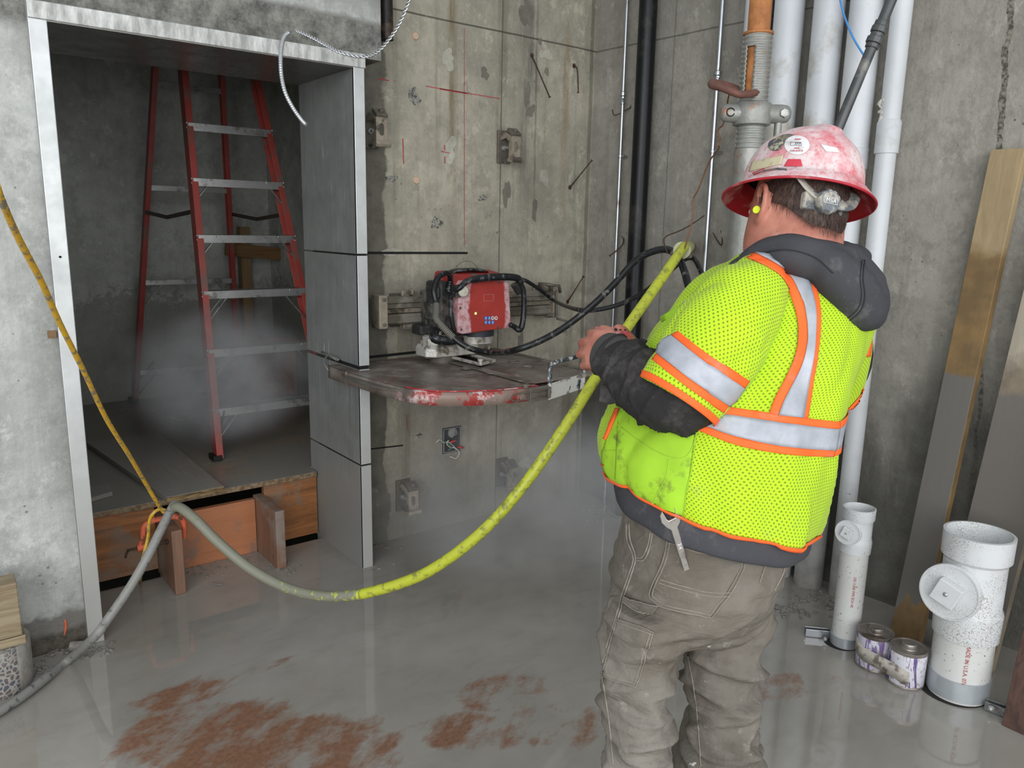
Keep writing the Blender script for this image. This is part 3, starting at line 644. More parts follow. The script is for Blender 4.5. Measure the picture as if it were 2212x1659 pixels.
bm = B(); tube(bm, g2+f1, .015, 14, k=8); tag(obj('grey_hose', bm, M_GREYH, None, True), 'grey slurry covered hose dropping from the deck edge along the floor to the left', 'hose')
yc = [P(-8, 400, 1.35), P(3, 432, 1.38), P(40, 515, 1.5), P(90, 610, 1.65), P(130, 700, 1.8), P(180, 800, 1.98), P(230, 905, 2.2), P(280, 985, 2.42), P(318, 1050, 2.6), P(345, 1095, 2.70), P(356, 1108, 2.71)]
bm = B(); tube(bm, yc, .0068, 10, k=8)
tag(obj('yellow_cord', bm, M_CORDY, None, True), 'dirty yellow electric cord hanging from upper left down to the deck edge', 'cord')
lp = [P(362, 1104, 2.69), P(345, 1100, 2.66), P(330, 1110, 2.64), P(322, 1130, 2.66), P(320, 1160, 2.68), P(313, 1190, 2.68), P(305, 1225, 2.70), fl(303, 1256, .006)]
bm = B(); tube(bm, lp, .0058, 10, k=6)
tag(obj('yellow_cord', bm, M_CORDY, None, True), 'thin yellow cord looping through the orange clamp down to the floor', 'cord')
# ================================================================ saw mounting feet bolted to the wall
M_CAST = plain('dirty_cast_steel', srgb(150, 140, 124), .55, .25, .2, 30, .004, srgb(86, 80, 70), .35, 14)
M_CASTD = plain('dark_cast_steel', srgb(104, 97, 87), .6, .25, .2, 30, .004, srgb(110, 104, 92), .3, 14)
def foot(loc, label):
    x, y, z = loc; f = thing('rail_mounting_foot', loc, label, 'bracket', 'saw rail mounting feet on the wall')
    bm = B(); box(bm, (x-.038, y-.012, z-.078), (x+.038, y, z+.078)); obj('base_plate', bm, M_CASTD, f, bevel=.002)
    bm = B()
    for s in (-1, 1):           # two side cheeks with a dog-leg outline
        xx = x+.004+s*.024
        pts = [V(xx-.003, y-.012, z+.055), V(xx-.003, y-.04, z+.07), V(xx-.003, y-.092, z+.045), V(xx-.003, y-.092, z-.055), V(xx-.003, y-.078, z-.055), V(xx-.003, y-.078, z+.02), V(xx-.003, y-.055, z+.038), V(xx-.003, y-.012, z+.03)]
        prism(bm, pts, (.006, 0, 0))
    bmesh.ops.recalc_face_normals(bm, faces=bm.faces); obj_split('cheek', bm, M_CAST, f, bevel=.0015)
    # front plate with a slot, built as four bars round the opening
    bm = B(); y0, y1 = y-.100, y-.092; a, b = x-.023, x+.031; w = .011; mx_ = (a+b)/2
    n = 18; ring = []; outer = []
    for k in range(n*2):
        t = 2*PI*k/(n*2); cx_, cz_ = math.cos(t), math.sin(t)
        ring.append(V(mx_+w*cx_, y0, z-.005+w*cz_+(.014 if cz_ > 0 else -.014)))
    m_ = len(ring)
    def osq(p):
        d = p-V(mx_, y0, z-.005); s = min(((b-a)/2)/max(abs(d.x), 1e-6), .05/max(abs(d.z), 1e-6)); return V(mx_+d.x*s, y0, z-.005+d.z*s)
    out_ = [osq(p) for p in ring]
    for yy, fl_ in ((y0, 0), (y1, 1)):
        R = [bm.verts.new(V(p.x, yy, p.z)) for p in ring]; O = [bm.verts.new(V(p.x, yy, p.z)) for p in out_]
        if not fl_: R0, O0 = R, O
        for k in range(m_):
            j = (k+1) % m_; q = (O[k], O[j], R[j], R[k]); bm.faces.new(q if fl_ else q[::-1])
    for k in range(m_):
        j = (k+1) % m_; bm.faces.new((R0[k], R0[j], R[j], R[k])); bm.faces.new((O0[j], O0[k], O[k], O[j]))
    bmesh.ops.recalc_face_normals(bm, faces=bm.faces); obj('slotted_plate', bm, M_CAST, f)
    bm = B(); obox(bm, V(x+.006, y-.082, z+.064), (1, 0, .0), (0, -.75, -.55), (0, -.55, .75), .028, .026, .008); obj('jaw', bm, M_CASTD, f, bevel=.003)
    bm = B(); lathe(bm, V(x+.008, y-.088, z+.07), [(.011, 0), (.011, .007), (.008, .010), (.001, .011)], 16, (0, -.55, .75)); obj('jaw_bolt', bm, M_CASTD, f, auto=40)
    bm = B(); prism(bm, [V(x-.03, y-.078, z-.058), V(x-.03, y-.112, z-.052), V(x-.03, y-.116, z-.066), V(x-.03, y-.110, z-.078), V(x-.03, y-.078, z-.076)], (.072, 0, 0)); bmesh.ops.recalc_face_normals(bm, faces=bm.faces); obj('ledge', bm, M_CAST, f, bevel=.002)
    bm = B(); box(bm, (x-.014, y-.085, z-.072), (x+.022, y-.01, z-.060)); obj('lower_arm', bm, M_CASTD, f, bevel=.002)
    bm = B(); lathe(bm, V(x+.004, y-.012, z-.068), [(.009, 0), (.009, .012), (.006, .015), (.001, .016)], 14, (0, -1, 0)); obj('anchor_bolt', bm, M_ALU, f, auto=40)
    bm = B(); cyl(bm, V(x-.008, y-.012, z-.006), V(x-.008, y-.05, z-.006), .007, 12); cyl(bm, V(x-.008, y-.012, z-.006), V(x-.008, y-.024, z-.006), .013, 6); obj('anchor_stud', bm, M_ALU, f, auto=40)
    return f
ft0 = foot(on(1086, 318, 1, YS), 'steel rail foot high on the wall to the right, above the saw')
def place_foot(px, py, label):
    c = copy_tree(ft0, on(px, py, 1, YS)); c['label'] = label; return c
place_foot(799, 281, 'steel rail foot high on the wall close to the right steel jamb')
place_foot(869, 1068, 'steel rail foot low on the wall left of the cut electric box')
place_foot(1082, 1019, 'steel rail foot low on the wall right of the cut electric box')
place_foot(857, 669, 'steel rail foot mostly hidden behind the left end of the saw rail')
place_foot(1164, 650, 'steel rail foot behind the right end of the saw rail, next to the lever')

# ================================================================ rail
M_RAIL = plain('slurry_stained_aluminium_rail', srgb(158, 152, 140), .36, .6, .16, 14, 0, srgb(112, 106, 94), .45, 5)
rail = thing('saw_guide_rail', (2.1, 3.08, 1.14), 'horizontal aluminium guide rail carrying the wall saw, toothed rack along its middle', 'rail')
X0, X1 = 1.625, 2.62; yb, yf = 3.088, 3.035
def prof(pts, x0, x1):
    bm = B(); prism(bm, [V(x0, y, z) for y, z in pts], (x1-x0, 0, 0)); bmesh.ops.recalc_face_normals(bm, faces=bm.faces); return bm
bm = prof([(yb, 1.078), (yf+.012, 1.078), (yf, 1.086), (yf, 1.108), (yf+.006, 1.112), (yf+.006, 1.126), (yf+.022, 1.128), (yf+.022, 1.150), (yf+.006, 1.152), (yf+.006, 1.172), (yf, 1.176), (yf+.004, 1.192), (yf+.018, 1.202), (yb, 1.202)], X0, X1)
obj('beam', bm, M_RAIL, rail, bevel=.0012)
bm = B(); box(bm, (X0, yf+.012, 1.130), (X1, yf+.0225, 1.148))
for k in range(166): xx = X0+.002+k*.006; box(bm, (xx, yf+.004, 1.131), (xx+.003, yf+.013, 1.147))
obj('toothed_rack', bm, M_CAST, rail)
for xx, nm in ((X0-.004, 0), (X1+.002, 1)):
    bm = B(); s = .040 if nm == 0 else .022
    box(bm, (xx-.004, yf-.016, 1.066), (xx+s, yb+.006, 1.214)); obj('end_stop', bm, M_CAST, rail, bevel=.005)
    bm = B()
    for zz in (1.085, 1.195): lathe(bm, V(xx+s/2, yf-.015, zz), [(.008, 0), (.008, .006), (.001, .008)], 12, (0, -1, 0))
    obj_split('stop_bolt', bm, M_CASTD, rail)
bm = B(); tube(bm, [V(X1+.012, yf-.02, 1.205), V(X1+.012, yf-.03, 1.07), V(X1+.016, yf-.05, 1.058), V(X1+.06, yf-.09, 1.04)], .006, 10, k=3); obj('locking_lever', bm, M_CASTD, rail, True)
bm = B(); tube(bm, [V(X1-.05, yf-.01, 1.235), V(X1-.01, yf-.02, 1.228), V(X1+.03, yf-.02, 1.225), V(X1+.045, yf-.012, 1.19)], .008, 8); box(bm, (X1-.05, yf-.01, 1.20), (X1-.02, yb, 1.24)); obj('cable_hook', bm, M_CASTD, rail, True)
for xx in (1.80, 2.57):
    bm = B(); box(bm, (xx-.03, 3.088, 1.08), (xx+.03, 3.10, 1.225)); cyl(bm, V(xx+.02, 3.06, 1.215), V(xx+.02, 3.10, 1.215), .016, 12); obj('clamp_jaw', bm, M_CAST, rail, bevel=.003)

# ================================================================ wall saw head
def dusty_red(name, base, pale, grey, cov, gcov, sc=7, lo=None):
    t = NT(name); x, y, z = t.xyz()
    c = t.mix(t.rng(t.noise(16, 5), .35, .65), tuple(q*.85 for q in base), base)
    m = t.rng(t.noise(sc, 7, .68), cov, cov+.03); m2 = t.rng(t.noise(48, 5, .7), .36, .6)
    c = t.mix(t.mul(t.mul(m, m2), .9), c, pale)
    m3 = t.rng(t.noise(sc*.8, 6, .66, t.scale(1, 1, 1, off=(4, 7, 2))), gcov, gcov+.02); c = t.mix(t.mul(m3, .9), c, grey)
    if lo: c = lo(t, c, x, y, z)
    t.bump(t.noise(60, 4), .12, .002); return t.fin(c, .45)
def face_bands(t, c, x, y, z):      # pale dust down both edges of the cover
    e = t.mul(t.sub(t.noise(9, 6, .6), .5), .09)
    m = t.mx(t.rng(t.add(x, e), 1.975, 1.985, 1.0, 0.0), t.rng(t.add(x, t.mul(e, .5)), 2.165, 2.175))
    m = t.mul(m, t.rng(t.noise(55, 6, .75), .30, .55)); return t.mix(t.mul(m, .85), c, srgb(226, 196, 200))
M_SAWF = dusty_red('saw_cover_red', srgb(182, 62, 54), srgb(214, 190, 190), srgb(150, 130, 118), .70, .68, 7, face_bands)
M_SAWR = dusty_red('saw_body_red', srgb(160, 52, 48), srgb(206, 180, 180), srgb(98, 88, 80), .62, .55, 9)
M_NAILW = plain('thin_dark_wire', srgb(60, 56, 50), .6)
M_SAWB = plain('dusty_black_plastic', srgb(46, 46, 45), .5, 0, .3, 24, .004, srgb(96, 92, 84), .5, 10)
M_BLK = plain('black_plastic_handle', srgb(26, 27, 29), .34, 0, .25, 40, 0, srgb(104, 108, 112), .25, 30)
M_GEAR = plain('bare_cast_aluminium', srgb(206, 202, 192), .32, .35, .16, 22, .003, srgb(116, 108, 96), .45, 14)
M_CABLE = plain('black_rubber_cable', srgb(22, 23, 25), .36, 0, .3, 60, 0, srgb(120, 118, 112), .18, 30)
saw = thing('concrete_saw', (2.06, 2.95, .96), 'red wall saw head with black carrying handle clamped on the rail', 'saw')
FYS = 2.845
p = lambda a, b: on(a, b, 1, FYS)
q = [p(989, 719), p(1000, 722), p(1102, 708), p(1104, 700), p(1100, 612), p(1094, 608), p(1003, 607), p(992, 618)]
bm = B(); prism(bm, q, (0, .05, 0)); bmesh.ops.recalc_face_normals(bm, faces=bm.faces); obj('front_cover', bm, M_SAWF, saw, bevel=.005)
bm = B(); q2 = [V(v.x, FYS+.05, v.z) for v in q]; ctr = sum(q2, V(0, 0, 0))/len(q2)
prism(bm, [ctr+(v-ctr)*.97+V(-.006, 0, .008) for v in q2], (0, .15, 0)); bmesh.ops.recalc_face_normals(bm, faces=bm.faces); obj('motor_housing', bm, M_SAWR, saw, bevel=.012)
bm = B(); box(bm, (1.855, FYS+.06, 1.055), (1.925, 3.03, 1.275)); box(bm, (1.845, 2.94, 1.09), (1.9, 3.02, 1.25)); obj('side_housing', bm, M_SAWB, saw, bevel=.014)
bm = B(); box(bm, (1.836, FYS+.10, 1.10), (1.86, FYS+.16, 1.18)); box(bm, (1.84, 2.90, 1.20), (1.86, 2.99, 1.25)); obj('side_cover', bm, M_SAWB, saw, bevel=.008)
bm = B(); box(bm, (1.84, 3.0, 1.05), (2.26, 3.055, 1.23)); box(bm, (1.80, 2.98, 1.03), (1.88, 3.06, 1.075)); obj('carriage', bm, M_SAWB, saw, bevel=.01)
bm = B(); tube(bm, [V(1.83, 2.90, 1.06), V(1.80, 2.86, 1.035), V(1.86, 2.84, 1.02), V(1.93, 2.84, 1.025)], [.018, .022, .02, .016], 12, k=4); obj('lower_grip', bm, M_BLK, saw, True)
# roof and top pad
bm = B(); prism(bm, [V(1.90, FYS+.03, 1.262), V(1.90, 3.04, 1.262), V(1.90, 3.02, 1.318), V(1.90, FYS+.08, 1.305)], (.31, 0, 0)); bmesh.ops.recalc_face_normals(bm, faces=bm.faces); obj('top_housing', bm, M_SAWR, saw, bevel=.012)
bm = B(); tube(bm, [V(1.945, 2.96, 1.312), V(1.98, 2.96, 1.320), V(2.05, 2.96, 1.322), V(2.11, 2.96, 1.318), V(2.14, 2.96, 1.310)], [(.03, .004), (.035, .008), (.035, .008), (.035, .008), (.03, .004)], 12, k=3); obj('top_grip', bm, M_BLK, saw, True)
# black tubular carrying frame
y1 = FYS-.035
h = [p(986, 718), p(980, 690), p(978, 640), p(982, 622), p(1000, 606), p(1030, 600), p(1075, 597), p(1108, 600), p(1116, 612)]
h = [V(v.x-(0 if i > 3 else 0), y1+(.05 if i < 3 else 0), v.z) for i, v in enumerate(h)]
bm = B(); tube(bm, h, [.010, .010, .010, .012, .013, .017, .017, .016, .013], 12, k=5); obj('carrying_handle', bm, M_BLK, saw, True)
h = [p(1113, 604), p(1124, 626), p(1126, 660), p(1123, 698), p(1116, 711), p(1104, 704), p(1096, 700)]
bm = B(); tube(bm, [V(v.x, y1+.015, v.z) for v in h], [.013, .013, .012, .014, .014, .012, .012], 12, k=5); obj('side_handle', bm, M_BLK, saw, True)
bm = B(); a = p(1108, 612); b = p(1121, 634); tube(bm, [V(a.x, y1+.02, a.z), V(b.x-.01, y1+.02, b.z)], [.024, .014], 8); obj('handle_shoulder', bm, M_SAWB, saw, bevel=.003)
bm = B(); c = p(990, 628); c = V(c.x, y1+.006, c.z); obox(bm, c+V(-.008, .022, 0), (1, 0, .1), (0, 1, 0), (0, 0, 1), .022, .02, .026); obj('knob_mount', bm, M_SAWB, saw, bevel=.004)
bm = B(); lathe(bm, c+V(.004, 0, 0), [(.025, 0), (.025, .008), (.021, .012), (.007, .012), (.006, .016), (.001, .017)], 24, (0, -1, 0)); obj('screw_knob', bm, plain('bone_white_knob', srgb(206, 202, 184), .4, 0, .1), saw, auto=40)
# rectangle outline, status lamp, pictogram sticker, screws on the cover
M_PINKL = plain('pale_pink_print', srgb(206, 150, 140), .6)
def on_face(px, py): v = p(px, py); return V(v.x, FYS-.0012, v.z)
bm = B(); fr_ = [on_face(1045, 636), on_face(1066, 636), on_face(1066, 650), on_face(1045, 650)]
for k in range(4): bar(bm, fr_[k], fr_[(k+1) % 4], .001, .0016, (0, 1, 0))
obj('printed_frame', bm, M_PINKL, saw)
bm = B(); v = on_face(1027, 677); cyl(bm, v, v+V(0, -.002, 0), .0055, 14)
tl = NT('green_status_lamp'); tl.b.inputs['Emission Color'].default_value = (.5, 1, .25, 1); tl.b.inputs['Emission Strength'].default_value = 1.2; obj('status_lamp', bm, tl.fin(srgb(190, 240, 120), .3), saw)
M_BLUEP = plain('blue_pictogram', srgb(60, 122, 206), .5, 0, .05); M_WHT = plain('white_pictogram', srgb(226, 226, 222), .5, 0, .05)
for k in range(7):
    bm = B(); v = on_face(1049+(k % 4)*7.4, 687+(k//4)*9.2); cyl(bm, v, v+V(0, -.0012, 0), .0088, 18); pi_ = obj('pictogram', bm, M_BLUEP if k in (0, 1, 4, 5, 6) else M_WHT, saw)
    bm = B(); v = v+V(0, -.0013, 0)
    if k in (0, 1, 4, 5, 6): cyl(bm, v+V(0, 0, .0025), v+V(0, -.0006, .0025), .0026, 10); box(bm, (v.x-.0015, v.y-.0006, v.z-.006), (v.x+.0015, v.y, v.z))
    else: cyl(bm, v+V(0, 0, .001), v+V(0, -.0006, .001), .0042, 10)
    obj('pictogram_mark', bm, M_WHT if k in (0, 1, 4, 5, 6) else M_REDMARK, pi_)
for (px, py) in ((1028, 611), (1078, 610), (994, 665), (996, 712), (1102, 660), (1075, 707)):
    bm = B(); v = on_face(px, py); lathe(bm, v, [(.006, 0), (.005, .003), (.001, .0034)], 10, (0, -1, 0)); obj('cover_screw', bm, M_CASTD, saw)
bm = B(); tube(bm, [V(v_.x, 3.0, v_.z) for v_ in (on(978, 592, 1, 3.0), on(988, 574, 1, 3.0), on(1005, 564, 1, 3.0), on(1022, 568, 1, 3.0), on(1034, 584, 1, 3.0), on(1036, 598, 1, 3.0))], .0009, 6, k=5); obj('loose_wire', bm, M_NAILW, saw, True)
# gearbox under the head
M_GSLUR0 = plain('slurry_caked_hub', srgb(104, 96, 88), .5)
bm = B(); cyl(bm, V(2.09, 2.95, 1.018), V(2.09, 2.95, 1.062), .080, 32); obj('bearing_ring', bm, plain('dark_ring_rubber', srgb(54, 58, 64), .5), saw, auto=40)
bm = B(); cyl(bm, V(2.09, 2.96, .985), V(2.09, 2.96, 1.022), .084, 32); obj('gear_flange', bm, M_GEAR, saw, auto=40)
def octo(bm, x0, x1, y0, y1, z0, z1, ch, top=None):
    def ring(z, s): 
        return [V(x0+ch+s, y0+s, z), V(x1-ch-s, y0+s, z), V(x1-s, y0+ch+s, z), V(x1-s, y1-ch-s, z), V(x1-ch-s, y1-s, z), V(x0+ch+s, y1-s, z), V(x0+s, y1-ch-s, z), V(x0+s, y0+ch+s, z)]
    skinrings(bm, [ring(z0, 0), ring(z0+(z1-z0)*.7, 0), ring(z1, (top or .008))])
bm = B(); gx0, gx1 = on(928, 745, 1, 2.90).x, on(1060, 755, 1, 2.90).x; octo(bm, gx0, gx1, 2.90, 3.055, .938, .992, .035); obj('gearbox', bm, M_GEAR, saw, bevel=.004)
bm = B(); octo(bm, gx0+.012, gx0+.165, 2.905, 3.03, .99, 1.034, .03, .016); obj('gearbox_cap', bm, M_GEAR, saw, bevel=.003)
bm = B(); cyl(bm, V(gx0+.085, 2.955, 1.03), V(gx0+.085, 2.955, 1.050), .013, 18); obj('cap_bolt', bm, M_GEAR, saw, bevel=.002)
for (x_, y_) in ((gx0+.05, 2.90), (gx0+.14, 2.90), (gx0+.25, 2.90), (gx0+.32, 2.90)):
    bm = B(); cyl(bm, V(x_, y_+.002, .962), V(x_, y_-.006, .962), .008, 12); obj('gearbox_bolt', bm, M_GEAR, saw)
bm = B(); cyl(bm, V(gx0+.12, 2.975, .90), V(gx0+.12, 2.975, .94), .06, 28); obj('drive_hub', bm, M_GSLUR0, saw, auto=40)

# ================================================================ blade and guard
M_BLADE = plain('grey_saw_blade', srgb(122, 118, 110), .4, .5, .1, 30)
bc = V(1.90, 2.84, .885)
bm = B(); cyl(bm, bc, bc+V(0, 0, .005), .50, 96); bl = obj('diamond_disc', bm, M_BLADE, auto=40); tag(bl, 'large grey diamond disc lying level under the guard, biting into the wall', 'blade')
def guard_lo(t, c, x, y, z):        # slurry film on the top and over the left end
    m = t.mul(t.rng(z, .902, .905), t.rng(t.noise(4, 6, .6), .22, .38)); m = t.mx(m, t.rng(t.add(x, t.mul(t.sub(t.noise(10, 6), .5), .16)), 1.47, 1.50, 1.0, 0.0))
    c = t.mix(t.mul(m, .93), c, t.mix(t.rng(t.noise(7, 6, .6), .35, .65), srgb(86, 80, 73), srgb(142, 135, 126)))
    pw = t.mul(t.rng(z, .903, .905), t.rng(t.noise(11, 7, .72, t.scale(1, 1, 1, off=(3, 1, 0))), .55, .60)); c = t.mix(t.mul(pw, .45), c, srgb(168, 162, 152))
    rd = t.mul(t.rng(z, .903, .905), t.rng(t.noise(6, 6, .7, t.scale(1, 1, 1, off=(8, 4, 0))), .60, .66)); c = t.mix(t.mul(rd, .5), c, srgb(128, 70, 66))
    wr = t.mul(t.mul(t.rng(z, .903, .905), t.rng(x, 1.97, 2.1)), t.rng(t.noise(2, 6, .7, t.scale(9, 26, 1), 1.2), .5, .62)); return t.mix(t.mul(wr, .6), c, srgb(170, 166, 156))
M_GUARD = dusty_red('slurry_caked_red_guard', srgb(176, 66, 62), srgb(228, 218, 216), srgb(144, 128, 116), .50, .52, 11, guard_lo)
M_GSLUR = plain('slurry_caked_steel', srgb(110, 102, 93), .45, 0, .16, 12, .003, srgb(150, 144, 134), .4, 6)
gd = thing('blade_guard', (1.87, 2.8, .865), 'D-shaped red blade guard caked with grey slurry, projecting level from the wall', 'guard')
zt, zb = .905, .848
arc = [V(x_, y_, 0) for x_, y_ in crom([(1.432, 3.15), (1.432, 3.0), (1.446, 2.8), (1.460, 2.65), (1.478, 2.56), (1.515, 2.465), (1.562, 2.412), (1.622, 2.375), (1.69, 2.343), (1.756, 2.321), (1.858, 2.307), (1.935, 2.307)], 5)]+[V(1.935, 3.15, 0)]
bm = B(); prism(bm, [V(v.x, v.y, zt-.004) for v in arc], (0, 0, .004)); bmesh.ops.recalc_face_normals(bm, faces=bm.faces); obj('side_shell_top', bm, M_GUARD, gd)
bm = B(); skinp = arc[:-1]
for i in range(len(skinp)-1):
    a, b = skinp[i], skinp[i+1]
    vv = [bm.verts.new(V(a.x, a.y, zb)), bm.verts.new(V(b.x, b.y, zb)), bm.verts.new(V(b.x, b.y, zt+.001)), bm.verts.new(V(a.x, a.y, zt+.001))]; bm.faces.new(vv)
bmesh.ops.remove_doubles(bm, verts=bm.verts, dist=.0001); o = obj('side_shell_rim', bm, M_GUARD, gd, auto=30); s_ = o.modifiers.new('s', 'SOLIDIFY'); s_.thickness = .004
M_EDGE = plain('bright_red_edge', srgb(196, 44, 52), .4, 0, .2, 30, 0, srgb(224, 190, 190), .35, 16)  # brighter red for the tube along the top of the rim
bm = B(); e_ = [v for v in skinp if v.y < 2.56]; tube(bm, [V(v.x, v.y, zt+.0005) for v in e_], .0022, 6); obj('rim_edge', bm, M_EDGE, gd, True, label='bright red edge')
bm = B(); box(bm, (1.925, 2.36, zt-.006), (2.325, 3.165, zt+.004)); obj('centre_plate', bm, M_GUARD, gd, bevel=.002)
bm = B(); box(bm, (1.93, 2.32, zb+.004), (1.936, 3.15, zt)); box(bm, (2.316, 2.45, zb+.004), (2.322, 3.15, zt)); obj_split('centre_side', bm, M_GSLUR, gd)
bm = B(); box(bm, (1.905, 2.34, zt+.004), (1.945, 3.13, zt+.009)); box(bm, (2.295, 2.46, zt+.004), (2.33, 3.13, zt+.009)); obj_split('centre_rib', bm, M_GSLUR, gd, bevel=.002)
for (px, py) in ((930, 773), (966, 778), (985, 784), (1008, 796), (1056, 785), (1110, 782), (1139, 793), (1063, 806)):
    v = fl(px, py, zt+.004); bm = B(); r0, r1 = .026, .020; rings = []
    lathe(bm, V(v.x, v.y, zt+.0042), [(r0, 0), (r0, .003), (r1, .003), (r1-.001, .0008), (.001, .0008)], 20); obj('lightening_hole', bm, M_GSLUR, gd, auto=40)
bm = B(); c1, c2, c3, c4 = fl(968, 772, zt+.02), fl(1036, 789, zt+.02), fl(1068, 781, zt+.02), fl(1000, 764, zt+.02); c1 = fl(960, 769, zt+.02)
zz = zt+.024
for a, b in ((c1, c2), (c2, c3), (c3, c4), (c4, c1)): bar(bm, V(a.x, a.y, zz), V(b.x, b.y, zz), .016, .012)
obj('blade_carrier_frame', bm, M_GEAR, gd, bevel=.002)
bm = B(); prism(bm, [V(v.x, v.y, zt+.0045) for v in (fl(972, 774, zt+.005), fl(1034, 795, zt+.005), fl(1062, 786, zt+.005), fl(1003, 768, zt+.005))], (0, 0, .0015)); bmesh.ops.recalc_face_normals(bm, faces=bm.faces); obj('arm_slot', bm, M_BLACKGAP, gd)
bm = B(); v = fl(1038, 783, zz+.01); cyl(bm, V(v.x, v.y, zz), V(v.x, v.y, zz+.022), .009, 14); cyl(bm, V(v.x, v.y, zz+.018), V(v.x, v.y, zz+.026), .013, 14); obj('frame_pin', bm, M_GEAR, gd, auto=40)
# end bracket with splattered white handle
def hnd_mat():
    t = NT('white_splattered_black_steel'); m = t.rng(t.noise(20, 7, .72), .42, .47); z = t.xyz()[2]
    up = t.rng(z, .915, .93); m = t.mul(m, t.sub(1.0, t.mul(up, t.rng(t.noise(45, 5), .62, .50)))); m = t.mx(m, t.mul(t.rng(t.noise(34, 5), .42, .46), t.rng(z, .90, .91, 1, 0)))
    t.bump(m, .3, .002); return t.fin(t.mix(m, t.mix(t.rng(t.noise(30, 4), .4, .6), srgb(44, 52, 58), srgb(84, 94, 100)), srgb(222, 220, 212)), .5)
M_SPL = hnd_mat()
h0, h1 = fl(1170, 842, zt), fl(1252, 822, zt); h0 = V(1.975, 2.29, 0); h1 = V(2.255, 2.385, 0)
hd = (h1-h0).normalized(); hn = V(hd.y, -hd.x, 0)
bm = B(); bar(bm, V(h0.x, h0.y, .877), V(h1.x, h1.y, .877), .004, .066); obj('handle_plate', bm, M_SPL, gd, bevel=.0015)
bm = B(); a, b = h0+hd*.006, h1-hd*.008
tube(bm, [V(a.x, a.y, .87), V(a.x, a.y, .965), V(a.x, a.y, .985)+hd*.012, V(a.x, a.y, .990)+hd*.035, V(b.x, b.y, .990)-hd*.035, V(b.x, b.y, .985)-hd*.012, V(b.x, b.y, .965), V(b.x, b.y, .87)], .009, 10, k=3); obj('handle_loop', bm, M_SPL, gd, True)
bm = B(); a = h0-hd*.11+V(0, .006, 0); bar(bm, V(a.x, a.y+.02, .877), V(h0.x, h0.y, .877), .005, .058); bar(bm, V(h1.x, h1.y, .877), V(h1.x+.07, h1.y+.06, .877), .005, .056); bar(bm, V(2.325, 2.44, .877), V(2.322, 2.62, .877), .005, .05)
obj_split('end_bracket', bm, M_GSLUR, gd, bevel=.002)
lb = h0-hd*.02+hn*.012; la = V(1.745, 2.285, .872)
bm = B(); a0 = V(1.79, 2.292, .875); a1 = V(1.95, 2.272, .878)
loop = [a1+V(0, 0, .012), a0+V(.02, -.004, .014), a0+V(.004, -.003, .010), a0+V(-.002, 0, 0), a0+V(.004, -.003, -.010), a0+V(.02, -.004, -.014), a1+V(0, 0, -.012)]
tube(bm, loop, .0028, 8, k=3); obj('latch_wire', bm, M_CASTD, gd, True)
bm = B(); bar(bm, a0+V(.075, -.004, 0), a0+V(.115, -.006, 0), .006, .022); bar(bm, a0+V(.125, -.006, 0), a0+V(.145, -.006, .0), .008, .016); cyl(bm, a1+V(.012, .0, .018), a1+V(.012, .0, -.02), .007, 12); cyl(bm, a0+V(.093, -.012, 0), a0+V(.093, 0, 0), .006, 10); obj('latch', bm, M_CASTD, gd, bevel=.0015)
for (px, py) in ((1136, 832), (1262, 808)):
    bm = B(); v = fl(px, py, zt+.01); cyl(bm, V(v.x, v.y, zt), V(v.x, v.y, zt+.014), .012, 14); cyl(bm, V(v.x, v.y, zt+.01), V(v.x, v.y, zt+.013), .018, 14); obj('plate_bolt', bm, M_GSLUR, gd, auto=40)
bm = B(); bar(bm, V(1.430, 2.97, zb), V(1.430, 2.97, zt), .010, .004, (0, 1, 0)); obj('weld_seam', bm, M_GSLUR, gd)

# ================================================================ cables of the saw
root = V(1.87, 2.88, 1.29)
c1 = [V(1.90, 2.90, 1.235), V(1.90, 2.89, 1.275), V(1.885, 2.87, 1.305), V(1.85, 2.85, 1.315), V(1.80, 2.83, 1.30), V(1.765, 2.81, 1.25), V(1.765, 2.79, 1.19)]
w = [on(943, 690, 1, 2.74), on(962, 712, 1, 2.70), on(990, 738, 1, 2.66), on(1020, 754, 1, 2.62), on(1062, 762, 1, 2.58), at(1110, 757, 2.95), at(1170, 735, 2.92), at(1225, 703, 2.88), at(1285, 655, 2.84), at(1330, 610, 2.80), at(1370, 566, 2.76), at(1405, 545, 2.72), at(1440, 539, 2.68), at(1462, 553, 2.64), at(1478, 585, 2.60), at(1492, 640, 2.54), at(1510, 720, 2.45)]
bm = B(); tube(bm, c1+w, .0125, 14, k=6); ca = obj('power_cable', bm, M_CABLE, None, True); tag(ca, 'thick black power cable looping from the saw head to behind the worker', 'cable')
for i in range(5):
    bm = B(); v = lerp(V(1.90, 2.90, 1.235), V(1.90, 2.89, 1.275), i/4); cyl(bm, v-V(0, 0, .003), v+V(0, 0, .003), .018-.0006*i, 16); obj('strain_relief', bm, M_BLK, ca)
sl = [on(943, 690, 1, 2.74), on(962, 712, 1, 2.70), on(980, 730, 1, 2.675)]; sl0 = V(1.765, 2.79, 1.19)
M_SLV = (lambda t: (t.fin(t.mix(t.rng(t.math('SINE', t.mul(t.uv and t.xyz(t.uv)[1], 900.0)), -.2, .4), srgb(70, 68, 62), srgb(126, 122, 112)), .7)))(NT('braided_sleeve'))
bm = B(); tube(bm, [sl0, lerp(sl0, sl[0], .5), *sl], .0145, 14, k=6, uv=True); obj('braided_sleeve', bm, M_SLV, ca, True)
c2 = [on(1116, 603, 1, 2.86), on(1135, 606, 1, 2.84), on(1165, 625, 1, 2.84), on(1200, 651, 1, 2.82), at(1245, 668, 2.98), at(1290, 669, 2.96), at(1345, 655, 2.92), at(1395, 628, 2.86), at(1440, 592, 2.78), at(1475, 562, 2.72), at(1500, 560, 2.66), at(1520, 600, 2.6)]
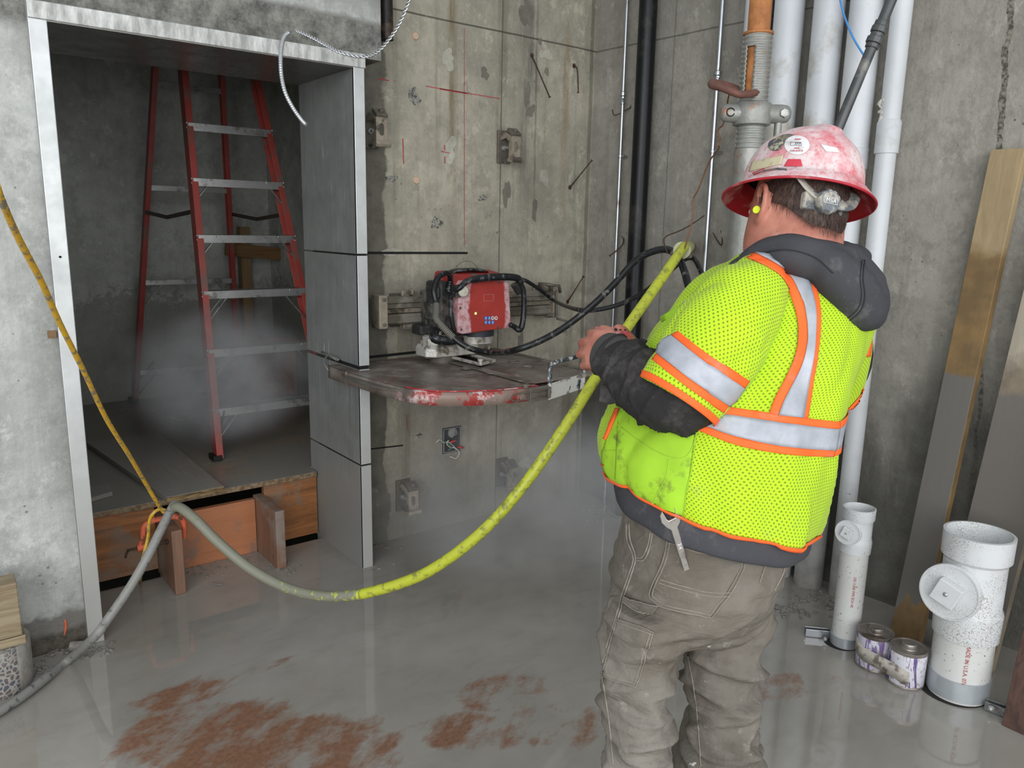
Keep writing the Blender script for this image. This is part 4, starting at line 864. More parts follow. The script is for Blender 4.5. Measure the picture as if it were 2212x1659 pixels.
bm = B(); tube(bm, c2, .009, 12, k=6); tag(obj('control_cable', bm, M_CABLE, None, True), 'thinner black control cable sagging from the saw handle to the water pipe', 'cable')

# ================================================================ cut out electric box and wires in the wall
bx = thing('electric_box', on(976, 949, 1, YS), 'square metal electric box cut open in the wall below the guard, wires spilling out', 'box')
a, b = on(957, 927, 1, YS), on(994, 972, 1, YS); x0, x1, z0, z1 = a.x, b.x, b.z, a.z
bm = B(); box(bm, (x0-.004, YS-.0015, z0-.004), (x1+.004, YS, z1+.004)); obj('opening', bm, plain('dark_box_inside', srgb(70, 76, 80), .5, .2, .3, 20, 0, srgb(30, 32, 34), .6, 14), bx)
bm = B()
for (u0, v0, u1, v1) in ((x0, z0, x0+.004, z1), (x1-.004, z0, x1, z1), (x0, z0, x1, z0+.004), (x0, z1-.004, x1, z1)): box(bm, (u0, YS-.006, v0), (u1, YS-.001, v1))
cyl(bm, V((x0+x1)/2, YS-.0, z1-.025), V((x0+x1)/2, YS-.012, z1-.025), .026, 18); obj('metal_rim', bm, M_ALU, bx, bevel=.001)
for nm, colr, pts in (('white_wire', srgb(214, 212, 206), [(970, 950), (965, 958), (972, 966), (984, 968), (992, 978), (985, 990), (972, 986)]), ('green_wire', srgb(60, 130, 92), [(956, 950), (962, 956), (970, 960), (975, 968), (968, 972)]), ('white_wire', srgb(206, 204, 198), [(942, 956), (950, 950), (958, 956), (968, 955), (978, 962), (986, 972)]), ('red_wire_nut', srgb(190, 44, 50), [(972, 956), (980, 953), (984, 951)]), ('red_wire_nut', srgb(190, 44, 50), [(988, 966), (996, 966), (1000, 967)]), ('black_wire', srgb(30, 30, 32), [(962, 940), (966, 948), (974, 950), (980, 944), (988, 942)])):
    bm = B(); tube(bm, [on(px, py, 1, YS-.018-.006*(i % 2)) for i, (px, py) in enumerate(pts)], .006 if 'nut' in nm else .0026, 8, k=4); obj(nm, bm, plain(nm+'_plastic', colr, .45), bx, True)

# ================================================================ nails and tie wires sticking out of the walls
M_NAIL = plain('rusty_nail_steel', srgb(74, 52, 44), .7, .2, .3, 50)
def nail(pts, label, r=.0035, head=True, nm='rusty_nail', cat='nail'):
    bm = B(); tube(bm, pts, r, 8, k=4 if len(pts) > 2 else 0)
    o = obj(nm, bm, M_NAIL, None, True); tag(o, label, cat, 'rusty nails and wires in the walls')
    if head: bm = B(); d = (pts[-1]-pts[-2]).normalized(); cyl(bm, pts[-1]-d*.001, pts[-1]+d*.004, r*1.9, 10); obj('nail_head', bm, M_NAIL, o)
    bm = B(); cyl(bm, pts[0]+V(0, -.0005, 0), pts[0]+V(0, .0006, 0), .012, 12); obj('rust_ring', bm, M_NAIL, o); return o
W_ = lambda px, py, d=0.0: on(px, py, 1, YS-d)
nail([W_(1149, 120), W_(1187, 209, .07)], 'long rusty nail slanting down from the upper wall left of the corner')
nail([W_(1240, 142), W_(1247, 150, .03), W_(1249, 190, .05), W_(1249, 199, .05)], 'rusty hooked nail hanging straight on the upper wall near the corner')
nail([W_(1231, 405), W_(1278, 347, .09)], 'rusty nail slanting up to the right across the wall corner')
nail([W_(1226, 652), W_(1260, 598, .09)], 'rusty nail above the sagging control cable')
Wr = lambda px, py, d=0.0: on(px, py, 0, XR(2.8)-d)
nail([Wr(1365, 230), Wr(1352, 238, .04), Wr(1328, 249, .08), Wr(1323, 237, .08)], 'bent rusty tie wire crossing the left thin conduit', .0028, False, 'tie_wire', 'wire')
nail([Wr(1347, 512), Wr(1344, 530, .05), Wr(1318, 552, .1)], 'rusty nail in front of the thin conduit beside the black cable')
Wq = lambda px, py, d=0.0: on(px, py, 0, XR(2.2)-d)
nail([Wq(1560, 500), Wq(1558, 530, .02), Wq(1540, 503, .06)], 'rusty V-shaped tie wire beside the second thin conduit', .0028, False, 'tie_wire', 'wire')
bm = B(); pts = [Wr(1475, 525, .08), at(1462, 555, 2.62), at(1440, 530, 2.62), at(1434, 512, 2.64), at(1450, 505, 2.66), at(1480, 490, 2.7), at(1521, 466, 2.75)]
tube(bm, [at(1442, 548, 2.60), at(1434, 522, 2.6), at(1440, 510, 2.62), at(1465, 500, 2.64), at(1490, 487, 2.66), at(1521, 466, 2.7)], .0022, 8, k=5)
tag(obj('tie_wire', bm, M_NAIL, None, True), 'thin rusty wire loop tying the hose to the wall spigot', 'wire', 'rusty nails and wires in the walls')
M_COPW = plain('brown_copper_wire', srgb(132, 92, 66), .5, .4)
bm = B(); tube(bm, [at(1588, 192, 2.3), at(1575, 205, 2.35), at(1570, 232, 2.4), at(1562, 268, 2.42), at(1552, 278, 2.42), at(1549, 290, 2.42), at(1556, 300, 2.42), at(1549, 312, 2.42), at(1553, 320, 2.43), at(1532, 350, 2.5), at(1508, 410, 2.55), at(1498, 430, 2.57), at(1496, 470, 2.58), at(1488, 505, 2.59), at(1478, 540, 2.58)], .0026, 8, k=5)
tag(obj('hanging_wire', bm, M_COPW, None, True), 'kinked brown wire hanging from the prop collar down to the wall spigot', 'wire')
# debris crumbs left where the walls meet the floor
M_CRUMB = plain('pale_concrete_crumb', srgb(128, 124, 117), .7, 0, .3, 60)
def crumbs(name, spots, label, n, seed, sz=(.003, .012)):
    rnd = random.Random(seed); bm = B()
    for _ in range(n):
        px, py = rnd.choice(spots); q_ = fl(px+rnd.gauss(0, 22), py+rnd.gauss(0, 8)); s = rnd.uniform(*sz)
        if q_.y > 3.42 or q_.x > XR(q_.y)-.02 or (q_.x > JR0-.03 and q_.y > YF-.03 and q_.x < JR1+.03) or (q_.y > YS-.02 and q_.x > JR0): continue
        r = bmesh.ops.create_icosphere(bm, subdivisions=1, radius=s); M_ = Matrix.Translation(q_+V(0, 0, s*.25)) @ Matrix.Rotation(rnd.uniform(0, 6), 4, 'Z')
        for v in r['verts']: v.co = M_ @ V(v.co.x*rnd.uniform(.8, 1.7), v.co.y, v.co.z*.55)
    o = obj(name, bm, M_CRUMB); tag(o, label, 'rubble', None, 'stuff'); return o
crumbs('concrete_rubble', [(470, 1222), (430, 1232), (520, 1212), (610, 1232), (790, 1222), (830, 1180), (950, 1140), (1080, 1100), (1200, 1072), (1240, 1066)], 'scattered pale concrete crumbs along the foot of the wall', 190, 3, (.002, .008))
crumbs('concrete_rubble', [(1290, 1100), (1310, 1120), (1330, 1112), (1690, 1318), (1720, 1320), (1740, 1290), (1780, 1290), (1800, 1310)], 'heap of wet crumbs at the foot of the pipe wall', 210, 5, (.003, .012))
crumbs('concrete_rubble', [(120, 1410), (140, 1400), (170, 1412), (205, 1398), (100, 1445)], 'gravelly crumbs in the corner by the left steel jamb', 120, 8, (.003, .010))
bm = B(); a = fl(457, 1262); b = fl(480, 1265); bar(bm, a+V(0, 0, .004), b+V(0, 0, .004), .006, .006); tag(obj('chalk_piece', bm, M_CRUMB, bevel=.002), 'small white sliver lying on the wet floor in front of the bracket boards', 'sliver')
# ================================================================ pipes on the right wall
M_PVC = plain('white_pvc', srgb(206, 209, 212), .42, 0, .05, 6, 0, srgb(176, 172, 162), .28, 3)
def pvc_dirty():
    t = NT('slurry_splashed_pvc'); x, y, z = t.xyz()
    c = t.mix(t.rng(t.noise(5, 5), .3, .7), srgb(200, 202, 204), srgb(216, 219, 222))
    k = t.rng(z, .05, .8, 1.0, 0.0); m = t.mul(t.rng(t.noise(3.2, 6, .65, t.scale(1, 1, .35)), .40, .52), k)
    c = t.mix(t.mul(m, .8), c, t.mix(t.rng(t.noise(14, 5), .4, .6), srgb(104, 98, 86), srgb(142, 136, 124))); c = t.mix(t.mul(t.rng(t.noise(40, 4), .66, .7), t.rng(z, .3, 1.2, .7, .1)), c, srgb(120, 112, 100))
    return t.fin(c, .45)
M_PVCD = pvc_dirty()
def onx(px, py, off): # a point seen at a pixel, off metres in front of the (slightly turned) right wall
    d = ray(px, py); n = Vector((1, .06, 0)); k = 3.0+.06*YS-off; return EYE+d*((k-n.dot(EYE))/n.dot(d))
def pipe(name, px, py, off, r, mat, label, cat='pipe', group=None, z0=-.02, z1=3.25, n=28, dome=False):
    c = onx(px, py, off); bm = B(); cyl(bm, V(c.x, c.y, z0), V(c.x, c.y, z1), r, n); o = obj(name, bm, mat, None, auto=40); tag(o, label, cat, group); return o, c
M_EMT = plain('galvanised_conduit', srgb(176, 180, 184), .28, .85, .1, 20, 0, srgb(120, 112, 104), .25, 6)
M_BLKP = plain('black_pipe', srgb(13, 14, 17), .4, 0, .3, 40, 0, srgb(44, 42, 40), .2, 5, .35)
e1, ce1 = pipe('electrical_conduit', 1355, 5, .05, .0105, M_EMT, 'thin galvanised conduit left of the black pipe near the corner', 'conduit', 'thin galvanised conduits')
e2, ce2 = pipe('electrical_conduit', 1561, 5, .07, .0115, M_EMT, 'thin galvanised conduit between the black pipe and the rusty prop', 'conduit', 'thin galvanised conduits')
def coupling(par, c, px, py, r):
    z = onx(px, py, .05).z; bm = B(); lathe(bm, V(c.x, c.y, z-.03), [(r*1.0, 0), (r*1.45, .002), (r*1.45, .018), (r*1.15, .022), (r*1.15, .038), (r*1.6, .042), (r*1.6, .058), (r*1.0, .062)], 20); obj('coupling', bm, M_EMT, par, auto=40)
    bm = B(); cyl(bm, V(c.x-.008, c.y-.008, z), V(c.x-.022, c.y-.022, z), .004, 8); obj('set_screw', bm, M_EMT, par)
WL[e1.name] = V(0, 0, 0)
coupling(e1, ce1, 1349, 212, .0105); coupling(e2, ce2, 1556, 170, .0115)
for par, c, pts in ((e1, ce1, (1348, 337)), (e2, ce2, (1547, 328))):
    z = onx(*pts, .05).z; bm = B(); lathe(bm, V(c.x, c.y, z-.008), [(.0125, 0), (.0145, .002), (.0145, .014), (.0125, .016)], 18); box(bm, (c.x, c.y-.004, z-.007), (XR(c.y), c.y+.004, z+.007)); cyl(bm, V(c.x+.0, c.y-.01, z), V(c.x+.002, c.y-.028, z), .006, 8); obj('pipe_strap', bm, M_EMT, par, auto=40)
bp, cb = pipe('black_drain_pipe', 1401, 5, .075, .044, M_BLKP, 'black vertical pipe standing near the wall corner', 'pipe')
zc_ = onx(1383, 745, .1).z; bm = B(); lathe(bm, V(cb.x, cb.y, zc_-.03), [(.045, 0), (.052, .003), (.052, .05), (.045, .053)], 28); obj('clamp_collar', bm, M_PVC, bp, auto=40)
wps = []
pipe('white_pvc_pipe', 1640, 5, .075, .056, M_PVC, 'white plastic pipe almost hidden behind the rusty prop', 'pipe', 'white pipes on the right wall')
pipe('white_pvc_pipe', 1707, 5, .085, .060, M_PVC, 'white plastic pipe just right of the rusty prop', 'pipe', 'white pipes on the right wall')
pipe('white_pvc_pipe', 1793, 5, .085, .060, M_PVC, 'white plastic pipe above the middle of the hard hat', 'pipe', 'white pipes on the right wall')
w3, c3 = pipe('white_pvc_pipe', 1873, 5, .085, .060, M_PVCD, 'white plastic pipe crossed by the grey pole, slurry stained at the foot', 'pipe', 'white pipes on the right wall')
w4, c4 = pipe('white_pvc_pipe', 1950, 5, .085, .037, M_PVCD, 'thinner white plastic pipe with a socket joint, rightmost on the wall', 'pipe', 'white pipes on the right wall')
z0 = onx(1915, 332, .09).z; z1 = onx(1920, 258, .09).z
bm = B(); lathe(bm, V(c4.x, c4.y, z0), [(.0375, 0), (.043, .001), (.0435, z1-z0-.012), (.0375, z1-z0)], 32); obj('socket_joint', bm, M_PVC, w4, auto=40)
z0 = onx(1862, 366, .09).z; z1 = onx(1866, 320, .09).z
bm = B(); lathe(bm, V(c3.x, c3.y, z0), [(.0605, 0), (.0625, .001), (.0625, z1-z0), (.0605, z1-z0+.001)], 32); obj('socket_joint', bm, M_PVC, w3, auto=40)
M_GLUE = plain('dried_glue_blob', srgb(206, 202, 190), .6, 0, .2, 60)
rnd = random.Random(4); bm = B()
for k in range(26):
    px, py = 1903+rnd.gauss(0, 4)-.0*k, 215+k*2.4+rnd.gauss(0, 2); q_ = onx(px, py, .115); r = bmesh.ops.create_icosphere(bm, subdivisions=1, radius=rnd.uniform(.003, .007))
    for v in r['verts']: v.co = v.co*rnd.uniform(.6, 1.5)+V(q_.x, q_.y, q_.z)
obj('dried_glue_drips', bm, M_GLUE, w4)

# ================================================================ steel prop
M_RUST = (lambda t: (t.bump(t.noise(60, 5), .3, .003), t.fin(t.mix(t.rng(t.noise(14, 6, .7), .35, .65), srgb(136, 84, 46), srgb(184, 122, 70)), .75))[1])(NT('orange_rusted_steel'))
M_PROP = plain('weathered_galvanised_prop', srgb(146, 146, 140), .5, .45, .14, 18, .004, srgb(150, 96, 60), .22, 7)
DP = 2.28; pc = at(1636, 100, DP); prop = thing('steel_prop', (pc.x, pc.y, 0), 'adjustable steel shoring prop with rusty inner tube and threaded galvanised outer tube', 'prop')
def zp(py, px=1625, D=DP): return at(px, py, D).z
ro = 29.5/F_PX*DP; zt_ = zp(75, 1636); zcol1 = zp(218, 1625); zcol0 = zp(266, 1620); zth = zp(318, 1612)
bm = B(); cyl(bm, V(pc.x, pc.y, zt_-.3), V(pc.x, pc.y, 3.25), ro*.80, 28); obj('inner_tube', bm, M_RUST, prop, auto=40)
# threaded outer tube, slot cut through it facing the camera
def thread(z0, z1, slot=None):
    bm = B(); n = 40; pitch = .0135; m = int((z1-z0)/pitch*4); rings = []
    for i in range(m+1):
        z = z0+(z1-z0)*i/m; rr = ro+(.0022 if i % 4 in (1, 2) else -.0006); rings.append([V(pc.x+rr*math.cos(2*PI*j/n), pc.y+rr*math.sin(2*PI*j/n), z) for j in range(n)])
    L = skinrings(bm, rings, slot is None)
    if slot:
        s0, s1, d0, w = slot; kill = [f for f in bm.faces if s0 < f.calc_center_median().z < s1 and Vector(((f.calc_center_median()-pc).x, (f.calc_center_median()-pc).y, 0)).normalized().dot(d0) > math.cos(w)]
        bmesh.ops.delete(bm, geom=kill, context='FACES')
    return bm
tocam = V(-pc.x, -pc.y, 0).normalized(); left = V(-tocam.y, tocam.x, 0)*-1
sd = (tocam*.90+V(tocam.y, -tocam.x, 0)*-(-.43)).normalized()
sd = (tocam*.88+V(-CR.x, -CR.y, 0).normalized()*.47).normalized()
bm = thread(zcol1-.002, zt_, (zp(205), zp(103), sd, .32)); o = obj('threaded_tube', bm, M_PROP, prop, auto=40); s_ = o.modifiers.new('s', 'SOLIDIFY'); s_.thickness = .0035
bm = B(); lathe(bm, V(pc.x, pc.y, zt_-.004), [(ro+.001, 0), (ro+.0035, .002), (ro+.0035, .008), (ro*.85, .011)], 32); obj('top_rim', bm, M_RUST, prop, auto=40)
obj('lower_thread', thread(zth, zcol0+.002), M_PROP, prop, auto=40)
bm = B(); cyl(bm, V(pc.x, pc.y, 0.006), V(pc.x, pc.y, zth), ro+.003, 32); obj('outer_tube', bm, M_PROP, prop, auto=40)
bm = B(); box(bm, (pc.x-.052, pc.y-.052, 0), (pc.x+.052, pc.y+.052, .007)); obj('base_plate', bm, M_PROP, prop)
rh = V(CR.x, CR.y, 0).normalized(); fh = V(CF.x, CF.y, 0).normalized(); zm = (zcol0+zcol1)/2; hh = (zcol1-zcol0)/2
bm = B(); lathe(bm, V(pc.x, pc.y, zcol0-.004), [(ro+.003, 0), (ro+.014, .004), (ro+.017, .02), (ro+.017, .046), (ro+.013, hh*2), (ro+.003, hh*2+.006)], 32); obj('collar_nut', bm, M_PROP, prop, auto=50)
for s, l_ in ((-1, .072), (1, .085)):
    bm = B(); c_ = V(pc.x, pc.y, zm)+rh*s*l_-fh*.01; tube(bm, [V(pc.x, pc.y, zm-.002)+rh*s*.03-fh*.012, c_-rh*s*.01, c_+rh*s*.016, c_+rh*s*.026], [(.03, hh*.85), (.02, hh*.85), (.018, hh*.75), (.008, hh*.4)], 16, k=4); obj('collar_ear', bm, M_PROP, prop, auto=60)
    bm = B(); cc = c_-fh*.018
    if s > 0: lathe(bm, cc, [(.014, 0), (.012, .009), (.001, .010)], 6, tuple(-fh)); obj('collar_bolt', bm, M_ALU, prop, auto=30)
    else: lathe(bm, cc+fh*.004, [(.013, 0), (.013, .006), (.010, .006), (.009, -.008+.008), (.0005, .0)], 20, tuple(-fh)); obj('collar_eye', bm, M_BLACKGAP, prop)
bm = B(); c_ = V(pc.x, pc.y, 0)+rh*.078-fh*.006; cyl(bm, V(c_.x, c_.y, zcol0-.13), V(c_.x, c_.y, zcol0+.01), .011, 14); obj('hinge_pin', bm, M_PROP, prop, auto=40)
bm = B(); tube(bm, [V(pc.x, pc.y, zp(200))-fh*.03+rh*-.0, at(1600, 204, DP-.07), at(1560, 190, DP-.05), at(1540, 185, DP-.02), at(1536, 181, DP+.02), at(1542, 178, DP+.05), at(1575, 186, DP+.07), at(1600, 196, DP+.07)], .0105, 12, k=5); obj('prop_pin', bm, plain('brown_rusted_pin', srgb(112, 76, 66), .65, .2, .2, 40), prop, True, label='brown rusted locking pin')

# grey pole leaning across the pipes, blue cord
M_POLE = plain('scuffed_grey_pole', srgb(84, 86, 86), .42, .4, .16, 20, 0, srgb(126, 124, 118), .25, 9)
A = at(1938, -30, 2.40); Bf = fl(1347, 1398); Bf.z = .004
bm = B(); tube(bm, [A, Bf], .0166, 16); po = obj('grey_pole', bm, M_POLE, None, auto=40); tag(po, 'grey steel pole leaning diagonally across the white pipes behind the worker', 'pole')
for t0, t1, r in ((.045, .052, .021), (.052, .060, .024), (.060, .066, .020), (.066, .074, .025), (.074, .080, .021)):
    bm = B(); cyl(bm, lerp(A, Bf, t0), lerp(A, Bf, t1), r, 18); obj('threaded_coupling', bm, M_POLE, po, bevel=.002)
bm = B(); tube(bm, [onx(1808, -40, .17), onx(1815, 0, .17), onx(1825, 38, .17), onx(1845, 85, .18), onx(1871, 127, .20)], .0038, 8, k=5)
tag(obj('blue_cord', bm, plain('bright_blue_cord', srgb(74, 146, 214), .5), None, True), 'thin bright blue cord hanging in front of the white pipes', 'cord')

# yellowish spigot stub the hose hangs on
s0 = onx(1484, 532, .0); s1 = onx(1468, 540, .16)
st = thing('wall_spigot', s0, 'round yellowish pipe stub sticking out of the right wall where the hose hooks on', 'spigot')
bm = B(); cyl(bm, s0+V(.02, 0, 0), at(1473, 541, 2.63), .027, 24); obj('stub', bm, plain('yellowed_plastic_stub', srgb(170, 172, 96), .5, 0, .2, 20, 0, srgb(140, 136, 120), .4, 10), st, auto=40)
bm = B(); e = at(1473, 541, 2.63); d_ = (e-s0).normalized(); tube(bm, [e-d_*.01, e+d_*.004], .0295, 24); obj('lip', bm, plain('yellowed_lip', srgb(186, 186, 150), .5), st, auto=40)
bm = B(); cyl(bm, at(1488, 550, 2.66), at(1489, 558, 2.66), .010, 8); obj('clamp_screw', bm, M_CASTD, st)

# ================================================================ cleanout risers
def zat(c, px, py, near=0.0):   # height where the sight line through a pixel passes the axis (or the near side) of a riser
    d = ray(px, py); hd_ = math.hypot(c.x, c.y)-near; dh = math.hypot(d.x, d.y); return CAM_H+d.z*hd_/dh
M_RISER = (lambda t: (t.fin(t.mix(t.rng(t.noise(80, 4, .7), .62, .66), t.mix(t.mul(t.rng(t.noise(4, 6, .6), .4, .7), .35), srgb(214, 214, 211), srgb(186, 180, 168)), srgb(132, 122, 108)), .4)))(NT('spattered_white_pvc'))
M_RISER2 = (lambda t: (t.fin(t.mix(t.mul(t.rng(t.noise(260, 3, .7), .50, .62), t.rng(t.noise(7, 4), .40, .60)), srgb(214, 216, 217), srgb(140, 134, 122)), .4)))(NT('speckled_white_fitting'))
M_REDP = plain('red_pipe_print', srgb(176, 84, 84), .6)
M_BAND = plain('zinc_band', srgb(178, 184, 188), .35, .4, .1, 12)
def riser(base, r, marks, label, plug, plug_r, thing_txt):
    """marks: pixel heights (on the near side): clamp bottom, clamp top, hub bottom, hub top, upper hub bottom, rim"""
    R = thing('cleanout_riser', base, label, 'pipe', 'white cleanout risers'); px = marks[0]
    Z = [zat(base, x, y, r) for x, y in marks[1:]]
    zc0, zc1, zh0, zh1, zu0, zr = Z
    bm = B(); cyl(bm, V(base.x, base.y, .0), V(base.x, base.y, zh0+.03), r, 48); obj('pipe', bm, M_RISER, R, auto=40)
    bm = B(); lathe(bm, V(base.x, base.y, 0), [(r, zh0), (r*1.09, zh0+.002), (r*1.12, zh1-.01), (r*1.10, zh1), (r*1.03, zh1+.012), (r*1.03, zu0-.006), (r*1.08, zu0), (r*1.14, zu0+.006), (r*1.15, zr), (r*1.05, zr+.001), (r*1.02, zr-.05), (r*1.0, zr-.09), (.001, zr-.1)], 56); obj('wye_fitting', bm, M_RISER2, R, auto=35)
    tc_ = V(-base.x, -base.y, 0).normalized(); bd = (tc_*.92+V(tc_.y, -tc_.x, 0)*-.0+V(-CR.x, -CR.y, 0).normalized()*.37+V(0, 0, .10)).normalized(); pc_ = plug; body = V(base.x, base.y, pc_.z-.06)
    bm = B(); t_ = bd; tube(bm, [pc_-t_*(r*1.25)+V(.02, 0, -.03), pc_-t_*(r*.55), pc_-t_*.016], [r*.9, plug_r*.93, plug_r*.93], 40); obj('wye_branch', bm, M_RISER2, R, auto=40)
    bm = B(); lathe(bm, pc_-t_*.020, [(plug_r*.95, 0), (plug_r*1.0, .002), (plug_r*1.0, .018), (plug_r*.985, .021), (plug_r*.93, .0215), (plug_r*.92, .0185), (.001, .0185)], 48, tuple(t_)); pl_ = obj('cleanout_plug', bm, M_RISER2, R, auto=35)
    u = t_.cross(V(0, 0, 1)).normalized(); w_ = u.cross(t_)
    ang = .35; uu = u*math.cos(ang)+w_*math.sin(ang); ww = -u*math.sin(ang)+w_*math.cos(ang); sq = plug_r*.41
    bm = B(); a = [pc_+uu*sx*sq+ww*sy*sq for sx, sy in ((-1, -1), (1, -1), (1, 1), (-1, 1))]; prism(bm, a, t_*plug_r*.34); bmesh.ops.recalc_face_normals(bm, faces=bm.faces); obj('square_nut', bm, M_RISER2, pl_, bevel=.003)
    bm = B(); lathe(bm, pc_+t_*(plug_r*.34-.001), [(plug_r*.09, 0), (plug_r*.07, .004), (.001, .006)], 12, tuple(t_)); obj('centre_screw', bm, M_ALU, pl_, auto=60)
    bm = B(); lathe(bm, V(base.x, base.y, zc0), [(r*1.0, 0), (r*1.05, .001), (r*1.05, zc1-zc0), (r*1.0, zc1-zc0+.001)], 48); obj('riser_clamp', bm, M_BAND, R, auto=40)
    return R, Z
bC = fl(2062, 1520); bC = V(bC.x, bC.y, 0)+V(bC.x, bC.y, 0).normalized()*.088
bigp = at(2050, 1280, (bC-EYE).dot(CF)-.135)
RB, ZB = riser(bC, .091, [0, (2050, 1512), (2050, 1470), (2060, 1388), (2070, 1328), (2095, 1222), (2104, 1168)], 'large white cleanout riser with a big round plug, near the right edge', bigp, .092, 'MADE')
sC = fl(1822, 1404); sC = V(sC.x, sC.y, 0)+V(sC.x, sC.y, 0).normalized()*.052
smp = at(1831, 1151, (sC-EYE).dot(CF)-.122)
RS, ZS_ = riser(sC, .049, [0, (1823, 1402), (1824, 1382), (1838, 1200), (1842, 1172), (1852, 1130), (1855, 1105)], 'smaller white cleanout riser behind the glue cans', smp, .046, '')
def riser_text(par, c, r, s, size, zc_, ang, n='printed_text'):
    """characters standing round the pipe, reading downwards"""
    az = math.atan2(-c.y, -c.x)+ang
    cu_dir = V(math.cos(az), math.sin(az), 0); tang = V(-math.sin(az), math.cos(az), 0)
    text_mesh(n, s, size, M_REDP, par, V(c.x, c.y, zc_)+cu_dir*(r+.0008), (0, 0, -1), tuple(tang) if V(0, 0, -1).cross(tang).dot(cu_dir) > 0 else tuple(-tang), .0005)
riser_text(RB, bC, .091, 'P/MADE IN U.S.A. 07/01', .017, (ZB[1]+ZB[2])/2-.0, .18)
riser_text(RS, sC, .049, 'OD 3.500 PIPE SCH 40', .0125, ZS_[2]-.14, .22)
# galvanised struts the risers are clamped to
def strut(p, q, label, w=.022, h=.030):
    d = (q-p).normalized(); n = V(-d.y, d.x, 0); bm = B(); L = (q-p).length; o_ = (p+q)/2
    for s in (-1, 1): obox(bm, V(o_.x, o_.y, .002+h/2)+n*s*w/2, d, n, (0, 0, 1), L/2, .0018, h/2)
    obox(bm, V(o_.x, o_.y, .003), d, n, (0, 0, 1), L/2, w/2, .0018)
    o = obj('clamp_strut', bm, M_EMT, None, bevel=.0008); tag(o, label, 'strut', 'galvanised riser clamp struts'); return o
t1 = strut(V(sC.x-.005, sC.y+.055, 0), V(fl(1738, 1372).x, fl(1738, 1372).y, 0), 'short galvanised strut clamping the smaller riser, pointing left on the floor')
bm = B(); v = fl(1783, 1380, .017); lathe(bm, V(v.x-.0, v.y, .017), [(.008, 0), (.008, .006), (.001, .009)], 6, (-1, 0, 0)); obj('strut_bolt', bm, M_ALU, t1)
t2 = strut(V(bC.x-.03, bC.y-.100, 0), V(bC.x+.02, bC.y-.42, 0), 'galvanised strut clamping the large riser, running towards the lower right edge')
bm = B(); lathe(bm, V(bC.x-.045, bC.y-.125, .022), [(.010, 0), (.010, .008), (.006, .014), (.001, .016)], 6, (-1, 0, 0)); obj('strut_bolt', bm, M_ALU, t2)
M_HOLE = plain('painted_hole_shade', srgb(34, 31, 28), .8)  # near-black colour painted in for the shade inside holes
for c, r, nm in ((bC, .106, 0), (sC, .062, 0)):
    bm = B(); lathe(bm, V(c.x-.004, c.y+.012, .0008), [(r, 0), (r, .0006), (.001, .0006)], 40); tag(obj('hole_shade_disc', bm, M_HOLE), kind='structure')  # no hole is cut: a flat dark disc paints its shade round the riser

# ================================================================ solvent cans
M_TIN = plain('dull_tin', srgb(150, 142, 136), .35, .6, .15, 20, 0, srgb(104, 94, 86), .35, 9)
def can_mat(name, base, purple, cov):
    t = NT(name); x, y, z = t.xyz(); n = t.noise(1, 4, .6, t.scale(30, 30, 4), .6)
    c = t.mix(t.rng(n, cov, cov+.02), base, purple); c = t.mix(t.mul(t.rng(t.noise(60, 4), .55, .62), .6), c, srgb(130, 116, 104)); return t.fin(c, .45)
M_CANW = can_mat('white_can_label', srgb(206, 204, 212), srgb(92, 66, 128), .57); M_CANP = can_mat('stained_can_label', srgb(190, 188, 200), srgb(112, 92, 140), .55)
def can(loc, r, h_, mat, label):
    c = thing('solvent_can', loc, label, 'can', 'two taped solvent cans'); b_ = V(*loc)
    bm = B(); lathe(bm, b_, [(r*.97, 0), (r, .003), (r*.985, .006), (r*.985, h_-.008), (r, h_-.005), (r, h_), (r*.93, h_), (r*.90, h_-.005), (.001, h_-.005)], 40); obj('tin', bm, M_TIN, c, auto=40)
    bm = B(); lathe(bm, b_, [(r*.985, .009), (r*.995, .010), (r*.995, h_-.014), (r*.985, h_-.013)], 40); obj('paper_label', bm, mat, c, auto=40)
    bm = B(); lathe(bm, b_+V(0, 0, h_-.005), [(r*.46, 0), (r*.44, .004), (r*.40, .005), (r*.40, .016), (r*.37, .019), (r*.1, .019), (.001, .019)], 32); obj('screw_cap', bm, M_TIN, c, auto=40)
    return c
v1 = fl(1882, 1452); v1 = V(v1.x, v1.y, 0)+V(v1.x, v1.y, 0).normalized()*.058; v2 = fl(1948, 1487); v2 = V(v2.x, v2.y, 0)+V(v2.x, v2.y, 0).normalized()*.058
rc = .060; d_ = (v2-v1); 
if d_.length < 2*rc+.002: v2 = v1+d_.normalized()*(2*rc+.002)
hc = zat(v1, 1893, 1362)
K1 = can(v1, rc, hc, M_CANP, 'dirty solvent can next to the smaller riser, left of the pair'); K2 = can(v2, rc, hc, M_CANW, 'purple dripped solvent can with torn white label, right of the pair')
M_TAPE = plain('grubby_white_tape', srgb(176, 170, 160), .6, 0, .12, 40, 0, srgb(112, 102, 92), .4, 30)
tc = V(-v1.x, -v1.y, 0).normalized(); side = (v2-v1).normalized(); nn = V(side.y, -side.x, 0); nn = nn if nn.dot(tc) > 0 else -nn
path = []
for k in range(-6, 9): a = PI*.5+k*.16; path.append(v1+(side*math.cos(a+.25)+nn*math.sin(a+.25))*(rc+.0015))
path = [v1+(side*math.cos(a)+nn*math.sin(a))*(rc+.0015) for a in [PI*.5+.17*k for k in range(7, -1, -1)]]+[v2+(side*math.cos(a)+nn*math.sin(a))*(rc+.0015) for a in [PI*.5-.17*k for k in range(0, 5)]]
bm = B(); n = len(path); rows = [[], []]
for i, q_ in enumerate(path):
    zz_ = .085-.045*i/(n-1); rows[0].append(bm.verts.new(V(q_.x, q_.y, zz_+.026))); rows[1].append(bm.verts.new(V(q_.x, q_.y, zz_-.026)))
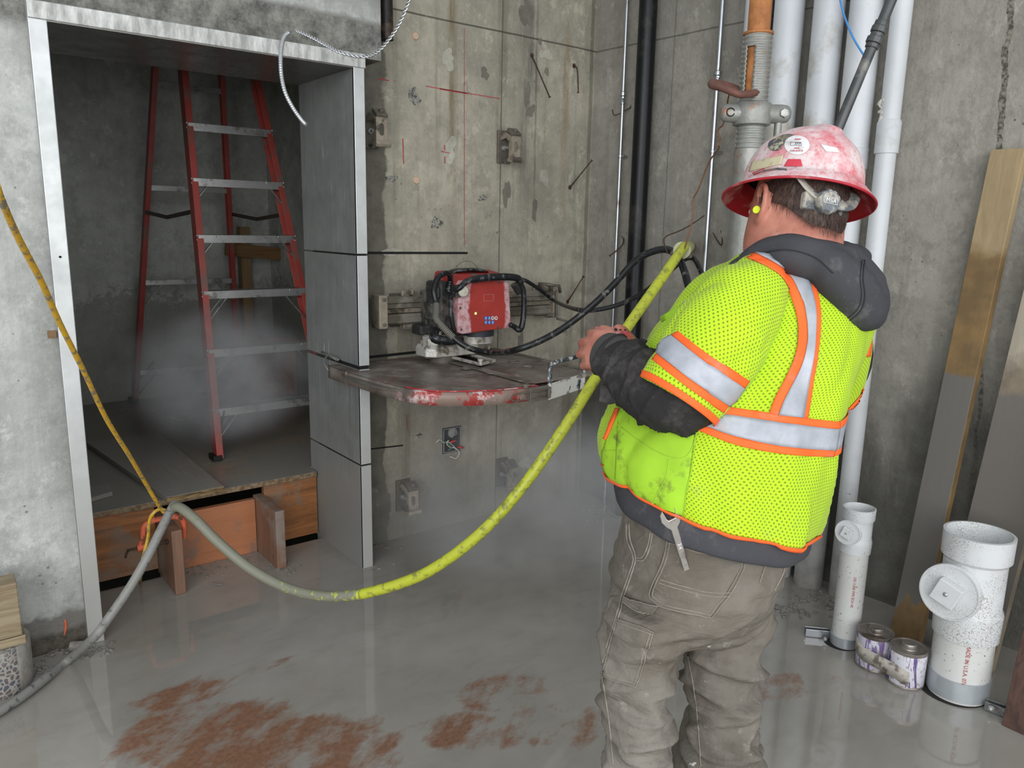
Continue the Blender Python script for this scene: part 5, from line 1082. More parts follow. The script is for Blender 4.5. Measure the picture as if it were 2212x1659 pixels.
for i in range(n-1): bm.faces.new((rows[0][i], rows[0][i+1], rows[1][i+1], rows[1][i]))
o = obj('tape_strip', bm, M_TAPE, None, True); s_ = o.modifiers.new('s', 'SOLIDIFY'); s_.thickness = .0008; tag(o, 'grubby white tape strip holding the two solvent cans together', 'tape')

# ================================================================ lumber leaning on the right wall
M_P1 = wood('slurry_dipped_pine', srgb(172, 146, 104), srgb(140, 112, 74), 'z', 1, None, 0, .6, None, 0, .5)
def plank_mat(name, hi, brown, lo, z_br, z_lo):
    t = NT(name); x, y, z = t.xyz(); g = t.noise(1.3, 7, .7, t.scale(26, 26, 2), .6)
    c = t.mix(t.rng(g, .35, .7), hi, tuple(q*.72 for q in hi)); n = t.mul(t.sub(t.noise(5, 6, .65), .5), .25)
    c = t.mix(t.mul(t.rng(t.add(z, n), z_br, z_br+.06, 1, 0), .8), c, t.mix(t.rng(t.noise(9, 5), .4, .6), brown, tuple(q*.55 for q in brown)))
    nf = t.xyz(t.n.new('ShaderNodeNewGeometry').outputs['Normal'])[0]; face = t.math('LESS_THAN', nf, -.5)
    inner = t.math('GREATER_THAN', t.add(t.noise(4, 5, .6, t.scale(3, 3, .6)), t.mul(t.rng(z, .05, .5), .5)), .62)
    c = t.mix(t.mul(t.mul(t.rng(t.add(z, t.mul(n, .3)), z_lo, z_lo+.015, 1, 0), face), t.mx(.0, inner)), c, lo)
    t.bump(g, .3, .003); return t.fin(c, .6)
M_PL1 = plank_mat('slurry_dipped_plank', srgb(170, 148, 112), srgb(128, 98, 54), srgb(108, 104, 98), 1.45, 1.02)
M_PL2 = plank_mat('grey_weathered_plank', srgb(176, 166, 148), srgb(140, 124, 104), srgb(112, 107, 100), 1.05, .98)
def leaning(name, bot, top, w, th, mat, label, grp=None):
    bot, top = Vector(bot), Vector(top); d = (top-bot).normalized(); wv = V(0, 1, 0); wv = (wv-d*wv.dot(d)).normalized(); tv = d.cross(wv).normalized()
    bm = B(); a = []
    for p_ in (bot, top): a += [p_-wv*w/2-tv*th/2, p_-wv*w/2+tv*th/2, p_+wv*w/2+tv*th/2, p_+wv*w/2-tv*th/2]
    lo = min(q_.z for q_ in a[:4])
    for i in range(4): a[i] = a[i]+d*((0.001-a[i].z)/d.z)
    hexa(bm, a); bmesh.ops.recalc_face_normals(bm, faces=bm.faces); return tag(obj(name, bm, mat, bevel=.002), label, 'plank', grp)
bt = (fl(1920, 1372)+fl(1992, 1402))/2
tpp = onx(2178, 324, .035)
leaning('leaning_plank', (bt.x+.0, bt.y, 0), (tpp.x, tpp.y-.005, tpp.z), .108, .04, M_PL1, 'long pine plank leaning on the right wall, its lower half coated in grey slurry', 'planks leaning on the right wall')
leaning('leaning_plank', (2.905, 1.005, 0), (3.065, .93, 1.56), .19, .035, M_PL2, 'wide weathered plank leaning behind the large riser, cropped by the right edge', 'planks leaning on the right wall')
M_RB = wood('red_brown_rough_board', srgb(96, 68, 58), srgb(66, 46, 40), 'z', 1.6, None, 0, .75, None, 0, .8)
r0 = fl(2160, 1564); leaning('leaning_plank', (r0.x+.012, r0.y-.10, 0), (r0.x+.30, r0.y-.07, 1.0), .19, .03, M_RB, 'dark red-brown rough board at the lower right edge, in front of the large riser', 'planks leaning on the right wall')

# ================================================================ things at the lower left
M_CORE = concrete('drilled_core_concrete', srgb(162, 158, 150), .2, None, None, lambda t, c, x, y, z: t.mix(t.mul(t.math('GREATER_THAN', t.voro(62, None, 'DISTANCE_TO_EDGE'), .12), t.mul(t.rng(t.noise(5, 3), .42, .5), t.math('LESS_THAN', t.add(x, t.mul(y, .0)), .155))), c, t.mix(t.voro(62, None, 'F1', 1, 1), srgb(84, 92, 106), srgb(120, 100, 90))), .7, .2)
cc = V(.088, 2.862, 0); rr = .115
bm = B(); lathe(bm, cc, [(rr*.99, 0), (rr, .004), (rr, .152), (rr*.985, .156), (.001, .157)], 64); tag(obj('concrete_core', bm, M_CORE, None, auto=40), 'drilled round concrete core showing pink and grey aggregate, standing at the lower left edge', 'core')
M_BLOCK = wood('pale_pine_block', srgb(164, 150, 122), srgb(120, 100, 74), 'x', 1.4, None, 0, .6, None, 0, .7)
pb = on(47, 1262, 1, 2.76)
z_a = on(55, 1382, 1, 2.76).z
bm = B(); box(bm, (-.45, 2.78, .158), (.186, 2.88, .158+.030)); tag(obj('wood_block', bm, M_BLOCK, bevel=.003), 'thin timber board lying on the concrete core under the thicker block', 'block', 'timber blocks on the core')
bm = B(); box(bm, (-.45, 2.782, .190), (.178, 2.87, pb.z)); tag(obj('wood_block', bm, M_BLOCK, bevel=.003), 'thick timber block on top of the thin board at the lower left edge', 'block', 'timber blocks on the core')
v = fl(168, 1396, .018); bm = B(); tube(bm, [V(v.x-.02, v.y+.012, .019), V(v.x+.022, v.y-.012, .019)], .0175, 20); pf = obj('pvc_coupling', bm, M_CRUMB, None, auto=40); tag(pf, 'small grey pipe coupling lying by the foot of the left jamb', 'fitting')
bm = B(); d_ = V(.042, -.024, 0).normalized(); e_ = V(v.x+.0222, v.y-.0122, .019); cyl(bm, e_, e_+d_*.0008, .0135, 18); obj('bore', bm, M_HOLE, pf)
lw = bpy.data.objects['wall_left']
bm = B(); a = on(140, 1338, 1, YL-.001); b = on(139, 1372, 1, YL-.001); tube(bm, [a, lerp(a, b, .4)+V(.004, 0, 0), b], [.002, .006, .002], 6, k=3); obj('orange_paint_mark', bm, plain('orange_spray_paint', srgb(214, 116, 80), .7, 0, .2, 50), lw)
bm = B(); a = on(112, 722, 1, YL-.004); box(bm, (a.x-.012, YL-.012, a.z-.012), (a.x+.012, YL, a.z+.012)); obj('timber_shim', bm, M_PINEX, lw)

# ================================================================ black pipe stub and metal clad cables at the top
st0 = on(828, 60, 1, YS-.06)
bm = B(); a = on(846, 92, 1, YS-.05); b = on(824, -30, 1, YS-.05)
x_ = (on(833, 60, 1, YS-.05)).x; zt0 = on(835, 88, 1, YS-.05).z
tube(bm, [V(on(835, 90, 1, YS-.06).x, YS-.06, zt0), V(on(828, 0, 1, YS-.06).x, YS-.06, 3.2)], .030, 24)
ps = obj('black_pipe_stub', bm, plain('black_steel_pipe', srgb(38, 34, 31), .45, .3, .3, 20, 0, srgb(84, 66, 52), .3, 8), None, auto=40); tag(ps, 'black pipe coming down from above and ending beside the steel frame corner', 'pipe')
bm = B(); cyl(bm, V(on(835, 90, 1, YS-.06).x, YS-.06, zt0-.0006), V(on(835, 90, 1, YS-.06).x, YS-.06, zt0+.001), .027, 20); obj('open_end', bm, M_BLACKGAP, ps)
M_MC = plain('bright_metal_cladding', srgb(206, 208, 210), .25, .8, .08, 60)
DM = 2.62
def twisted(pts, r, label, name, pitch=.02, strands=2):
    Z = crom([tuple(p_) for p_ in pts], 16); P_ = [Vector(z) for z in Z]; acc = 0; fr = frames(P_); bm = B()
    for s in range(strands):
        line = []; acc = 0
        for i, (p_, (t_, u, w_)) in enumerate(zip(P_, fr)):
            if i: acc += (P_[i]-P_[i-1]).length
            a = 2*PI*acc/pitch+2*PI*s/strands; line.append(p_+(u*math.cos(a)+w_*math.sin(a))*r*.75)
        tube(bm, line, r*.7, 6)
    return tag(obj(name, bm, M_MC, None, True), label, 'cable')
q = [at(889, -20, 2.3), at(880, 10, 2.34), at(862, 52, 2.38), at(838, 88, 2.42), at(815, 112, 2.46), at(790, 122, 2.50), at(765, 121, 2.50), at(735, 113, 2.50), at(705, 98, 2.54), at(680, 84, 2.57), at(655, 72, 2.60), at(640, 66, 2.62)]
# resample finely so the twist shows
Zf = crom([tuple(p_) for p_ in q], 60); 
twisted([Vector(z) for z in Zf[::3]], .0042, 'twisted silver tie cable drooping across the top right frame corner', 'twisted_cable', .030)
m = [at(640, 66, 2.62), at(625, 70, 2.60), at(614, 80, 2.58), at(608, 100, 2.56), at(606, 130, 2.54), at(608, 165, 2.53), at(616, 200, 2.52), at(632, 232, 2.52), at(650, 258, 2.52), at(662, 271, 2.52)]
Z = [Vector(z) for z in crom([tuple(p_) for p_ in m], 26)]; bm = B(); rad = [(.0072 if i % 4 < 2 else .0058) for i in range(len(Z))]
for i in range(6): rad[-1-i] = .002+.0008*i
tube(bm, Z[30:], rad[30:], 10); mc = obj('flexible_conduit', bm, M_MC, None, auto=60); tag(mc, 'short ribbed metal conduit end hanging free in the opening', 'conduit')
# ================================================================ the worker
DW = 1.62
RH = V(CR.x, CR.y, 0).normalized(); FH = V(CF.x, CF.y, 0).normalized(); ZZ = V(0, 0, 1)
def hring(L, R, yc, b, D=DW, slope=0.0, n=72, ex=2.0, fs=0.0, extra=None):
    """level ring whose left and right ends are seen at L and R; b half thickness; slope tips it left to right"""
    c = at((L+R)/2, yc, D); a = (R-L)/2*D/F_PX; out = []
    for j in range(n):
        t = 2*PI*j/n; ct, st = math.cos(t), math.sin(t); x = math.copysign(abs(ct)**(2/ex), ct)*a; y = math.copysign(abs(st)**(2/ex), st)*b
        out.append(c+RH*x+FH*y+ZZ*(slope*x/a+fs*y/b))
    return out
def section_loft(secs, k, n=72, cap=True, uv=None, ex=2.2):
    S = [s if len(s) == 7 else tuple(s)+(0.0,)*(7-len(s)) for s in secs]; S = [(s[0], s[1], s[2], s[3], s[4] or DW, s[5], s[6]) for s in S]
    Z = crom(S, k); rings = [hring(z[0], z[1], z[2], z[3], z[4], z[5], n, ex, z[6]) for z in Z]
    bm = B(); acc = [0]
    for i in range(1, len(rings)): acc.append(acc[-1]+(rings[i][n//4*3]-rings[i-1][n//4*3]).length)
    per = .235*2*PI
    skinrings(bm, rings, cap, (lambda a, b: (b/n*per, acc[a])) if uv else None); return bm
def path_loft(pts, k=6, n=40, uv=False, cap=True, per=None):
    """pts: (px, py, D, half width px, half depth m)"""
    Z = crom([tuple(p) for p in pts], k); P_ = [at(z[0], z[1], z[2]) for z in Z]; bm = B(); rings = []; acc = [0]
    for i, z in enumerate(Z):
        t = (P_[min(i+1, len(P_)-1)]-P_[max(i-1, 0)]).normalized(); s = t.cross(CF).normalized(); d = s.cross(t).normalized()
        if i: acc.append(acc[-1]+(P_[i]-P_[i-1]).length)
        a = z[3]*z[2]/F_PX; rings.append([P_[i]+s*math.cos(2*PI*j/n)*a+d*math.sin(2*PI*j/n)*z[4] for j in range(n)])
    skinrings(bm, rings, cap, (lambda a, b: (b/n*2*PI*(per or .09), acc[a])) if uv else None); return bm
def blob(bm, c, ax, ay, az, r):
    """ellipsoid"""
    q = bmesh.ops.create_uvsphere(bm, u_segments=24, v_segments=16, radius=1); ax, ay, az = Vector(ax).normalized(), Vector(ay).normalized(), Vector(az).normalized()
    for v in q['verts']: v.co = Vector(c)+ax*v.co.x*r[0]+ay*v.co.y*r[1]+az*v.co.z*r[2]
def merge(bm, other):
    me = bpy.data.meshes.new('t'); other.to_mesh(me); other.free(); bm.from_mesh(me); bpy.data.meshes.remove(me)
def bvh_of(o):
    me = o.data; vs = [v.co+WL.get(o.name, V(0, 0, 0)) for v in me.vertices]; return BVHTree.FromPolygons(vs, [tuple(p.vertices) for p in me.polygons])
def cast(bvh, px, py, off=.002, mid=None, tries=40):
    for i in range(tries):
        d = ray(px, py).normalized(); h = bvh.ray_cast(EYE, d)
        if h[0] is not None: nn = h[1] if h[1].dot(d) < 0 else -h[1]; return h[0]+nn*off
        if mid is None: return None
        px += (mid[0]-px)*.06; py += (mid[1]-py)*.06
    return None
def resample(pl_, n):
    L = [0]
    for a, b in zip(pl_, pl_[1:]): L.append(L[-1]+math.hypot(b[0]-a[0], b[1]-a[1]))
    out = []
    for i in range(n+1):
        s = L[-1]*i/n; j = max(k for k in range(len(L)) if L[k] <= s+1e-9); j = min(j, len(pl_)-2); t = (s-L[j])/max(L[j+1]-L[j], 1e-9); out.append((pl_[j][0]+(pl_[j+1][0]-pl_[j][0])*t, pl_[j][1]+(pl_[j+1][1]-pl_[j][1])*t))
    return out
def drape(name, A, Bp, bvh, mat, parent, n=60, m=6, off=.0022, th=.0012, mid=(1600, 850), label=None, smooth_line=True):
    """cloth strip lying on a garment between two edge lines"""
    if smooth_line:
        if len(A) > 2: A = crom(A, 6)
        if len(Bp) > 2: Bp = crom(Bp, 6)
    A, Bp = resample(A, n), resample(Bp, n); bm = B(); G = []
    for j in range(m+1):
        row = []
        for i in range(n+1):
            t = j/m; row.append(cast(bvh, A[i][0]*(1-t)+Bp[i][0]*t, A[i][1]*(1-t)+Bp[i][1]*t, off, mid))
        G.append(row)
    Vt = [[bm.verts.new(p) if p else None for p in r] for r in G]
    for j in range(m):
        for i in range(n):
            q = (Vt[j][i], Vt[j][i+1], Vt[j+1][i+1], Vt[j+1][i])
            if all(q) and max((q[0].co-q[2].co).length, (q[1].co-q[3].co).length) < .12: bm.faces.new(q)
    bmesh.ops.recalc_face_normals(bm, faces=bm.faces); bm.normal_update()
    if bm.faces and sum(f.normal.dot(f.calc_center_median()-EYE) for f in bm.faces) > 0: bmesh.ops.reverse_faces(bm, faces=bm.faces)
    o = obj(name, bm, mat, parent, True, label=label); s = o.modifiers.new('s', 'SOLIDIFY'); s.thickness = th; s.offset = 1; return o
def drape_line(bm, pts, bvh, r=.0009, off=.0012, mid=(1500, 1300), n=60, sm=True):
    if sm and len(pts) > 2: pts = crom(pts, 6)
    P_ = [cast(bvh, a, b, off, mid) for a, b in resample(pts, n)]; P_ = [p for p in P_ if p]
    seg = [P_[0]]
    for p in P_[1:]:
        if (p-seg[-1]).length > .06:
            if len(seg) > 2: tube(bm, seg, r, 5)
            seg = [p]
        elif (p-seg[-1]).length > 1e-5: seg.append(p)
    if len(seg) > 2: tube(bm, seg, r, 5)

# ---- materials of the clothes
def mesh_cloth(name, base, dot, s=.0088):
    t = NT(name); u, v, _ = t.xyz(t.uv)
    row = t.math('DIVIDE', v, s*.62); ri = t.math('FLOOR', row); sh = t.mul(t.math('MODULO', t.math('ABSOLUTE', ri), 2.0), .5)
    fu = t.sub(t.math('FRACT', t.add(t.math('DIVIDE', u, s), sh)), .5); fv = t.mul(t.sub(t.math('FRACT', row), .5), .62)
    d = t.math('SQRT', t.add(t.mul(fu, fu), t.mul(fv, fv))); hole = t.rng(d, .15, .23, 1.0, 0.0)
    c = t.mix(t.rng(t.noise(5, 4), .3, .7), base, tuple(q*.86 for q in base)); c = t.mix(t.mul(hole, .8), c, dot)
    c = t.mix(t.mul(t.rng(t.noise(5, 7, .7, t.scale(1, 1, 1, off=(2, 3, 1))), .60, .68), .3), c, srgb(128, 130, 84))
    t.bump(t.sub(1.0, hole), .35, .0012); t.fin(c, .75, 0, .25); t.b.inputs['Sheen Weight'].default_value = .1; return t.m
M_MESHC = mesh_cloth('lime_mesh_cloth', srgb(186, 222, 38), srgb(84, 106, 18))
M_LIME = plain('lime_woven_cloth', srgb(156, 200, 50), .75, 0, .14, 6, .002, srgb(112, 130, 50), .20, 14, .25)
M_ORNG = plain('fluorescent_orange_tape', srgb(250, 104, 44), .65, 0, .06, 20, 0, srgb(214, 120, 90), .2, 12, .3)
def silver():
    t = NT('silver_reflective_tape'); c = t.mix(t.rng(t.noise(8, 6, .65), .32, .7), srgb(146, 150, 158), srgb(186, 189, 197)); c = t.mix(t.mul(t.rng(t.noise(26, 6, .7), .56, .66), .4), c, srgb(150, 148, 140)); t.bump(t.noise(14, 5, .6, t.scale(1, 1, 2)), .3, .004); return t.fin(c, .55, .15)
M_SILV = silver()
def cloth(name, base, dust, amt, wr=.006, rough=.9, an=(1, 1, 1), sc=10):
    t = NT(name); c = t.mix(t.rng(t.noise(3, 5), .3, .7), tuple(q*.8 for q in base), tuple(q*1.15 for q in base))
    c = t.mix(t.mul(t.rng(t.noise(6, 8, .72), .62-amt*.25, .76-amt*.2), .75), c, dust); c = t.mix(t.mul(t.rng(t.noise(60, 5, .7), .60, .70), .5*amt), c, tuple(min(1, q*1.3) for q in dust))
    w = t.noise(sc, 4, .5, t.scale(*an), .8); fine = t.noise(900, 1); t.bump(t.add(w, t.mul(fine, .05)), .5, wr)
    t.fin(c, rough, 0, .2); return t.m
M_HOOD = cloth('charcoal_fleece', srgb(68, 68, 72), srgb(118, 116, 114), .25, .004)
M_SLEEVE = cloth('dirty_black_sleeve', srgb(48, 46, 46), srgb(96, 92, 90), .4, .003)
def pants_mat():
    t = NT('dusty_grey_canvas'); z = t.xyz()[2]
    c = t.mix(t.rng(t.noise(4, 7, .62), .34, .68), srgb(98, 92, 84), srgb(144, 139, 131)); c = t.mix(t.mul(t.rng(z, .35, .75), .25), c, srgb(104, 94, 80))
    c = t.mix(t.mul(t.rng(t.noise(9, 8, .75), .58, .70), .5), c, srgb(186, 182, 174)); sp = t.mul(t.rng(t.noise(26, 6, .75, t.scale(1, 1, 1.6)), .66, .69), t.rng(t.noise(3, 2), .5, .6)); c = t.mix(t.mul(sp, .8), c, srgb(220, 218, 212))
    cr1 = t.math('POWER', t.sub(1.0, t.math('MINIMUM', t.mul(t.math('ABSOLUTE', t.sub(t.noise(7, 3, .5, t.scale(1, 1, 2.1), .6), .5)), 9.0), 1.0)), 2.0); cr2 = t.math('POWER', t.sub(1.0, t.math('MINIMUM', t.mul(t.math('ABSOLUTE', t.sub(t.noise(13, 3, .5, t.scale(1, 1, 1.7, off=(4, 2, 9)), .6), .5)), 8.0), 1.0)), 2.0)
    t.bump(t.add(t.add(t.noise(9, 6, .62, t.scale(1, 1, 2.4), 1.2), t.mul(t.noise(700, 1), .04)), t.sub(t.mul(cr1, .22), t.mul(cr2, .14))), .6, .009); return t.fin(c, .85, 0, .2)
M_PANT = pants_mat(); M_STITCH = plain('pale_stitching', srgb(172, 164, 150), .8)
M_STITD = plain('worn_seam_edge', srgb(142, 134, 122), .85, 0, .2, 60)
def skin_mat():
    t = NT('sunburnt_skin'); c = t.mix(t.rng(t.noise(9, 5, .6), .35, .68), srgb(160, 96, 82), srgb(202, 140, 120)); c = t.mix(t.mul(t.rng(t.noise(40, 5, .7), .55, .68), .4), c, srgb(142, 84, 72)); c = t.mix(t.mul(t.rng(t.noise(22, 6, .7), .62, .7), .35), c, srgb(216, 190, 178))
    t.bump(t.add(t.noise(60, 4), t.mul(t.noise(220, 3), .4)), .35, .0016); t.fin(c, .55, 0, .35); t.b.inputs['Subsurface Weight'].default_value = .08; t.b.inputs['Subsurface Radius'].default_value = (.01, .004, .002); return t.m
M_SKIN = skin_mat()
M_HAIR = (lambda t: (t.bump(t.noise(1, 4, .6, t.scale(240, 240, 40)), .6, .002), t.fin(t.mix(t.rng(t.noise(1, 4, .6, t.scale(200, 200, 40)), .35, .65), srgb(40, 28, 24), srgb(84, 62, 52)), .6))[1])(NT('dark_brown_hair'))

foot0 = fl(1440, 1900); pc0 = at(1540, 1100, DW)
man = thing('person', (pc0.x, pc0.y, 0), 'person in lime safety vest and dusty red hard hat, seen from behind, holding a remote', 'person')

# ---- hat and head axes
GV = 57.2; az = math.radians(19)
fdir = V(math.sin(math.radians(GV)), math.cos(math.radians(GV)), 0); rdir = V(fdir.y, -fdir.x, 0)
HN = (ZZ+fdir*math.tan(math.radians(16.5))+rdir*math.tan(math.radians(2.8))).normalized()
HF = V(math.sin(az), math.cos(az), 0); HF = (HF-HN*HF.dot(HN)).normalized(); HRt = HF.cross(HN).normalized()
HC = at(1728, 419, 1.575)                       # centre of the brim
SK = HC-HN*.030-HF*.008-HRt*.014-CU*.004
def hp(f, r, u): return SK+HF*f+HRt*r+HN*u

# ---- body: one continuous surface (head, neck, trunk, arms, hands, legs)
bm = B()
secs = [(.108, -.004, .028, .036), (.092, -.006, .056, .07), (.06, -.006, .073, .09), (.02, -.004, .079, .098), (-.015, 0, .080, .099), (-.045, .006, .082, .094), (-.075, .014, .082, .084), (-.10, .022, .074, .072), (-.122, .03, .055, .056), (-.138, .036, .026, .03)]
rings = []
for u, f, a, b in crom(secs, 4): rings.append([hp(f+math.sin(2*PI*j/40)*b, math.cos(2*PI*j/40)*a, u) for j in range(40)])
skinrings(bm, rings)
tube(bm, [hp(.088, 0, .02), hp(.108, 0, -.005), hp(.118, 0, -.028), hp(.098, 0, -.038)], [.010, .012, .015, .012], 14, k=4)      # nose
for s in (-1, 1): blob(bm, hp(.108, s*.012, -.032), HRt, HF, HN, (.009, .01, .008)); blob(bm, hp(.072, s*.034, .012), HRt, HF, HN, (.02, .02, .009))
tube(bm, [hp(.085, -.022, -.062), hp(.094, 0, -.060), hp(.085, .022, -.062)], [.006, .008, .006], 10, k=4)
tube(bm, [hp(.082, -.02, -.072), hp(.092, 0, -.072), hp(.082, .02, -.072)], [.006, .0085, .006], 10, k=4)
blob(bm, hp(.078, 0, -.105), HRt, HF, HN, (.026, .024, .02))
def ear(s):
    c = lambda f, u, r=0: hp(-.002+f, s*(.080+r), -.018+u)
    tube(bm, [c(.014, .012, 0), c(.010, .030, .006), c(-.006, .038, .012), c(-.022, .030, .016), c(-.026, .008, .016), c(-.018, -.014, .012), c(-.004, -.028, .006), c(.010, -.026, .002), c(.010, -.012, .0)], [.0045, .0055, .006, .006, .0058, .006, .007, .006, .004], 10, k=4)
    tube(bm, [c(-.012, .022, .0), c(-.014, .0, .0), c(-.004, -.016, -.002)], [(.016, .006), (.016, .006), (.012, .006)], 12, k=3)
ear(-1); ear(1)
nb = at(1716, 560, 1.60)
tube(bm, [hp(-.018, .004, -.02), hp(-.022, .006, -.07), hp(-.018, .004, -.11), nb+V(0, 0, .02), nb+V(0, 0, -.08)], [(.070, .080), (.074, .080), (.076, .078), (.078, .078), (.08, .07)], 28, k=4)
merge(bm, section_loft([(1420, 1610, 1170, .10), (1400, 1660, 1080, .13), (1370, 1730, 950, .17), (1410, 1770, 800, .17), (1460, 1800, 700, .15), (1540, 1780, 640, .11), (1630, 1750, 600, .07)], 3, 32))
SL = [(1640, 640, 1.52), (1560, 740, 1.44), (1495, 835, 1.42)]; ARML = [at(*SL[0]), at(*SL[1]), at(*SL[2]), at(1430, 850, 1.44), at(1375, 818, 1.49), at(1335, 778, 1.545), at(1322, 766, 1.57)]
tube(bm, ARML, [.05, .048, .044, .042, .036, .03, .029], 18, k=4)
ARMR = [at(1800, 650, 1.74), at(1805, 760, 1.86), at(1720, 850, 1.96), at(1560, 842, 1.90), at(1440, 812, 1.80), at(1375, 768, 1.71), at(1362, 752, 1.69)]
tube(bm, ARMR, [.06, .052, .047, .043, .036, .029, .028], 18, k=4)
def leg_axis(px, D, pts): return [at(x, y, D) for x, y in pts]
LLx = at(1377, 1640, 1.55); RLx = at(1556, 1640, 1.69)
for a, b, Lx, D in (((1400, 1260), (1385, 1430), LLx, 1.56), ((1560, 1270), (1560, 1430), RLx, 1.66)):
    tube(bm, [at(*a, D), at(*b, D), V(Lx.x, Lx.y, Lx.z+.02), V(Lx.x, Lx.y, .30), V(Lx.x, Lx.y, .10)], [.045, .042, .038, .036, .035], 18, k=4)
# hands: palm, four fingers, thumb; fingers close round the remote
def cp(px, py, D): return at(px, py, D)
def hand(W0, mcps, curl, thumb, rf):
    c = sum(mcps, V(0, 0, 0))/4
    for i, m_ in enumerate(mcps):           # metacarpal fans make the palm
        tube(bm, [W0, lerp(W0, m_, .5)+curl(.0, i)*0, m_], [.019, .0165, .0118], 12, k=3)
    for i in range(3): tube(bm, [lerp(W0, mcps[i], .15), lerp(mcps[i], mcps[i+1], .5)], [.018, .0125], 12)
    for i, m_ in enumerate(mcps):
        L = (.044, .048, .045, .036)[i]; p1 = m_+curl(1, i)*L; p2 = p1+curl(2, i)*L*.62; p3 = p2+curl(3, i)*L*.52; r = rf[i]
        tube(bm, [m_, lerp(m_, p1, .55), p1, lerp(p1, p2, .5), p2, lerp(p2, p3, .6), p3], [r*1.12, r*.98, r*1.05, r*.92, r*.98, r*.9, r*.6], 12)
    tube(bm, thumb, [.016, .0125, .0122, .0105, .008], 12, k=3)
MC = [cp(1292, 722, 1.612), cp(1273, 740, 1.622), cp(1267, 763, 1.622), cp(1272, 787, 1.612)]
def curlL(k, i):
    base = {1: (-.25, -.02, 1.0), 2: (.95, .10, .35), 3: (.55, .2, -.85)}[k] if k else (0, 0, 1); d = CR*base[0]+CD*(base[1]+.05*(i-1.5))+CF*base[2]; return d.normalized()
hand(cp(1322, 765, 1.572), MC, curlL, [cp(1330, 750, 1.575), cp(1322, 728, 1.592), cp(1312, 716, 1.615), cp(1302, 712, 1.64), cp(1300, 712, 1.658)], (.0105, .0108, .0102, .0092))
MR = [cp(1352, 722, 1.735), cp(1360, 736, 1.745), cp(1364, 754, 1.745), cp(1364, 772, 1.735)]
def curlR(k, i):
    base = {1: (-.55, -.15, .8), 2: (-.9, .15, -.1), 3: (-.3, .3, -.9)}[k] if k else (0, 0, 1); d = CR*base[0]+CD*(base[1]+.05*(i-1.5))+CF*base[2]; return d.normalized()
hand(cp(1368, 752, 1.69), MR, curlR, [cp(1362, 738, 1.68), cp(1352, 724, 1.675), cp(1345, 715, 1.665), cp(1335, 710, 1.66), cp(1328, 711, 1.655)], (.0105, .0108, .0102, .0092))
bm = remesh(bm, .0042, 3, .5)
body = obj('body', bm, M_SKIN, man, True)
# knuckle and eye detail
M_EYE = plain('eye_white', srgb(220, 214, 206), .25); M_IRIS = plain('dark_iris', srgb(50, 40, 34), .2)
for s in (-1, 1):
    bm = B(); blob(bm, hp(.085, s*.033, 0), HRt, HF, HN, (.012, .012, .0095)); e_ = obj('eye', bm, M_EYE, body, True)
    bm = B(); blob(bm, hp(.0945, s*.033, -.002), HRt, HF, HN, (.005, .0035, .005)); obj('iris', bm, M_IRIS, body, True)

# ---- hair: cap of short hair plus strands along the nape
bm = B(); rings = []; hs = [(.03, -.004, .083, .103), (.0, -.006, .0845, .104), (-.03, -.010, .0845, .101), (-.06, -.012, .083, .095), (-.085, -.012, .078, .092)]
for u, f, a, b in crom(hs[:-1], 4):
    row = []
    for j in range(41):
        t = math.radians(176)+math.radians(188)*j/40; ue = max(u, -.012-.062*abs(math.sin(t))**2.2)+u*.04; row.append(hp(f+math.sin(t)*b, math.cos(t)*a, ue))
    rings.append(row)
L = [[bm.verts.new(p) for p in r] for r in rings]
for i in range(len(L)-1):
    for j in range(40): bm.faces.new((L[i][j], L[i][j+1], L[i+1][j+1], L[i+1][j]))
wob(bm, .004, 60, 2); rnd = random.Random(11)
for k in range(2600):
    t = math.radians(rnd.uniform(172, 368)); u = rnd.uniform(-.1, .03); a = .0825-.00*u; b = .101; st = math.sin(t)
    if u < -.010-.058*abs(st)**2.2+rnd.uniform(-.012, .006): continue
    p0_ = hp(-.008+st*b, math.cos(t)*a, u); out = (HRt*math.cos(t)*b+HF*st*a).normalized(); ln = rnd.uniform(.010, .022); tip = p0_-HN*ln+out*rnd.uniform(.001, .005)+HRt*rnd.uniform(-.005, .005)+HF*rnd.uniform(-.004, .004); sd_ = out.cross(HN).normalized()*.0007
    try: bm.faces.new((bm.verts.new(p0_+out*.002-sd_), bm.verts.new(p0_+out*.002+sd_), bm.verts.new(tip)))
    except ValueError: pass
o = obj('hair', bm, M_HAIR, man, True)

# ---- earplug
bm = B(); e0 = hp(.006, -.080, -.026); d_ = (-HRt*.8-HF*.05-HN*.08-CF*.55).normalized(); tube(bm, [e0, e0+d_*.006, e0+d_*.014, e0+d_*.0155], [.0055, .0066, .0078, .0072], 18); obj('ear_plug', bm, plain('lime_foam_plug', srgb(226, 240, 50), .7, 0, .05), man, auto=50)

# ---- hard hat
def hat_mat():
    t = NT('dusty_red_hard_hat'); o_ = HC
    n = t.noise(9, 8, .72); dust = t.rng(n, .30, .54); fine = t.rng(t.noise(90, 4, .7), .2, .5)
    c = t.mix(t.rng(t.noise(20, 4), .3, .7), srgb(196, 52, 70), srgb(206, 72, 88)); c = t.mix(t.mul(t.mul(dust, fine), .92), c, srgb(216, 206, 205)); c = t.mix(t.mul(t.rng(t.noise(4, 5, .6), .58, .68), .5), c, srgb(196, 190, 186)); t.bump(t.noise(80, 4), .15, .0015); return t.fin(c, .5)
M_HAT = hat_mat(); M_HATU = plain('red_hat_underside', srgb(168, 26, 44), .4, 0, .12, 12, 0, srgb(196, 120, 124), .2, 14)
hat = bpy.data.objects.new('hard_hat', None)
def hatp(th, rho, h): return HC+HF*(math.cos(th)*rho)+HRt*(math.sin(th)*rho)+HN*h
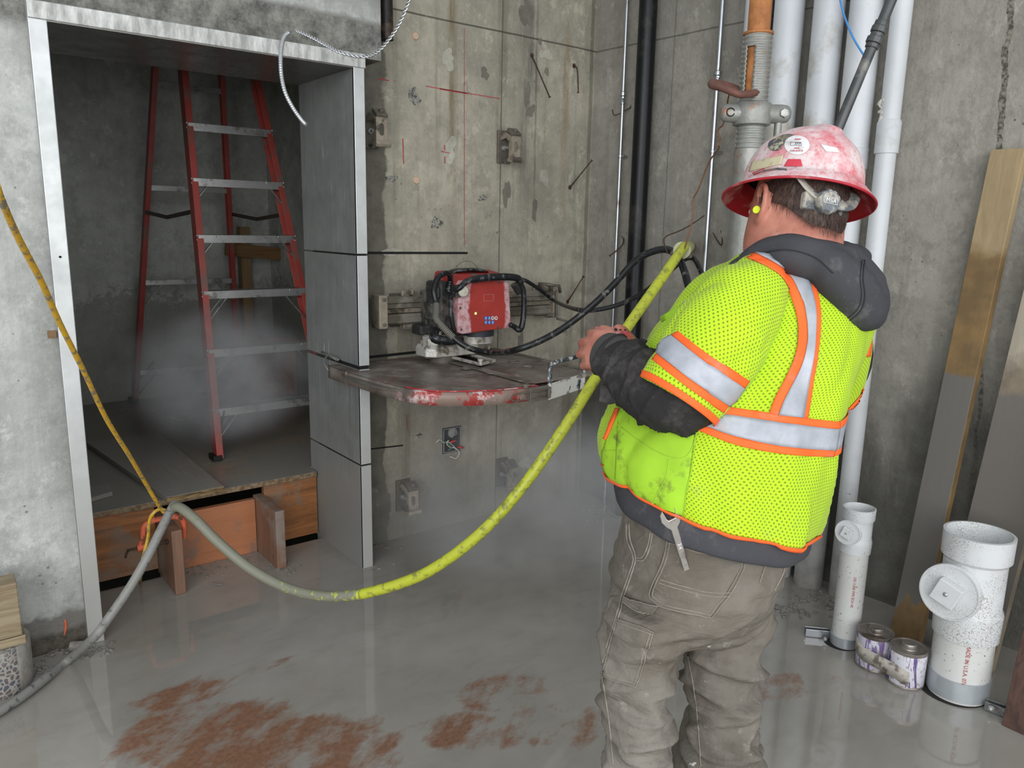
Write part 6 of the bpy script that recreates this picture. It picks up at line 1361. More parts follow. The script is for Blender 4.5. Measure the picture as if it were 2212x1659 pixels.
def rim(th): return .1475*(1+.035*math.cos(th))            # slightly long brim front and back
def crown(th): return .109*(1+.14*abs(math.cos(th))**1.5)
prof_ = []
def hat_surface(th, s):
    """s 0..1 over the crown, 1..2 out along the brim"""
    cr_ = crown(th); rm = rim(th)
    if s <= 1:
        a = s*PI/2; rr_ = cr_*math.sin(a)**.86; hh_ = .010+.118*math.cos(a)**.92; p_ = hatp(th, rr_, hh_)
        lat = rr_*math.sin(th); fw = rr_*math.cos(th); top = max(0, min(1, (hh_-.035)/.05))
        rg = math.exp(-(lat/.017)**4)*.0075*top*(1 if fw > -.085 else 0)
        
        return p_+HN*rg+(HF*math.cos(th)+HRt*math.sin(th))*rg*.4
    q = s-1; return hatp(th, cr_+(rm-cr_)*q, .010-.016*q-.010*q*q)
bm = B(); n = 96; S_ = [.0001]+[i/26 for i in range(1, 27)]+[1+i/10 for i in range(1, 11)]; rings = [[hat_surface(2*PI*j/n, s) for j in range(n)] for s in S_]
skinrings(bm, rings, False); bm.faces.new([v for v in bm.verts][:n][::-1]); bmesh.ops.recalc_face_normals(bm, faces=bm.faces)
hat = obj('hard_hat', bm, M_HAT, man, True)
bm = B(); S2 = [1.0+i/10 for i in range(11)]; rings = [[hat_surface(2*PI*j/n, s)-HN*.0035 for j in range(n)] for s in S2]
rings = [[hatp(2*PI*j/n, crown(2*PI*j/n)-.012, .04) for j in range(n)]]+rings+[[hat_surface(2*PI*j/n, 2.0)+HN*.0006 for j in range(n)]]
skinrings(bm, rings, False); obj('brim_underside', bm, M_HATU, hat, True, label='red underside of the brim')
bm = B(); rings = [[hat_surface(2*PI*j/n, s)-HN*.004-(hat_surface(2*PI*j/n, s)-HC)*.07 for j in range(n)] for s in S_[2:24]]; skinrings(bm, rings, False); obj('shell_inside', bm, M_BLACKGAP, hat, True)
bm = B(); tube(bm, [hat_surface(2*PI*j/n, 2.0)-HN*.0015 for j in range(n+1)], .0026, 6, False); obj('brim_edge', bm, M_HATU, hat, True)
def surf_patch(name, cth, cs, fn, mat, label=None, off=.001, seg=40, depth=.0006):
    pass
hb = bvh_of(hat)
def hat_disc(px, py, rx, ry, ang, mat, name, off, parent, n=40):
    P_ = []
    for k in range(n): t = 2*PI*k/n; x, y = rx*math.cos(t), ry*math.sin(t); P_.append((px+x*math.cos(ang)-y*math.sin(ang), py+x*math.sin(ang)+y*math.cos(ang)))
    bm = B(); c = cast(hb, px, py, off, (1728, 350)); rows = []
    for s in (1, .66, .33): rows.append([bm.verts.new(cast(hb, px+(a-px)*s, py+(b-py)*s, off, (1728, 350))) for a, b in P_])
    cv = bm.verts.new(c)
    for r in range(2):
        for k in range(n): bm.faces.new((rows[r][k], rows[r][(k+1) % n], rows[r+1][(k+1) % n], rows[r+1][k]))
    for k in range(n): bm.faces.new((rows[2][k], rows[2][(k+1) % n], cv))
    bmesh.ops.recalc_face_normals(bm, faces=bm.faces); bm.normal_update()
    if sum(f.normal.dot(f.calc_center_median()-EYE) for f in bm.faces) > 0: bmesh.ops.reverse_faces(bm, faces=bm.faces)
    return obj(name, bm, mat, parent, True)
M_STW = plain('white_sticker', srgb(222, 220, 219), .45, 0, .04, 10, 0, srgb(190, 184, 182), .25, 30); M_STY = plain('yellow_grey_sticker', srgb(176, 162, 108), .55, 0, .2, 40, 0, srgb(96, 92, 92), .5, 30); M_STD = plain('dark_round_sticker', srgb(78, 76, 82), .5, 0, .2, 60, 0, srgb(186, 176, 148), .45, 60); M_STK = plain('cream_sticker', srgb(200, 190, 156), .55, 0, .12, 30, 0, srgb(140, 132, 110), .35, 30)
s1_ = hat_disc(1722, 314, 27, 20.5, .03, M_STW, 'round_sticker', .0012, hat)
hat_disc(1694, 301, 25, 10, -.25, M_STY, 'yellow_sticker', .0006, hat); s2_ = hat_disc(1676, 313, 17, 13, -.3, M_STD, 'dark_sticker', .0009, hat)
def hat_quad(name, a, b, c_, d, mat, off=.0010): return drape(name, [a, b], [d, c_], hb, mat, hat, 16, 8, off, .0005, (1728, 350), None, False)
hat_quad('cream_sticker', (1625, 350), (1693, 335), (1688, 355), (1618, 371), M_STK)
hat_quad('red_vent_tab', (1703, 345), (1730, 345), (1734, 360), (1694, 360), plain('clean_red_tab', srgb(198, 60, 74), .45, 0, .1), .0022)
hat_quad('pale_sticker', (1772, 312), (1808, 320), (1812, 330), (1784, 328), M_STW)
hat_quad('red_slot', (1627, 373), (1652, 364), (1656, 367), (1630, 379), plain('clean_red_slot', srgb(190, 50, 66), .45, 0, .1), .0016)
def on_hat_text(s, px, py, hpx, ang, mat, parent, name, off=.0022):
    p_ = cast(hb, px, py, off); q_ = cast(hb, px+4*math.cos(ang), py+4*math.sin(ang), off); u_ = cast(hb, px-4*math.sin(ang)*-1*0+4*math.sin(ang), py-4*math.cos(ang), off)
    text_mesh(name, s, hpx*DW/F_PX*1.25, mat, parent, p_, q_-p_, u_-p_, .0002)
M_RTX = plain('faded_red_print', srgb(186, 72, 84), .6); M_KTX = plain('dark_print', srgb(70, 66, 74), .6)
on_hat_text('377', 1723, 312, 6.2, .03, M_KTX, s1_, 'sticker_number', .0020); on_hat_text('JOB #1618', 1721, 327, 4.4, 0, M_RTX, s1_, 'sticker_text', .0024)
for (ua, va, ub) in ((1717, 302, 1730), (1716, 321, 1727)):
    bm = B(); drape_line(bm, [(ua, va), (ub, va)], hb, .0009, .0016, (1722, 314), 8, False); obj('sticker_bar', bm, M_RTX, s1_)
bm = B(); fr_ = [cast(hb, a, b, .002) for a, b in ((1708, 309), (1731, 309), (1731, 315.5), (1708, 315.5))]
for k in range(4): tube(bm, [fr_[k], fr_[(k+1) % 4]], .0003, 4)
obj('number_box', bm, M_KTX, s1_)
# suspension band, ratchet and knob at the back
M_SUSP = plain('dusty_grey_plastic', srgb(92, 96, 100), .5, 0, .2, 40, .002, srgb(168, 162, 150), .55, 22)
susp = obj('suspension', (lambda bm: (tube(bm, [hp(.06, -.078, .052), hp(.0, -.090, .050), hp(-.05, -.083, .045), hp(-.078, -.068, .028), hp(-.092, -.050, .004), hp(-.104, -.028, -.012), hp(-.111, .0, -.018), hp(-.106, .028, -.012), hp(-.094, .050, .004), hp(-.078, .068, .028), hp(-.05, .083, .045), hp(.0, .090, .05), hp(.06, .078, .052)], [(.010, .002), (.011, .002), (.013, .002), (.016, .003), (.015, .004), (.015, .006), (.016, .006), (.015, .006), (.015, .004), (.016, .003), (.013, .002), (.011, .002), (.01, .002)], 10, k=4), bm)[1])(B()), M_SUSP, hat, True)
kc = at(1789, 435, 1.455); kd = -(HF*1.0-HN*.05).normalized(); kp = hp(-.112, .006, -.040)
KD = (kd*.8-CF*.6).normalized(); kx = KD.cross(HN).normalized(); ky = kx.cross(KD)
kc = at(1789, 436, (kp-EYE).dot(CF)-.012)
bm = B(); obox(bm, kc-KD*.020-kx*.0, kx, ky, KD, .042, .017, .009); obj('ratchet_housing', bm, M_SUSP, susp, bevel=.005)
bm = B(); rings = []
for h_, s in ((-.012, .97), (-.010, 1.0), (.004, 1.0), (.007, .93), (.0085, .86)):
    rings.append([kc+KD*h_+(kx*math.cos(2*PI*j/80)+ky*math.sin(2*PI*j/80))*(.0225*s*(1+(.035 if j % 8 < 4 else -.02))) for j in range(80)])
skinrings(bm, rings); kn = obj('ratchet_knob', bm, M_SUSP, susp, auto=35)
bm = B(); lathe(bm, kc+KD*.0082, [(.0185, 0), (.0185, .0008), (.0172, .0008), (.0170, .0002), (.001, .0002)], 48, tuple(KD)); obj('knob_face', bm, plain('grey_knob_face', srgb(104, 112, 118), .45, 0, .1), kn, auto=40)
text_mesh('knob_lettering', 'MSA', .0115, M_STW, kn, kc+KD*.0092-ky*.000, -kx if (-kx).dot(CR) > 0 else kx, CU, .0003)
bm = B(); xx = kx if kx.dot(CR) > 0 else -kx; yy = ky if ky.dot(CU) > 0 else -ky
for a, b in (((-1, .42), (1, .42)), ((-1, -.42), (1, -.42)), ((-1, -.42), (-1, .42)), ((1, -.42), (1, .42))): tube(bm, [kc+KD*.0094+xx*a[0]*.0135+yy*a[1]*.0135, kc+KD*.0094+xx*b[0]*.0135+yy*b[1]*.0135], .0005, 4)
obj('knob_frame', bm, M_STW, kn)

# ---- hooded sweatshirt: waist band, sleeves, hood
bm = section_loft([(1322, 1730, 1030, .212, DW, -.045), (1322, 1734, 1070, .216, DW, -.045), (1324, 1734, 1100, .214, DW, -.042), (1332, 1726, 1122, .206, DW, -.038), (1345, 1710, 1126, .190, DW, -.035), (1380, 1680, 1120, .15, DW, -.03)], 6, 72)
wob(bm, .006, 14, 3, (1, 1, .5)); obj('sweatshirt', bm, M_HOOD, man, True)
def fold_rings_old(bm, axis0, axis1, freq, amp, seed=0):
    bm.normal_update(); ax = (axis1-axis0); L_ = ax.length; ax.normalize()
    for v in bm.verts:
        r_ = v.co-axis0; s = r_.dot(ax); q = r_-ax*s; ph = 2.2*noise.noise(v.co*9+V(seed, 0, 0)); w = math.sin(s*freq+ph*2.0+q.dot(CU)*14); v.co += v.normal*(amp*(w*.5+.5)**2*1.0-amp*.3+amp*.5*noise.noise(v.co*26))
def fold_rings(bm, axis0, axis1, freq, amp, seed=0):
    bm.normal_update(); ax = (axis1-axis0); L_ = ax.length; ax.normalize()
    for v in bm.verts:
        r_ = v.co-axis0; s = r_.dot(ax); q = r_-ax*s; side = q.dot(CU); bend = 2.4*noise.noise(v.co*7+V(seed, 0, 0))
        g = 1-abs(math.sin(s*freq*.5+bend-side*16)); g2 = 1-abs(math.sin(s*freq*.36-bend*1.4+side*22+1.2))
        k = .35+.65*(noise.noise(v.co*12+V(5, 2, 1))*.5+.5)
        v.co += v.normal*(amp*(.35-1.5*g**4*k-.8*g2**6*k)+amp*.25*noise.noise(v.co*30))
bm = path_loft([(1540, 815, 1.43, 56, .052), (1500, 850, 1.425, 78, .062), (1440, 855, 1.435, 80, .066), (1395, 832, 1.465, 74, .060), (1358, 802, 1.505, 66, .052), (1332, 778, 1.54, 55, .043), (1318, 767, 1.56, 47, .038), (1313, 764, 1.566, 43, .036)], 20, 96)
fold_rings(bm, at(1318, 767, 1.56), at(1500, 852, 1.425), 105, .0095); sw = bpy.data.objects['sweatshirt']
obj('left_sleeve', bm, M_SLEEVE, man, True)
bm = path_loft([(1331, 777, 1.540, 52, .041), (1322, 770, 1.553, 51, .041), (1311, 763, 1.568, 47, .039), (1307, 761, 1.573, 44, .037)], 5, 64); obj('left_cuff', bm, plain('ribbed_charcoal_cuff', srgb(64, 62, 62), .9, 0, .15, 90, .002), man, True)
bm = B(); q = [at(1300, 812, 1.50), at(1294, 868, 1.50), at(1318, 874, 1.49), at(1345, 868, 1.47), at(1330, 820, 1.49)]; prism(bm, q, CF*.012); bmesh.ops.recalc_face_normals(bm, faces=bm.faces); obj('sleeve_flap', bm, M_SLEEVE, man, bevel=.003)
bm = path_loft([(1800, 690, 1.80, 70, .07), (1800, 790, 1.88, 76, .07), (1700, 852, 1.95, 70, .06), (1560, 846, 1.90, 60, .055), (1450, 818, 1.81, 50, .048), (1388, 778, 1.725, 42, .04), (1374, 765, 1.70, 38, .036)], 8, 40); obj('right_sleeve', bm, M_SLEEVE, man, True)
bm = B()
def hoodseg(pts, k=4, n=28): merge(bm, path_loft(pts, k, n))
hoodseg([(1598, 572, 1.57, 10, .02), (1622, 556, 1.55, 20, .03), (1660, 540, 1.52, 25, .032), (1705, 534, 1.49, 26, .034), (1750, 542, 1.47, 30, .036), (1795, 562, 1.49, 40, .042), (1830, 594, 1.53, 44, .045)])
hoodseg([(1740, 548, 1.48, 24, .03), (1790, 578, 1.46, 46, .045), (1828, 622, 1.47, 56, .055), (1858, 668, 1.50, 50, .055), (1872, 700, 1.52, 26, .035), (1874, 708, 1.52, 12, .015)])
hoodseg([(1770, 534, 1.55, 18, .03), (1815, 553, 1.58, 30, .04), (1850, 590, 1.60, 38, .045), (1876, 634, 1.60, 38, .045), (1886, 668, 1.58, 30, .04), (1880, 696, 1.56, 16, .02)])
hoodseg([(1812, 540, 1.60, 20, .03), (1840, 560, 1.68, 26, .04), (1800, 560, 1.76, 26, .04), (1700, 560, 1.80, 24, .035), (1630, 570, 1.72, 22, .03), (1600, 566, 1.60, 14, .03)])
hoodseg([(1615, 574, 1.56, 14, .02), (1650, 566, 1.535, 22, .025), (1700, 560, 1.475, 27, .032), (1750, 576, 1.47, 30, .032), (1790, 600, 1.51, 26, .03)])
bm = remesh(bm, .006, 5, .6); bm.normal_update()
for v in bm.verts:
    p_ = v.co; w = noise.noise(V(p_.x*18, p_.y*18, p_.z*18)); w2 = 1-abs(noise.noise(V(p_.x*9+3, p_.y*9, p_.z*9)))*2; v.co += v.normal*(.003*w+.006*max(0, w2-.55))
hood = obj('hood', bm, M_HOOD, man, True)
hbv = bvh_of(hood); bm = B()
drape_line(bm, [(1868, 562), (1864, 600), (1868, 640), (1858, 672), (1828, 698)], hbv, .0012, .001, (1820, 620)); drape_line(bm, [(1862, 562), (1858, 600), (1861, 638), (1852, 668), (1824, 692)], hbv, .001, .001, (1820, 620)); drape_line(bm, [(1640, 548), (1700, 540), (1760, 556), (1800, 590)], hbv, .0014, .001, (1780, 570))
obj('hood_seam', bm, plain('dark_seam', srgb(44, 44, 48), .9), hood, True)

# ---- vest
def vest_folds(bm, amp=.010):
    bm.normal_update()
    for v in bm.verts:
        p_ = v.co; s = (p_-at(1560, 800, DW)).dot(RH); z = p_.z
        f = noise.noise(V(s*13, (p_-EYE).dot(FH)*13, z*1.6)); g = noise.noise(V(s*28+5, z*9, 3+(p_-EYE).dot(FH)*20)); rr2 = max(0, 1-abs(noise.noise(V(s*6+1.5, z*2.2+s*3, (p_-EYE).dot(FH)*5)))*3.2); rr3 = max(0, 1-abs(noise.noise(V(s*9-4, z*3.5-s*4, (p_-EYE).dot(FH)*8)))*3.4)
        v.co += v.normal*(amp*f+.0035*g+.007*rr2**2-.005*rr3**2)
VS = [(1312, 1748, 1074, .222, DW, -.052, -.006), (1304, 1756, 1062, .226, DW, -.052, -.004), (1298, 1766, 1030, .232, DW, -.045), (1296, 1776, 980, .236, DW, -.03), (1316, 1786, 925, .232, DW, -.015), (1346, 1802, 865, .226), (1376, 1826, 800, .216), (1402, 1850, 740, .205), (1442, 1864, 690, .19), (1480, 1868, 645, .175), (1522, 1850, 605, .16), (1580, 1806, 570, .13), (1625, 1770, 546, .10), (1650, 1745, 532, .08)]
bm = section_loft(VS, 12, 128, True, True, 2.25); vest_folds(bm, .013)
# the waist tape pulls the cloth in a little
for v in bm.verts:
    pass
vest = obj('safety_vest', bm, M_MESHC, man, True)
bm = path_loft([(1650, 588, 1.56, 26, .04), (1632, 610, 1.515, 60, .065), (1603, 655, 1.47, 88, .08), (1560, 725, 1.435, 104, .086), (1512, 792, 1.42, 104, .086), (1475, 845, 1.415, 97, .082), (1461, 866, 1.415, 93, .08)], 12, 96, True, False, .085)
bm.normal_update()
for v in bm.verts:
    p_ = v.co; u_ = (p_-EYE).dot(CR)*.8-(p_-EYE).dot(CU)*.6; w_ = (p_-EYE).dot(CR)*.6+(p_-EYE).dot(CU)*.8; r3 = max(0, 1-abs(noise.noise(V(u_*4, w_*11, (p_-EYE).dot(CF)*8)))*3); v.co += v.normal*(.006*noise.noise(V((p_-EYE).dot(CR)*14, p_.z*6, (p_-EYE).dot(CF)*12))+.002*noise.noise(p_*40)+.006*r3**2)
lsl = obj('left_vest_sleeve', bm, M_MESHC, vest, True); lsl.modifiers.new('s', 'SOLIDIFY').thickness = .002
bm = path_loft([(1770, 610, 1.70, 60, .06), (1795, 665, 1.74, 80, .075), (1800, 740, 1.80, 80, .078), (1795, 810, 1.86, 72, .075), (1785, 858, 1.89, 64, .07)], 10, 64, True, True, .085); rsl = obj('right_vest_sleeve', bm, M_MESHC, vest, True)
def bvh_multi(*obs):
    vs = []; fs = []
    for o_ in obs:
        k_ = len(vs); vs += [v.co+WL.get(o_.name, V(0, 0, 0)) for v in o_.data.vertices]; fs += [tuple(i+k_ for i in p.vertices) for p in o_.data.polygons]
    return BVHTree.FromPolygons(vs, fs)
bvs = bvh_multi(vest, lsl)
bv = bvh_of(vest); bs = bvh_of(lsl); br_ = bvh_of(rsl)
MT = (1560, 900)
def multi(px, py): pass
# shoulder tape
e0 = [(1628, 552), (1682, 596), (1712, 655), (1722, 715), (1714, 772), (1692, 822), (1672, 862), (1661, 893)]
e1_ = [(1650, 548), (1700, 592), (1733, 655), (1743, 716), (1735, 772), (1712, 824), (1691, 866), (1680, 897)]
e2_ = [(1697, 548), (1738, 592), (1759, 655), (1762, 716), (1756, 772), (1745, 826), (1738, 868), (1732, 903)]
e3_ = [(1716, 552), (1753, 596), (1770, 655), (1772, 716), (1766, 772), (1756, 826), (1749, 868), (1743, 904)]
e0[0] = (1606, 556); e1_[0] = (1632, 550); e2_[0] = (1690, 540); e3_[0] = (1712, 540)
drape('orange_shoulder_tape', e0, e1_, bvs, M_ORNG, vest, 60, 4, .0035, .001, (1700, 750)); drape('silver_shoulder_tape', e1_, e2_, bvs, M_SILV, vest, 60, 6, .0045, .001, (1700, 750)); drape('orange_shoulder_tape', e2_, e3_, bvs, M_ORNG, vest, 60, 4, .0022, .001, (1700, 750))
# waist tape
w0 = [(1478, 868), (1560, 878), (1640, 889), (1720, 901), (1790, 909), (1812, 910)]; w1_ = [(1478, 890), (1560, 895), (1640, 906), (1720, 917), (1790, 925), (1811, 925)]
w2_ = [(1470, 912), (1540, 928), (1620, 950), (1700, 965), (1780, 972), (1802, 971)]; w3_ = [(1470, 916), (1500, 925), (1600, 962), (1700, 982), (1780, 987), (1798, 985)]
w3_ = [(1470, 914), (1510, 931), (1590, 962), (1660, 976), (1730, 984), (1798, 986)]; w2_ = [(1470, 900), (1520, 920), (1595, 945), (1665, 960), (1735, 969), (1803, 972)]
drape('orange_waist_tape', w0, w1_, bv, M_ORNG, vest, 70, 4, .003, .001, MT); drape('silver_waist_tape', w1_, w2_, bv, M_SILV, vest, 70, 6, .004, .001, MT); drape('orange_waist_tape', w2_, w3_, bv, M_ORNG, vest, 70, 4, .003, .001, MT)
# the tapes carry on round the far right side of the body
AXV = at(1550, 930, DW)
def rad(th, z, off): 
    d = RH*math.cos(th)+FH*math.sin(th); o_ = V(AXV.x, AXV.y, z)+d*.6; h = bv.ray_cast(o_, -d); return h[0]+d*off if h[0] is not None else None
def radial(name, thA, thB, zA, zB, w, mat, off, vert=False, n=40):
    bm = B(); rows = []
    for i in range(n+1):
        t = i/n; row = []
        for j in range(5):
            s = j/4
            if vert: row.append(rad(thA+(thB-thA)*t+w*s, zA+(zB-zA)*t, off))
            else: row.append(rad(thA+(thB-thA)*t, zA+(zB-zA)*t-w*s, off))
        rows.append([bm.verts.new(p) if p else None for p in row])
    for i in range(n):
        for j in range(4):
            q = (rows[i][j], rows[i+1][j], rows[i+1][j+1], rows[i][j+1])
            if all(q): bm.faces.new(q)
    bmesh.ops.recalc_face_normals(bm, faces=bm.faces); o_ = obj(name, bm, mat, vest, True); o_.modifiers.new('s', 'SOLIDIFY').thickness = .001
for nm, A_, w_, m_ in (('orange_waist_tape', (1806, 911), .014, M_ORNG), ('silver_waist_tape', (1803, 926), .043, M_SILV), ('orange_waist_tape', (1797, 972), .013, M_ORNG)):
    p_ = cast(bv, A_[0], A_[1], .001, MT); d_ = p_-AXV; th = math.atan2(d_.dot(FH), d_.dot(RH)); radial(nm, th+.02, th+1.75, p_.z, p_.z+.03, w_, m_, .004)
z0_ = cast(bv, 1803, 926, .001, MT).z
radial('orange_shoulder_tape', .30, .10, z0_+.01, z0_+.30, .055, M_ORNG, .003, True); radial('silver_shoulder_tape', .355, .155, z0_+.01, z0_+.30, .17, M_SILV, .004, True); radial('orange_shoulder_tape', .525, .325, z0_+.01, z0_+.30, .055, M_ORNG, .003, True)
# sleeve tape
MS = (1520, 780)
def sl(p, q): return [p, ((p[0]+q[0])/2-4, (p[1]+q[1])/2+2), q]
drape('orange_sleeve_tape', sl((1466, 716), (1617, 822)), sl((1452, 724), (1607, 838)), bs, M_ORNG, lsl, 50, 4, .002, .001, MS)
drape('silver_sleeve_tape', sl((1452, 724), (1607, 838)), sl((1404, 752), (1578, 880)), bs, M_SILV, lsl, 50, 6, .003, .001, MS)
drape('orange_sleeve_tape', sl((1404, 752), (1578, 880)), sl((1396, 766), (1568, 895)), bs, M_ORNG, lsl, 50, 4, .002, .001, MS)
bm = path_loft([(1468.5, 854.5, 1.415, 96.5, .0835), (1460, 867, 1.415, 94.5, .082)], 3, 96, False, False); ht = obj('sleeve_hem_tape', bm, M_ORNG, lsl, True); ht.modifiers.new('s', 'SOLIDIFY').thickness = .002
drape('right_sleeve_hem', [(1868, 838), (1850, 862), (1818, 896)], [(1872, 850), (1853, 878), (1820, 908)], br_, M_ORNG, rsl, 20, 3, .002, .001, (1800, 800))
drape('right_sleeve_tape', [(1872, 700), (1872, 740), (1868, 770)], [(1882, 700), (1882, 740), (1878, 770)], br_, M_ORNG, rsl, 16, 3, .002, .001, (1800, 740))
# hem binding: a folded tape round the whole bottom edge
def ringpts(sec, grow=.0): return hring(sec[0]-grow, sec[1]+grow, sec[2], sec[3]+grow/1000, sec[4], sec[5], 128, 2.25, sec[6])
vm = [v.co+wl(vest) for v in vest.data.vertices][:128]; vm2 = [v.co+wl(vest) for v in vest.data.vertices][128*4:128*5]
bm = B(); c0 = sum(vm, V(0, 0, 0))/128; rr0 = [p+(p-c0).normalized()*.004-ZZ*.005 for p in vm]; rr1 = [lerp(a, b, .95)+(a-c0).normalized()*.006 for a, b in zip(vm, vm2)]; skinrings(bm, [[p-(p-c0).normalized()*.006 for p in rr0], rr0, rr1, [p-(p-c0).normalized()*.004 for p in rr1]], False); obj('hem_binding', bm, M_ORNG, vest, True)
# solid front panel with pocket, zip edging
fp0 = [(1338, 880), (1316, 930), (1304, 975), (1303, 1010), (1326, 1050)]; fp1 = [(1503, 920), (1500, 960), (1490, 1010), (1482, 1060), (1475, 1112)]
fpm = (1400, 980)
pnl = drape('solid_front_panel', [(1338, 870), (1420, 885), (1503, 915)], [(1330, 1052), (1395, 1090), (1476, 1118)], bv, M_LIME, vest, 40, 30, .0028, .0008, fpm, 'plain woven lime front panel')
drape('solid_front_panel', [(1338, 872), (1316, 930), (1305, 975)], [(1345, 872), (1340, 930), (1340, 1000)], bv, M_LIME, vest, 20, 8, .0026, .0008, fpm)
drape('solid_front_panel', [(1302, 972), (1304, 1010), (1330, 1048)], [(1350, 972), (1350, 1010), (1352, 1062)], bv, M_LIME, vest, 20, 10, .0027, .0008, fpm)
bm = B(); drape_line(bm, [(1345, 925), (1395, 962), (1440, 985), (1475, 991), (1492, 975), (1506, 940)], bv, .0012, .0036, fpm); drape_line(bm, [(1505, 935), (1495, 1000), (1482, 1070), (1477, 1112)], bv, .0012, .0036, fpm); drape_line(bm, [(1446, 993), (1440, 1030), (1420, 1070), (1412, 1095)], bv, .001, .0036, fpm); obj('panel_seam', bm, plain('olive_lime_seam', srgb(150, 190, 50), .8), vest, True)
drape('zip_edging', [(1333, 884), (1318, 920), (1306, 950)], [(1341, 886), (1325, 924), (1312, 952)], bv, M_ORNG, vest, 20, 2, .004, .002, fpm)
# chest front flap standing proud beside the arm, with silver edge
bm = B(); q = [(1480, 655, 1.56), (1455, 668, 1.58), (1434, 680, 1.60), (1438, 694, 1.60), (1452, 690, 1.585), (1425, 720, 1.59), (1398, 752, 1.58), (1405, 772, 1.56), (1450, 740, 1.53), (1470, 700, 1.54)]
a = [bm.verts.new(at(*p_)) for p_ in q]; bm.faces.new(a); r_ = bmesh.ops.extrude_face_region(bm, geom=bm.faces[:]); bmesh.ops.translate(bm, verts=[g for g in r_['geom'] if isinstance(g, bmesh.types.BMVert)], vec=CF*.05); bmesh.ops.recalc_face_normals(bm, faces=bm.faces); obj('front_flap', bm, M_LIME, vest, bevel=.004)
bm = B(); tube(bm, [at(1482, 652, 1.55), at(1465, 680, 1.55), at(1452, 712, 1.54), at(1440, 735, 1.53), at(1425, 752, 1.52)], [(.008, .004)]*5, 8, k=4); obj('silver_front_edge', bm, M_SILV, vest, True)

# ---- trousers
bm = section_loft([(1356, 1700, 1085, .160, 1.62, -.02), (1346, 1704, 1130, .172, 1.62, -.02), (1336, 1694, 1180, .180), (1324, 1672, 1235, .180), (1318, 1646, 1285, .165), (1326, 1620, 1325, .135), (1360, 1600, 1350, .09)], 5, 56)
def legloft(rows, D, Lx, hw_end):
    secs = [hring(c-h, c+h, y, h*D/F_PX*bb, D, 0, 48, 2.1) for c, h, y, bb in crom(rows, 6)]
    c = sum(secs[-1], V(0, 0, 0))/48
    for z, s in ((c.z-.12, 1.02), (c.z-.24, 1.05), (.20, 1.08), (.09, 1.12), (.035, 1.10)):
        if z < c.z-.05: secs.append([V(c.x+(p_.x-c.x)*s, c.y+(p_.y-c.y)*s, z) for p_ in secs[-1]] if False else [V(c.x+(p_.x-c.x)*s, c.y+(p_.y-c.y)*s, z+(p_.z-c.z)*0) for p_ in base_ring(secs, c)])
    b2_ = B(); skinrings(b2_, secs); return b2_
def base_ring(secs, c): return LASTR[0]
LASTR = [None]
def mkleg(rows, D):
    R_ = [hring(c-h, c+h, y, h*D/F_PX*bb, D, 0, 48, 2.1) for c, h, y, bb in crom(rows, 6)]; last = R_[-1]; LASTR[0] = last; c = sum(last, V(0, 0, 0))/48; out = list(R_)
    for z, s in ((c.z-.10, 1.01), (c.z-.2, 1.04), (.26, 1.06), (.16, 1.08), (.09, 1.14), (.03, 1.12)):
        if z < out[-1][0].z-.02: out.append([V(c.x+(p_.x-c.x)*s, c.y+(p_.y-c.y)*s, z) for p_ in last])
    b2_ = B(); skinrings(b2_, out); return b2_, c
bl_, cL = mkleg([(1412, 98, 1290, 1.2), (1400, 92, 1350, 1.15), (1384, 80, 1410, 1.1), (1378, 70, 1470, 1.1), (1377, 67, 1530, 1.1), (1378, 66, 1590, 1.1), (1381, 63, 1655, 1.1)], 1.56)
brr, cR = mkleg([(1575, 88, 1290, 1.15), (1570, 84, 1350, 1.12), (1560, 76, 1410, 1.1), (1557, 72, 1470, 1.1), (1557, 71, 1530, 1.1), (1556, 74, 1590, 1.1), (1555, 82, 1655, 1.1)], 1.68)
merge(bm, bl_); merge(bm, brr); bm = remesh(bm, .0062, 4, .5); bm.normal_update()
def ridge(x): return 1-abs(x)*2
for v in bm.verts:
    p_ = v.co; s = (p_-EYE).dot(RH); d = (p_-EYE).dot(FH); z = p_.z; leg = max(0, min(1, (.82-z)/.2))
    a = ridge(noise.noise(V(s*5+z*3, d*5, z*13))); b = ridge(noise.noise(V(s*7-z*5+4, d*6, z*17+2))); f = max(0, a-.5)*.030+max(0, b-.55)*.024; up = noise.noise(V(s*7, d*7, z*5))
    v.co += v.normal*((f-.004)*(.35+.9*leg)+.004*up+.0018*noise.noise(p_*38))
pants = obj('work_trousers', bm, M_PANT, man, True); pb_ = bvh_of(pants); MP = (1480, 1260)
drape('back_pocket', [(1444, 1166), (1500, 1184), (1560, 1197), (1613, 1203)], [(1404, 1292), (1425, 1314), (1480, 1328), (1536, 1333)], pb_, M_PANT, pants, 40, 30, .0022, .0016, MP, None, False)
drape('tool_pocket', [(1336, 1336), (1411, 1363)], [(1302, 1462), (1374, 1487)], pb_, M_PANT, pants, 24, 30, .0022, .0016, MP, None, False)
drape('hammer_loop', [(1352, 1284), (1385, 1300), (1424, 1312)], [(1345, 1308), (1378, 1330), (1410, 1330)], pb_, M_PANT, pants, 24, 6, .006, .002, MP)
bm = B()
for ln in ([(1444, 1166), (1500, 1184), (1560, 1197), (1613, 1203)], [(1445, 1173), (1500, 1191), (1560, 1204), (1610, 1210)], [(1444, 1166), (1430, 1220), (1405, 1280), (1412, 1300), (1440, 1315), (1536, 1333)], [(1449, 1172), (1436, 1222), (1412, 1278), (1420, 1296), (1450, 1311), (1534, 1326)], [(1613, 1203), (1585, 1270), (1536, 1333)], [(1606, 1206), (1578, 1268), (1530, 1330)], [(1427, 1252), (1480, 1268), (1530, 1279), (1580, 1279)], [(1424, 1260), (1480, 1276), (1530, 1287), (1576, 1287)]): drape_line(bm, ln, pb_, .0009, .0042, MP)
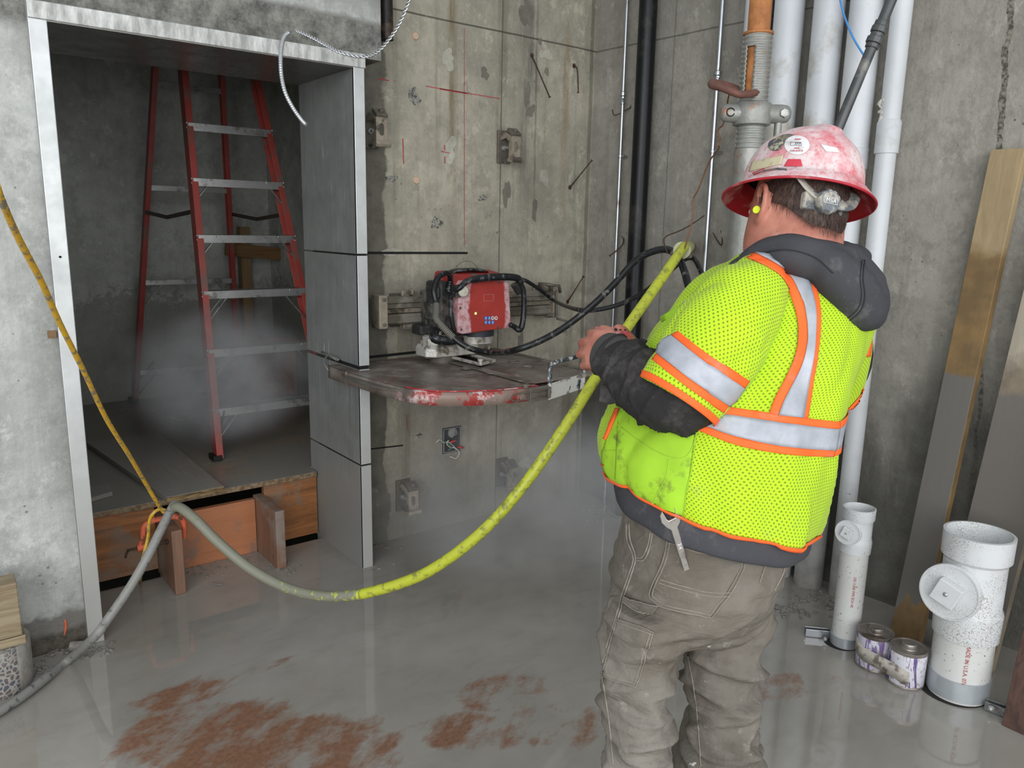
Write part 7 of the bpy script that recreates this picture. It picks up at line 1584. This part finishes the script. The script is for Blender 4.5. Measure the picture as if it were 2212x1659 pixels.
obj('back_pocket_stitching', bm, M_STITD, pants, True)
bm = B()
for ln in ([(1336, 1336), (1411, 1363)], [(1334, 1343), (1408, 1370)], [(1411, 1363), (1374, 1487)], [(1405, 1364), (1368, 1486)], [(1302, 1462), (1374, 1487)], [(1304, 1454), (1372, 1479)], [(1336, 1336), (1302, 1462)]): drape_line(bm, ln, pb_, .0009, .0042, MP, 40, False)
for ln in ([(1352, 1284), (1385, 1300), (1424, 1312)], [(1345, 1308), (1378, 1330), (1410, 1330)]): drape_line(bm, ln, pb_, .0009, .0085, MP, 30)
obj('tool_pocket_stitching', bm, M_STITD, pants, True)
bm = B()
for ln in ([(1360, 1130), (1362, 1165), (1374, 1204), (1365, 1240), (1350, 1284), (1336, 1336), (1316, 1400), (1300, 1440), (1308, 1500), (1318, 1570), (1326, 1656)], [(1354, 1132), (1356, 1168), (1369, 1206), (1359, 1242), (1344, 1286), (1330, 1338), (1310, 1400)], [(1406, 1150), (1400, 1180), (1388, 1204), (1374, 1204)], [(1410, 1152), (1404, 1184), (1392, 1210), (1376, 1210)]): drape_line(bm, ln, pb_, .0016, .001, MP, 90)
for ln in ([(1664, 1190), (1650, 1230), (1640, 1260)], [(1702, 1172), (1700, 1200), (1690, 1240), (1672, 1275)], [(1486, 1415), (1494, 1460), (1504, 1520), (1510, 1590), (1514, 1656)]): drape_line(bm, ln, pb_, .0014, .001, (1560, 1400), 60)
obj('side_seam', bm, M_STITD, pants, True)
# boots
M_BOOT = plain('slurry_covered_boot', srgb(88, 78, 68), .6, 0, .2, 20, .004, srgb(124, 118, 108), .5, 10)
bd_ = V(math.sin(math.radians(8)), math.cos(math.radians(8)), 0)
for c, nm in ((cL, 'left'), (cR, 'right')):
    bm = B(); b0 = V(c.x, c.y, 0); tube(bm, [b0+V(0, 0, .17), b0+V(0, 0, .09)-bd_*.005, b0+V(0, 0, .055)-bd_*.01], [(.05, .055), (.05, .058), (.046, .05)], 24, k=3)
    tube(bm, [b0-bd_*.085+V(0, 0, .045), b0-bd_*.06+V(0, 0, .05), b0+V(0, 0, .055), b0+bd_*.09+V(0, 0, .045), b0+bd_*.16+V(0, 0, .038), b0+bd_*.195+V(0, 0, .034)], [(.022, .03), (.042, .042), (.044, .048), (.05, .038), (.047, .032), (.022, .018)], 24, k=4)
    bm = remesh(bm, .006, 4); bt_ = obj(nm+'_boot', bm, M_BOOT, man, True)
    bm = B(); pr = []
    for k in range(32): t = 2*PI*k/32; x = math.cos(t); y = math.sin(t); pr.append(b0+bd_*(.055+.15*x)+V(bd_.y, -bd_.x, 0)*(.049*y*(1-.12*x*(1 if x < 0 else .3)))+V(0, 0, .001))
    prism(bm, pr, (0, 0, .018)); bmesh.ops.recalc_face_normals(bm, faces=bm.faces); obj('sole', bm, M_RUB, bt_, bevel=.002)

# ---- remote control in his hands, wrench in his back pocket
rc_ = at(1322, 744, 1.668); ax_ = (CR*.96+CF*.25).normalized(); az_ = (CU*.85-CF*.5).normalized(); ay_ = az_.cross(ax_).normalized()
rem = thing('remote_control', rc_, 'dusty red remote control held in both hands', 'remote control')
bm = B(); obox(bm, rc_, ax_, ay_, az_, .036, .022, .034); obj('case', bm, M_SAWF if False else dusty_red('remote_case_red', srgb(196, 70, 74), srgb(216, 186, 186), srgb(150, 130, 120), .42, .7, 16), rem, bevel=.006)
for k in range(4):
    bm = B(); c = rc_+az_*.034+ax_*(-.004+.010*k); cyl(bm, c, c+az_*.004, .0035, 14); obj('button', bm, M_BLK, rem, bevel=.0015)
M_STEEL = plain('polished_wrench_steel', srgb(176, 172, 166), .28, .8, .08, 30, 0, srgb(120, 112, 104), .2, 20)
w_a = cast(pb_, 1478, 1196, .016, MP); w_b = at(1452, 1128, (w_a-EYE).dot(CF)-.022)
wd = (w_b-w_a).normalized(); wn = (-CF-wd*(-CF).dot(wd)).normalized(); ws = wd.cross(wn).normalized()
wr = thing('wrench', w_a, 'open-end steel wrench sticking out of the back pocket of the trousers', 'wrench')
bm = B(); c_ = w_b; L_ = []
import itertools
shape = [(-.006, -.075), (.006, -.075), (.0068, -.012), (.014, -.004), (.0185, .008), (.0165, .022), (.0105, .029), (.0085, .012), (.0075, .008), (-.0055, .006), (-.008, .010), (-.0125, .028), (-.0185, .020), (-.019, .006), (-.013, -.006), (-.0062, -.014)]
prism(bm, [c_+ws*x*1.0+wd*y*1.0-wn*.003 for x, y in shape], wn*.006); bmesh.ops.recalc_face_normals(bm, faces=bm.faces); obj('jaw_and_shank', bm, M_STEEL, wr, bevel=.0012)
bm = B(); bar(bm, c_-wd*.07, w_a-wd*.03, .011, .005, tuple(wn)); obj('handle', bm, M_STEEL, wr, bevel=.0012)
text_mesh('size_mark', '3/4', .010, plain('stamped_mark', srgb(226, 224, 220), .4), wr, c_-wd*.05+wn*.0036, -wd, -ws if (-ws).cross(wn).dot(-wd) > 0 else ws, .0003)
# ================================================================ slurry mist thrown up by the cut
def mist(name, c, r, dens, label, seed, sc):
    bm = B(); q = bmesh.ops.create_uvsphere(bm, u_segments=32, v_segments=20, radius=1)
    for v in q['verts']: v.co = V(c[0]+v.co.x*r[0], c[1]+v.co.y*r[1], c[2]+v.co.z*r[2])
    t = NT(name); t.n.remove(t.b); vol = t.n.new('ShaderNodeVolumeScatter'); t.t.links.new(vol.outputs[0], t.out.inputs['Volume'])
    vol.inputs['Color'].default_value = (.93, .96, 1, 1); vol.inputs['Anisotropy'].default_value = 0.0
    x, y, z = t.xyz(); f = None
    for a, cc, rr in ((x, c[0], r[0]), (y, c[1], r[1]), (z, c[2], r[2])):
        d = t.math('DIVIDE', t.sub(a, cc), rr); d = t.mul(d, d); f = d if f is None else t.add(f, d)
    fall = t.rng(f, 0.0, .92, 1.0, 0.0, True); n = t.rng(t.noise(sc, 3, .55, t.scale(1, 1, 1, off=(seed, seed, 0))), .35, .68)
    t.lk(t.mul(t.mul(fall, n), dens), vol.inputs['Density'])
    o = obj(name, bm, t.m); return tag(o, label, 'mist', None, 'stuff')
mist('water_mist', (1.22, 3.95, .76), (.58, .48, .40), 6.0, 'bluish water mist drifting over the deck behind the frame', 3.0, 3.2)
mist('water_mist', (2.05, 2.35, .44), (.85, .78, .42), 1.3, 'thin grey water mist hanging over the floor below the blade guard', 8.0, 2.2)
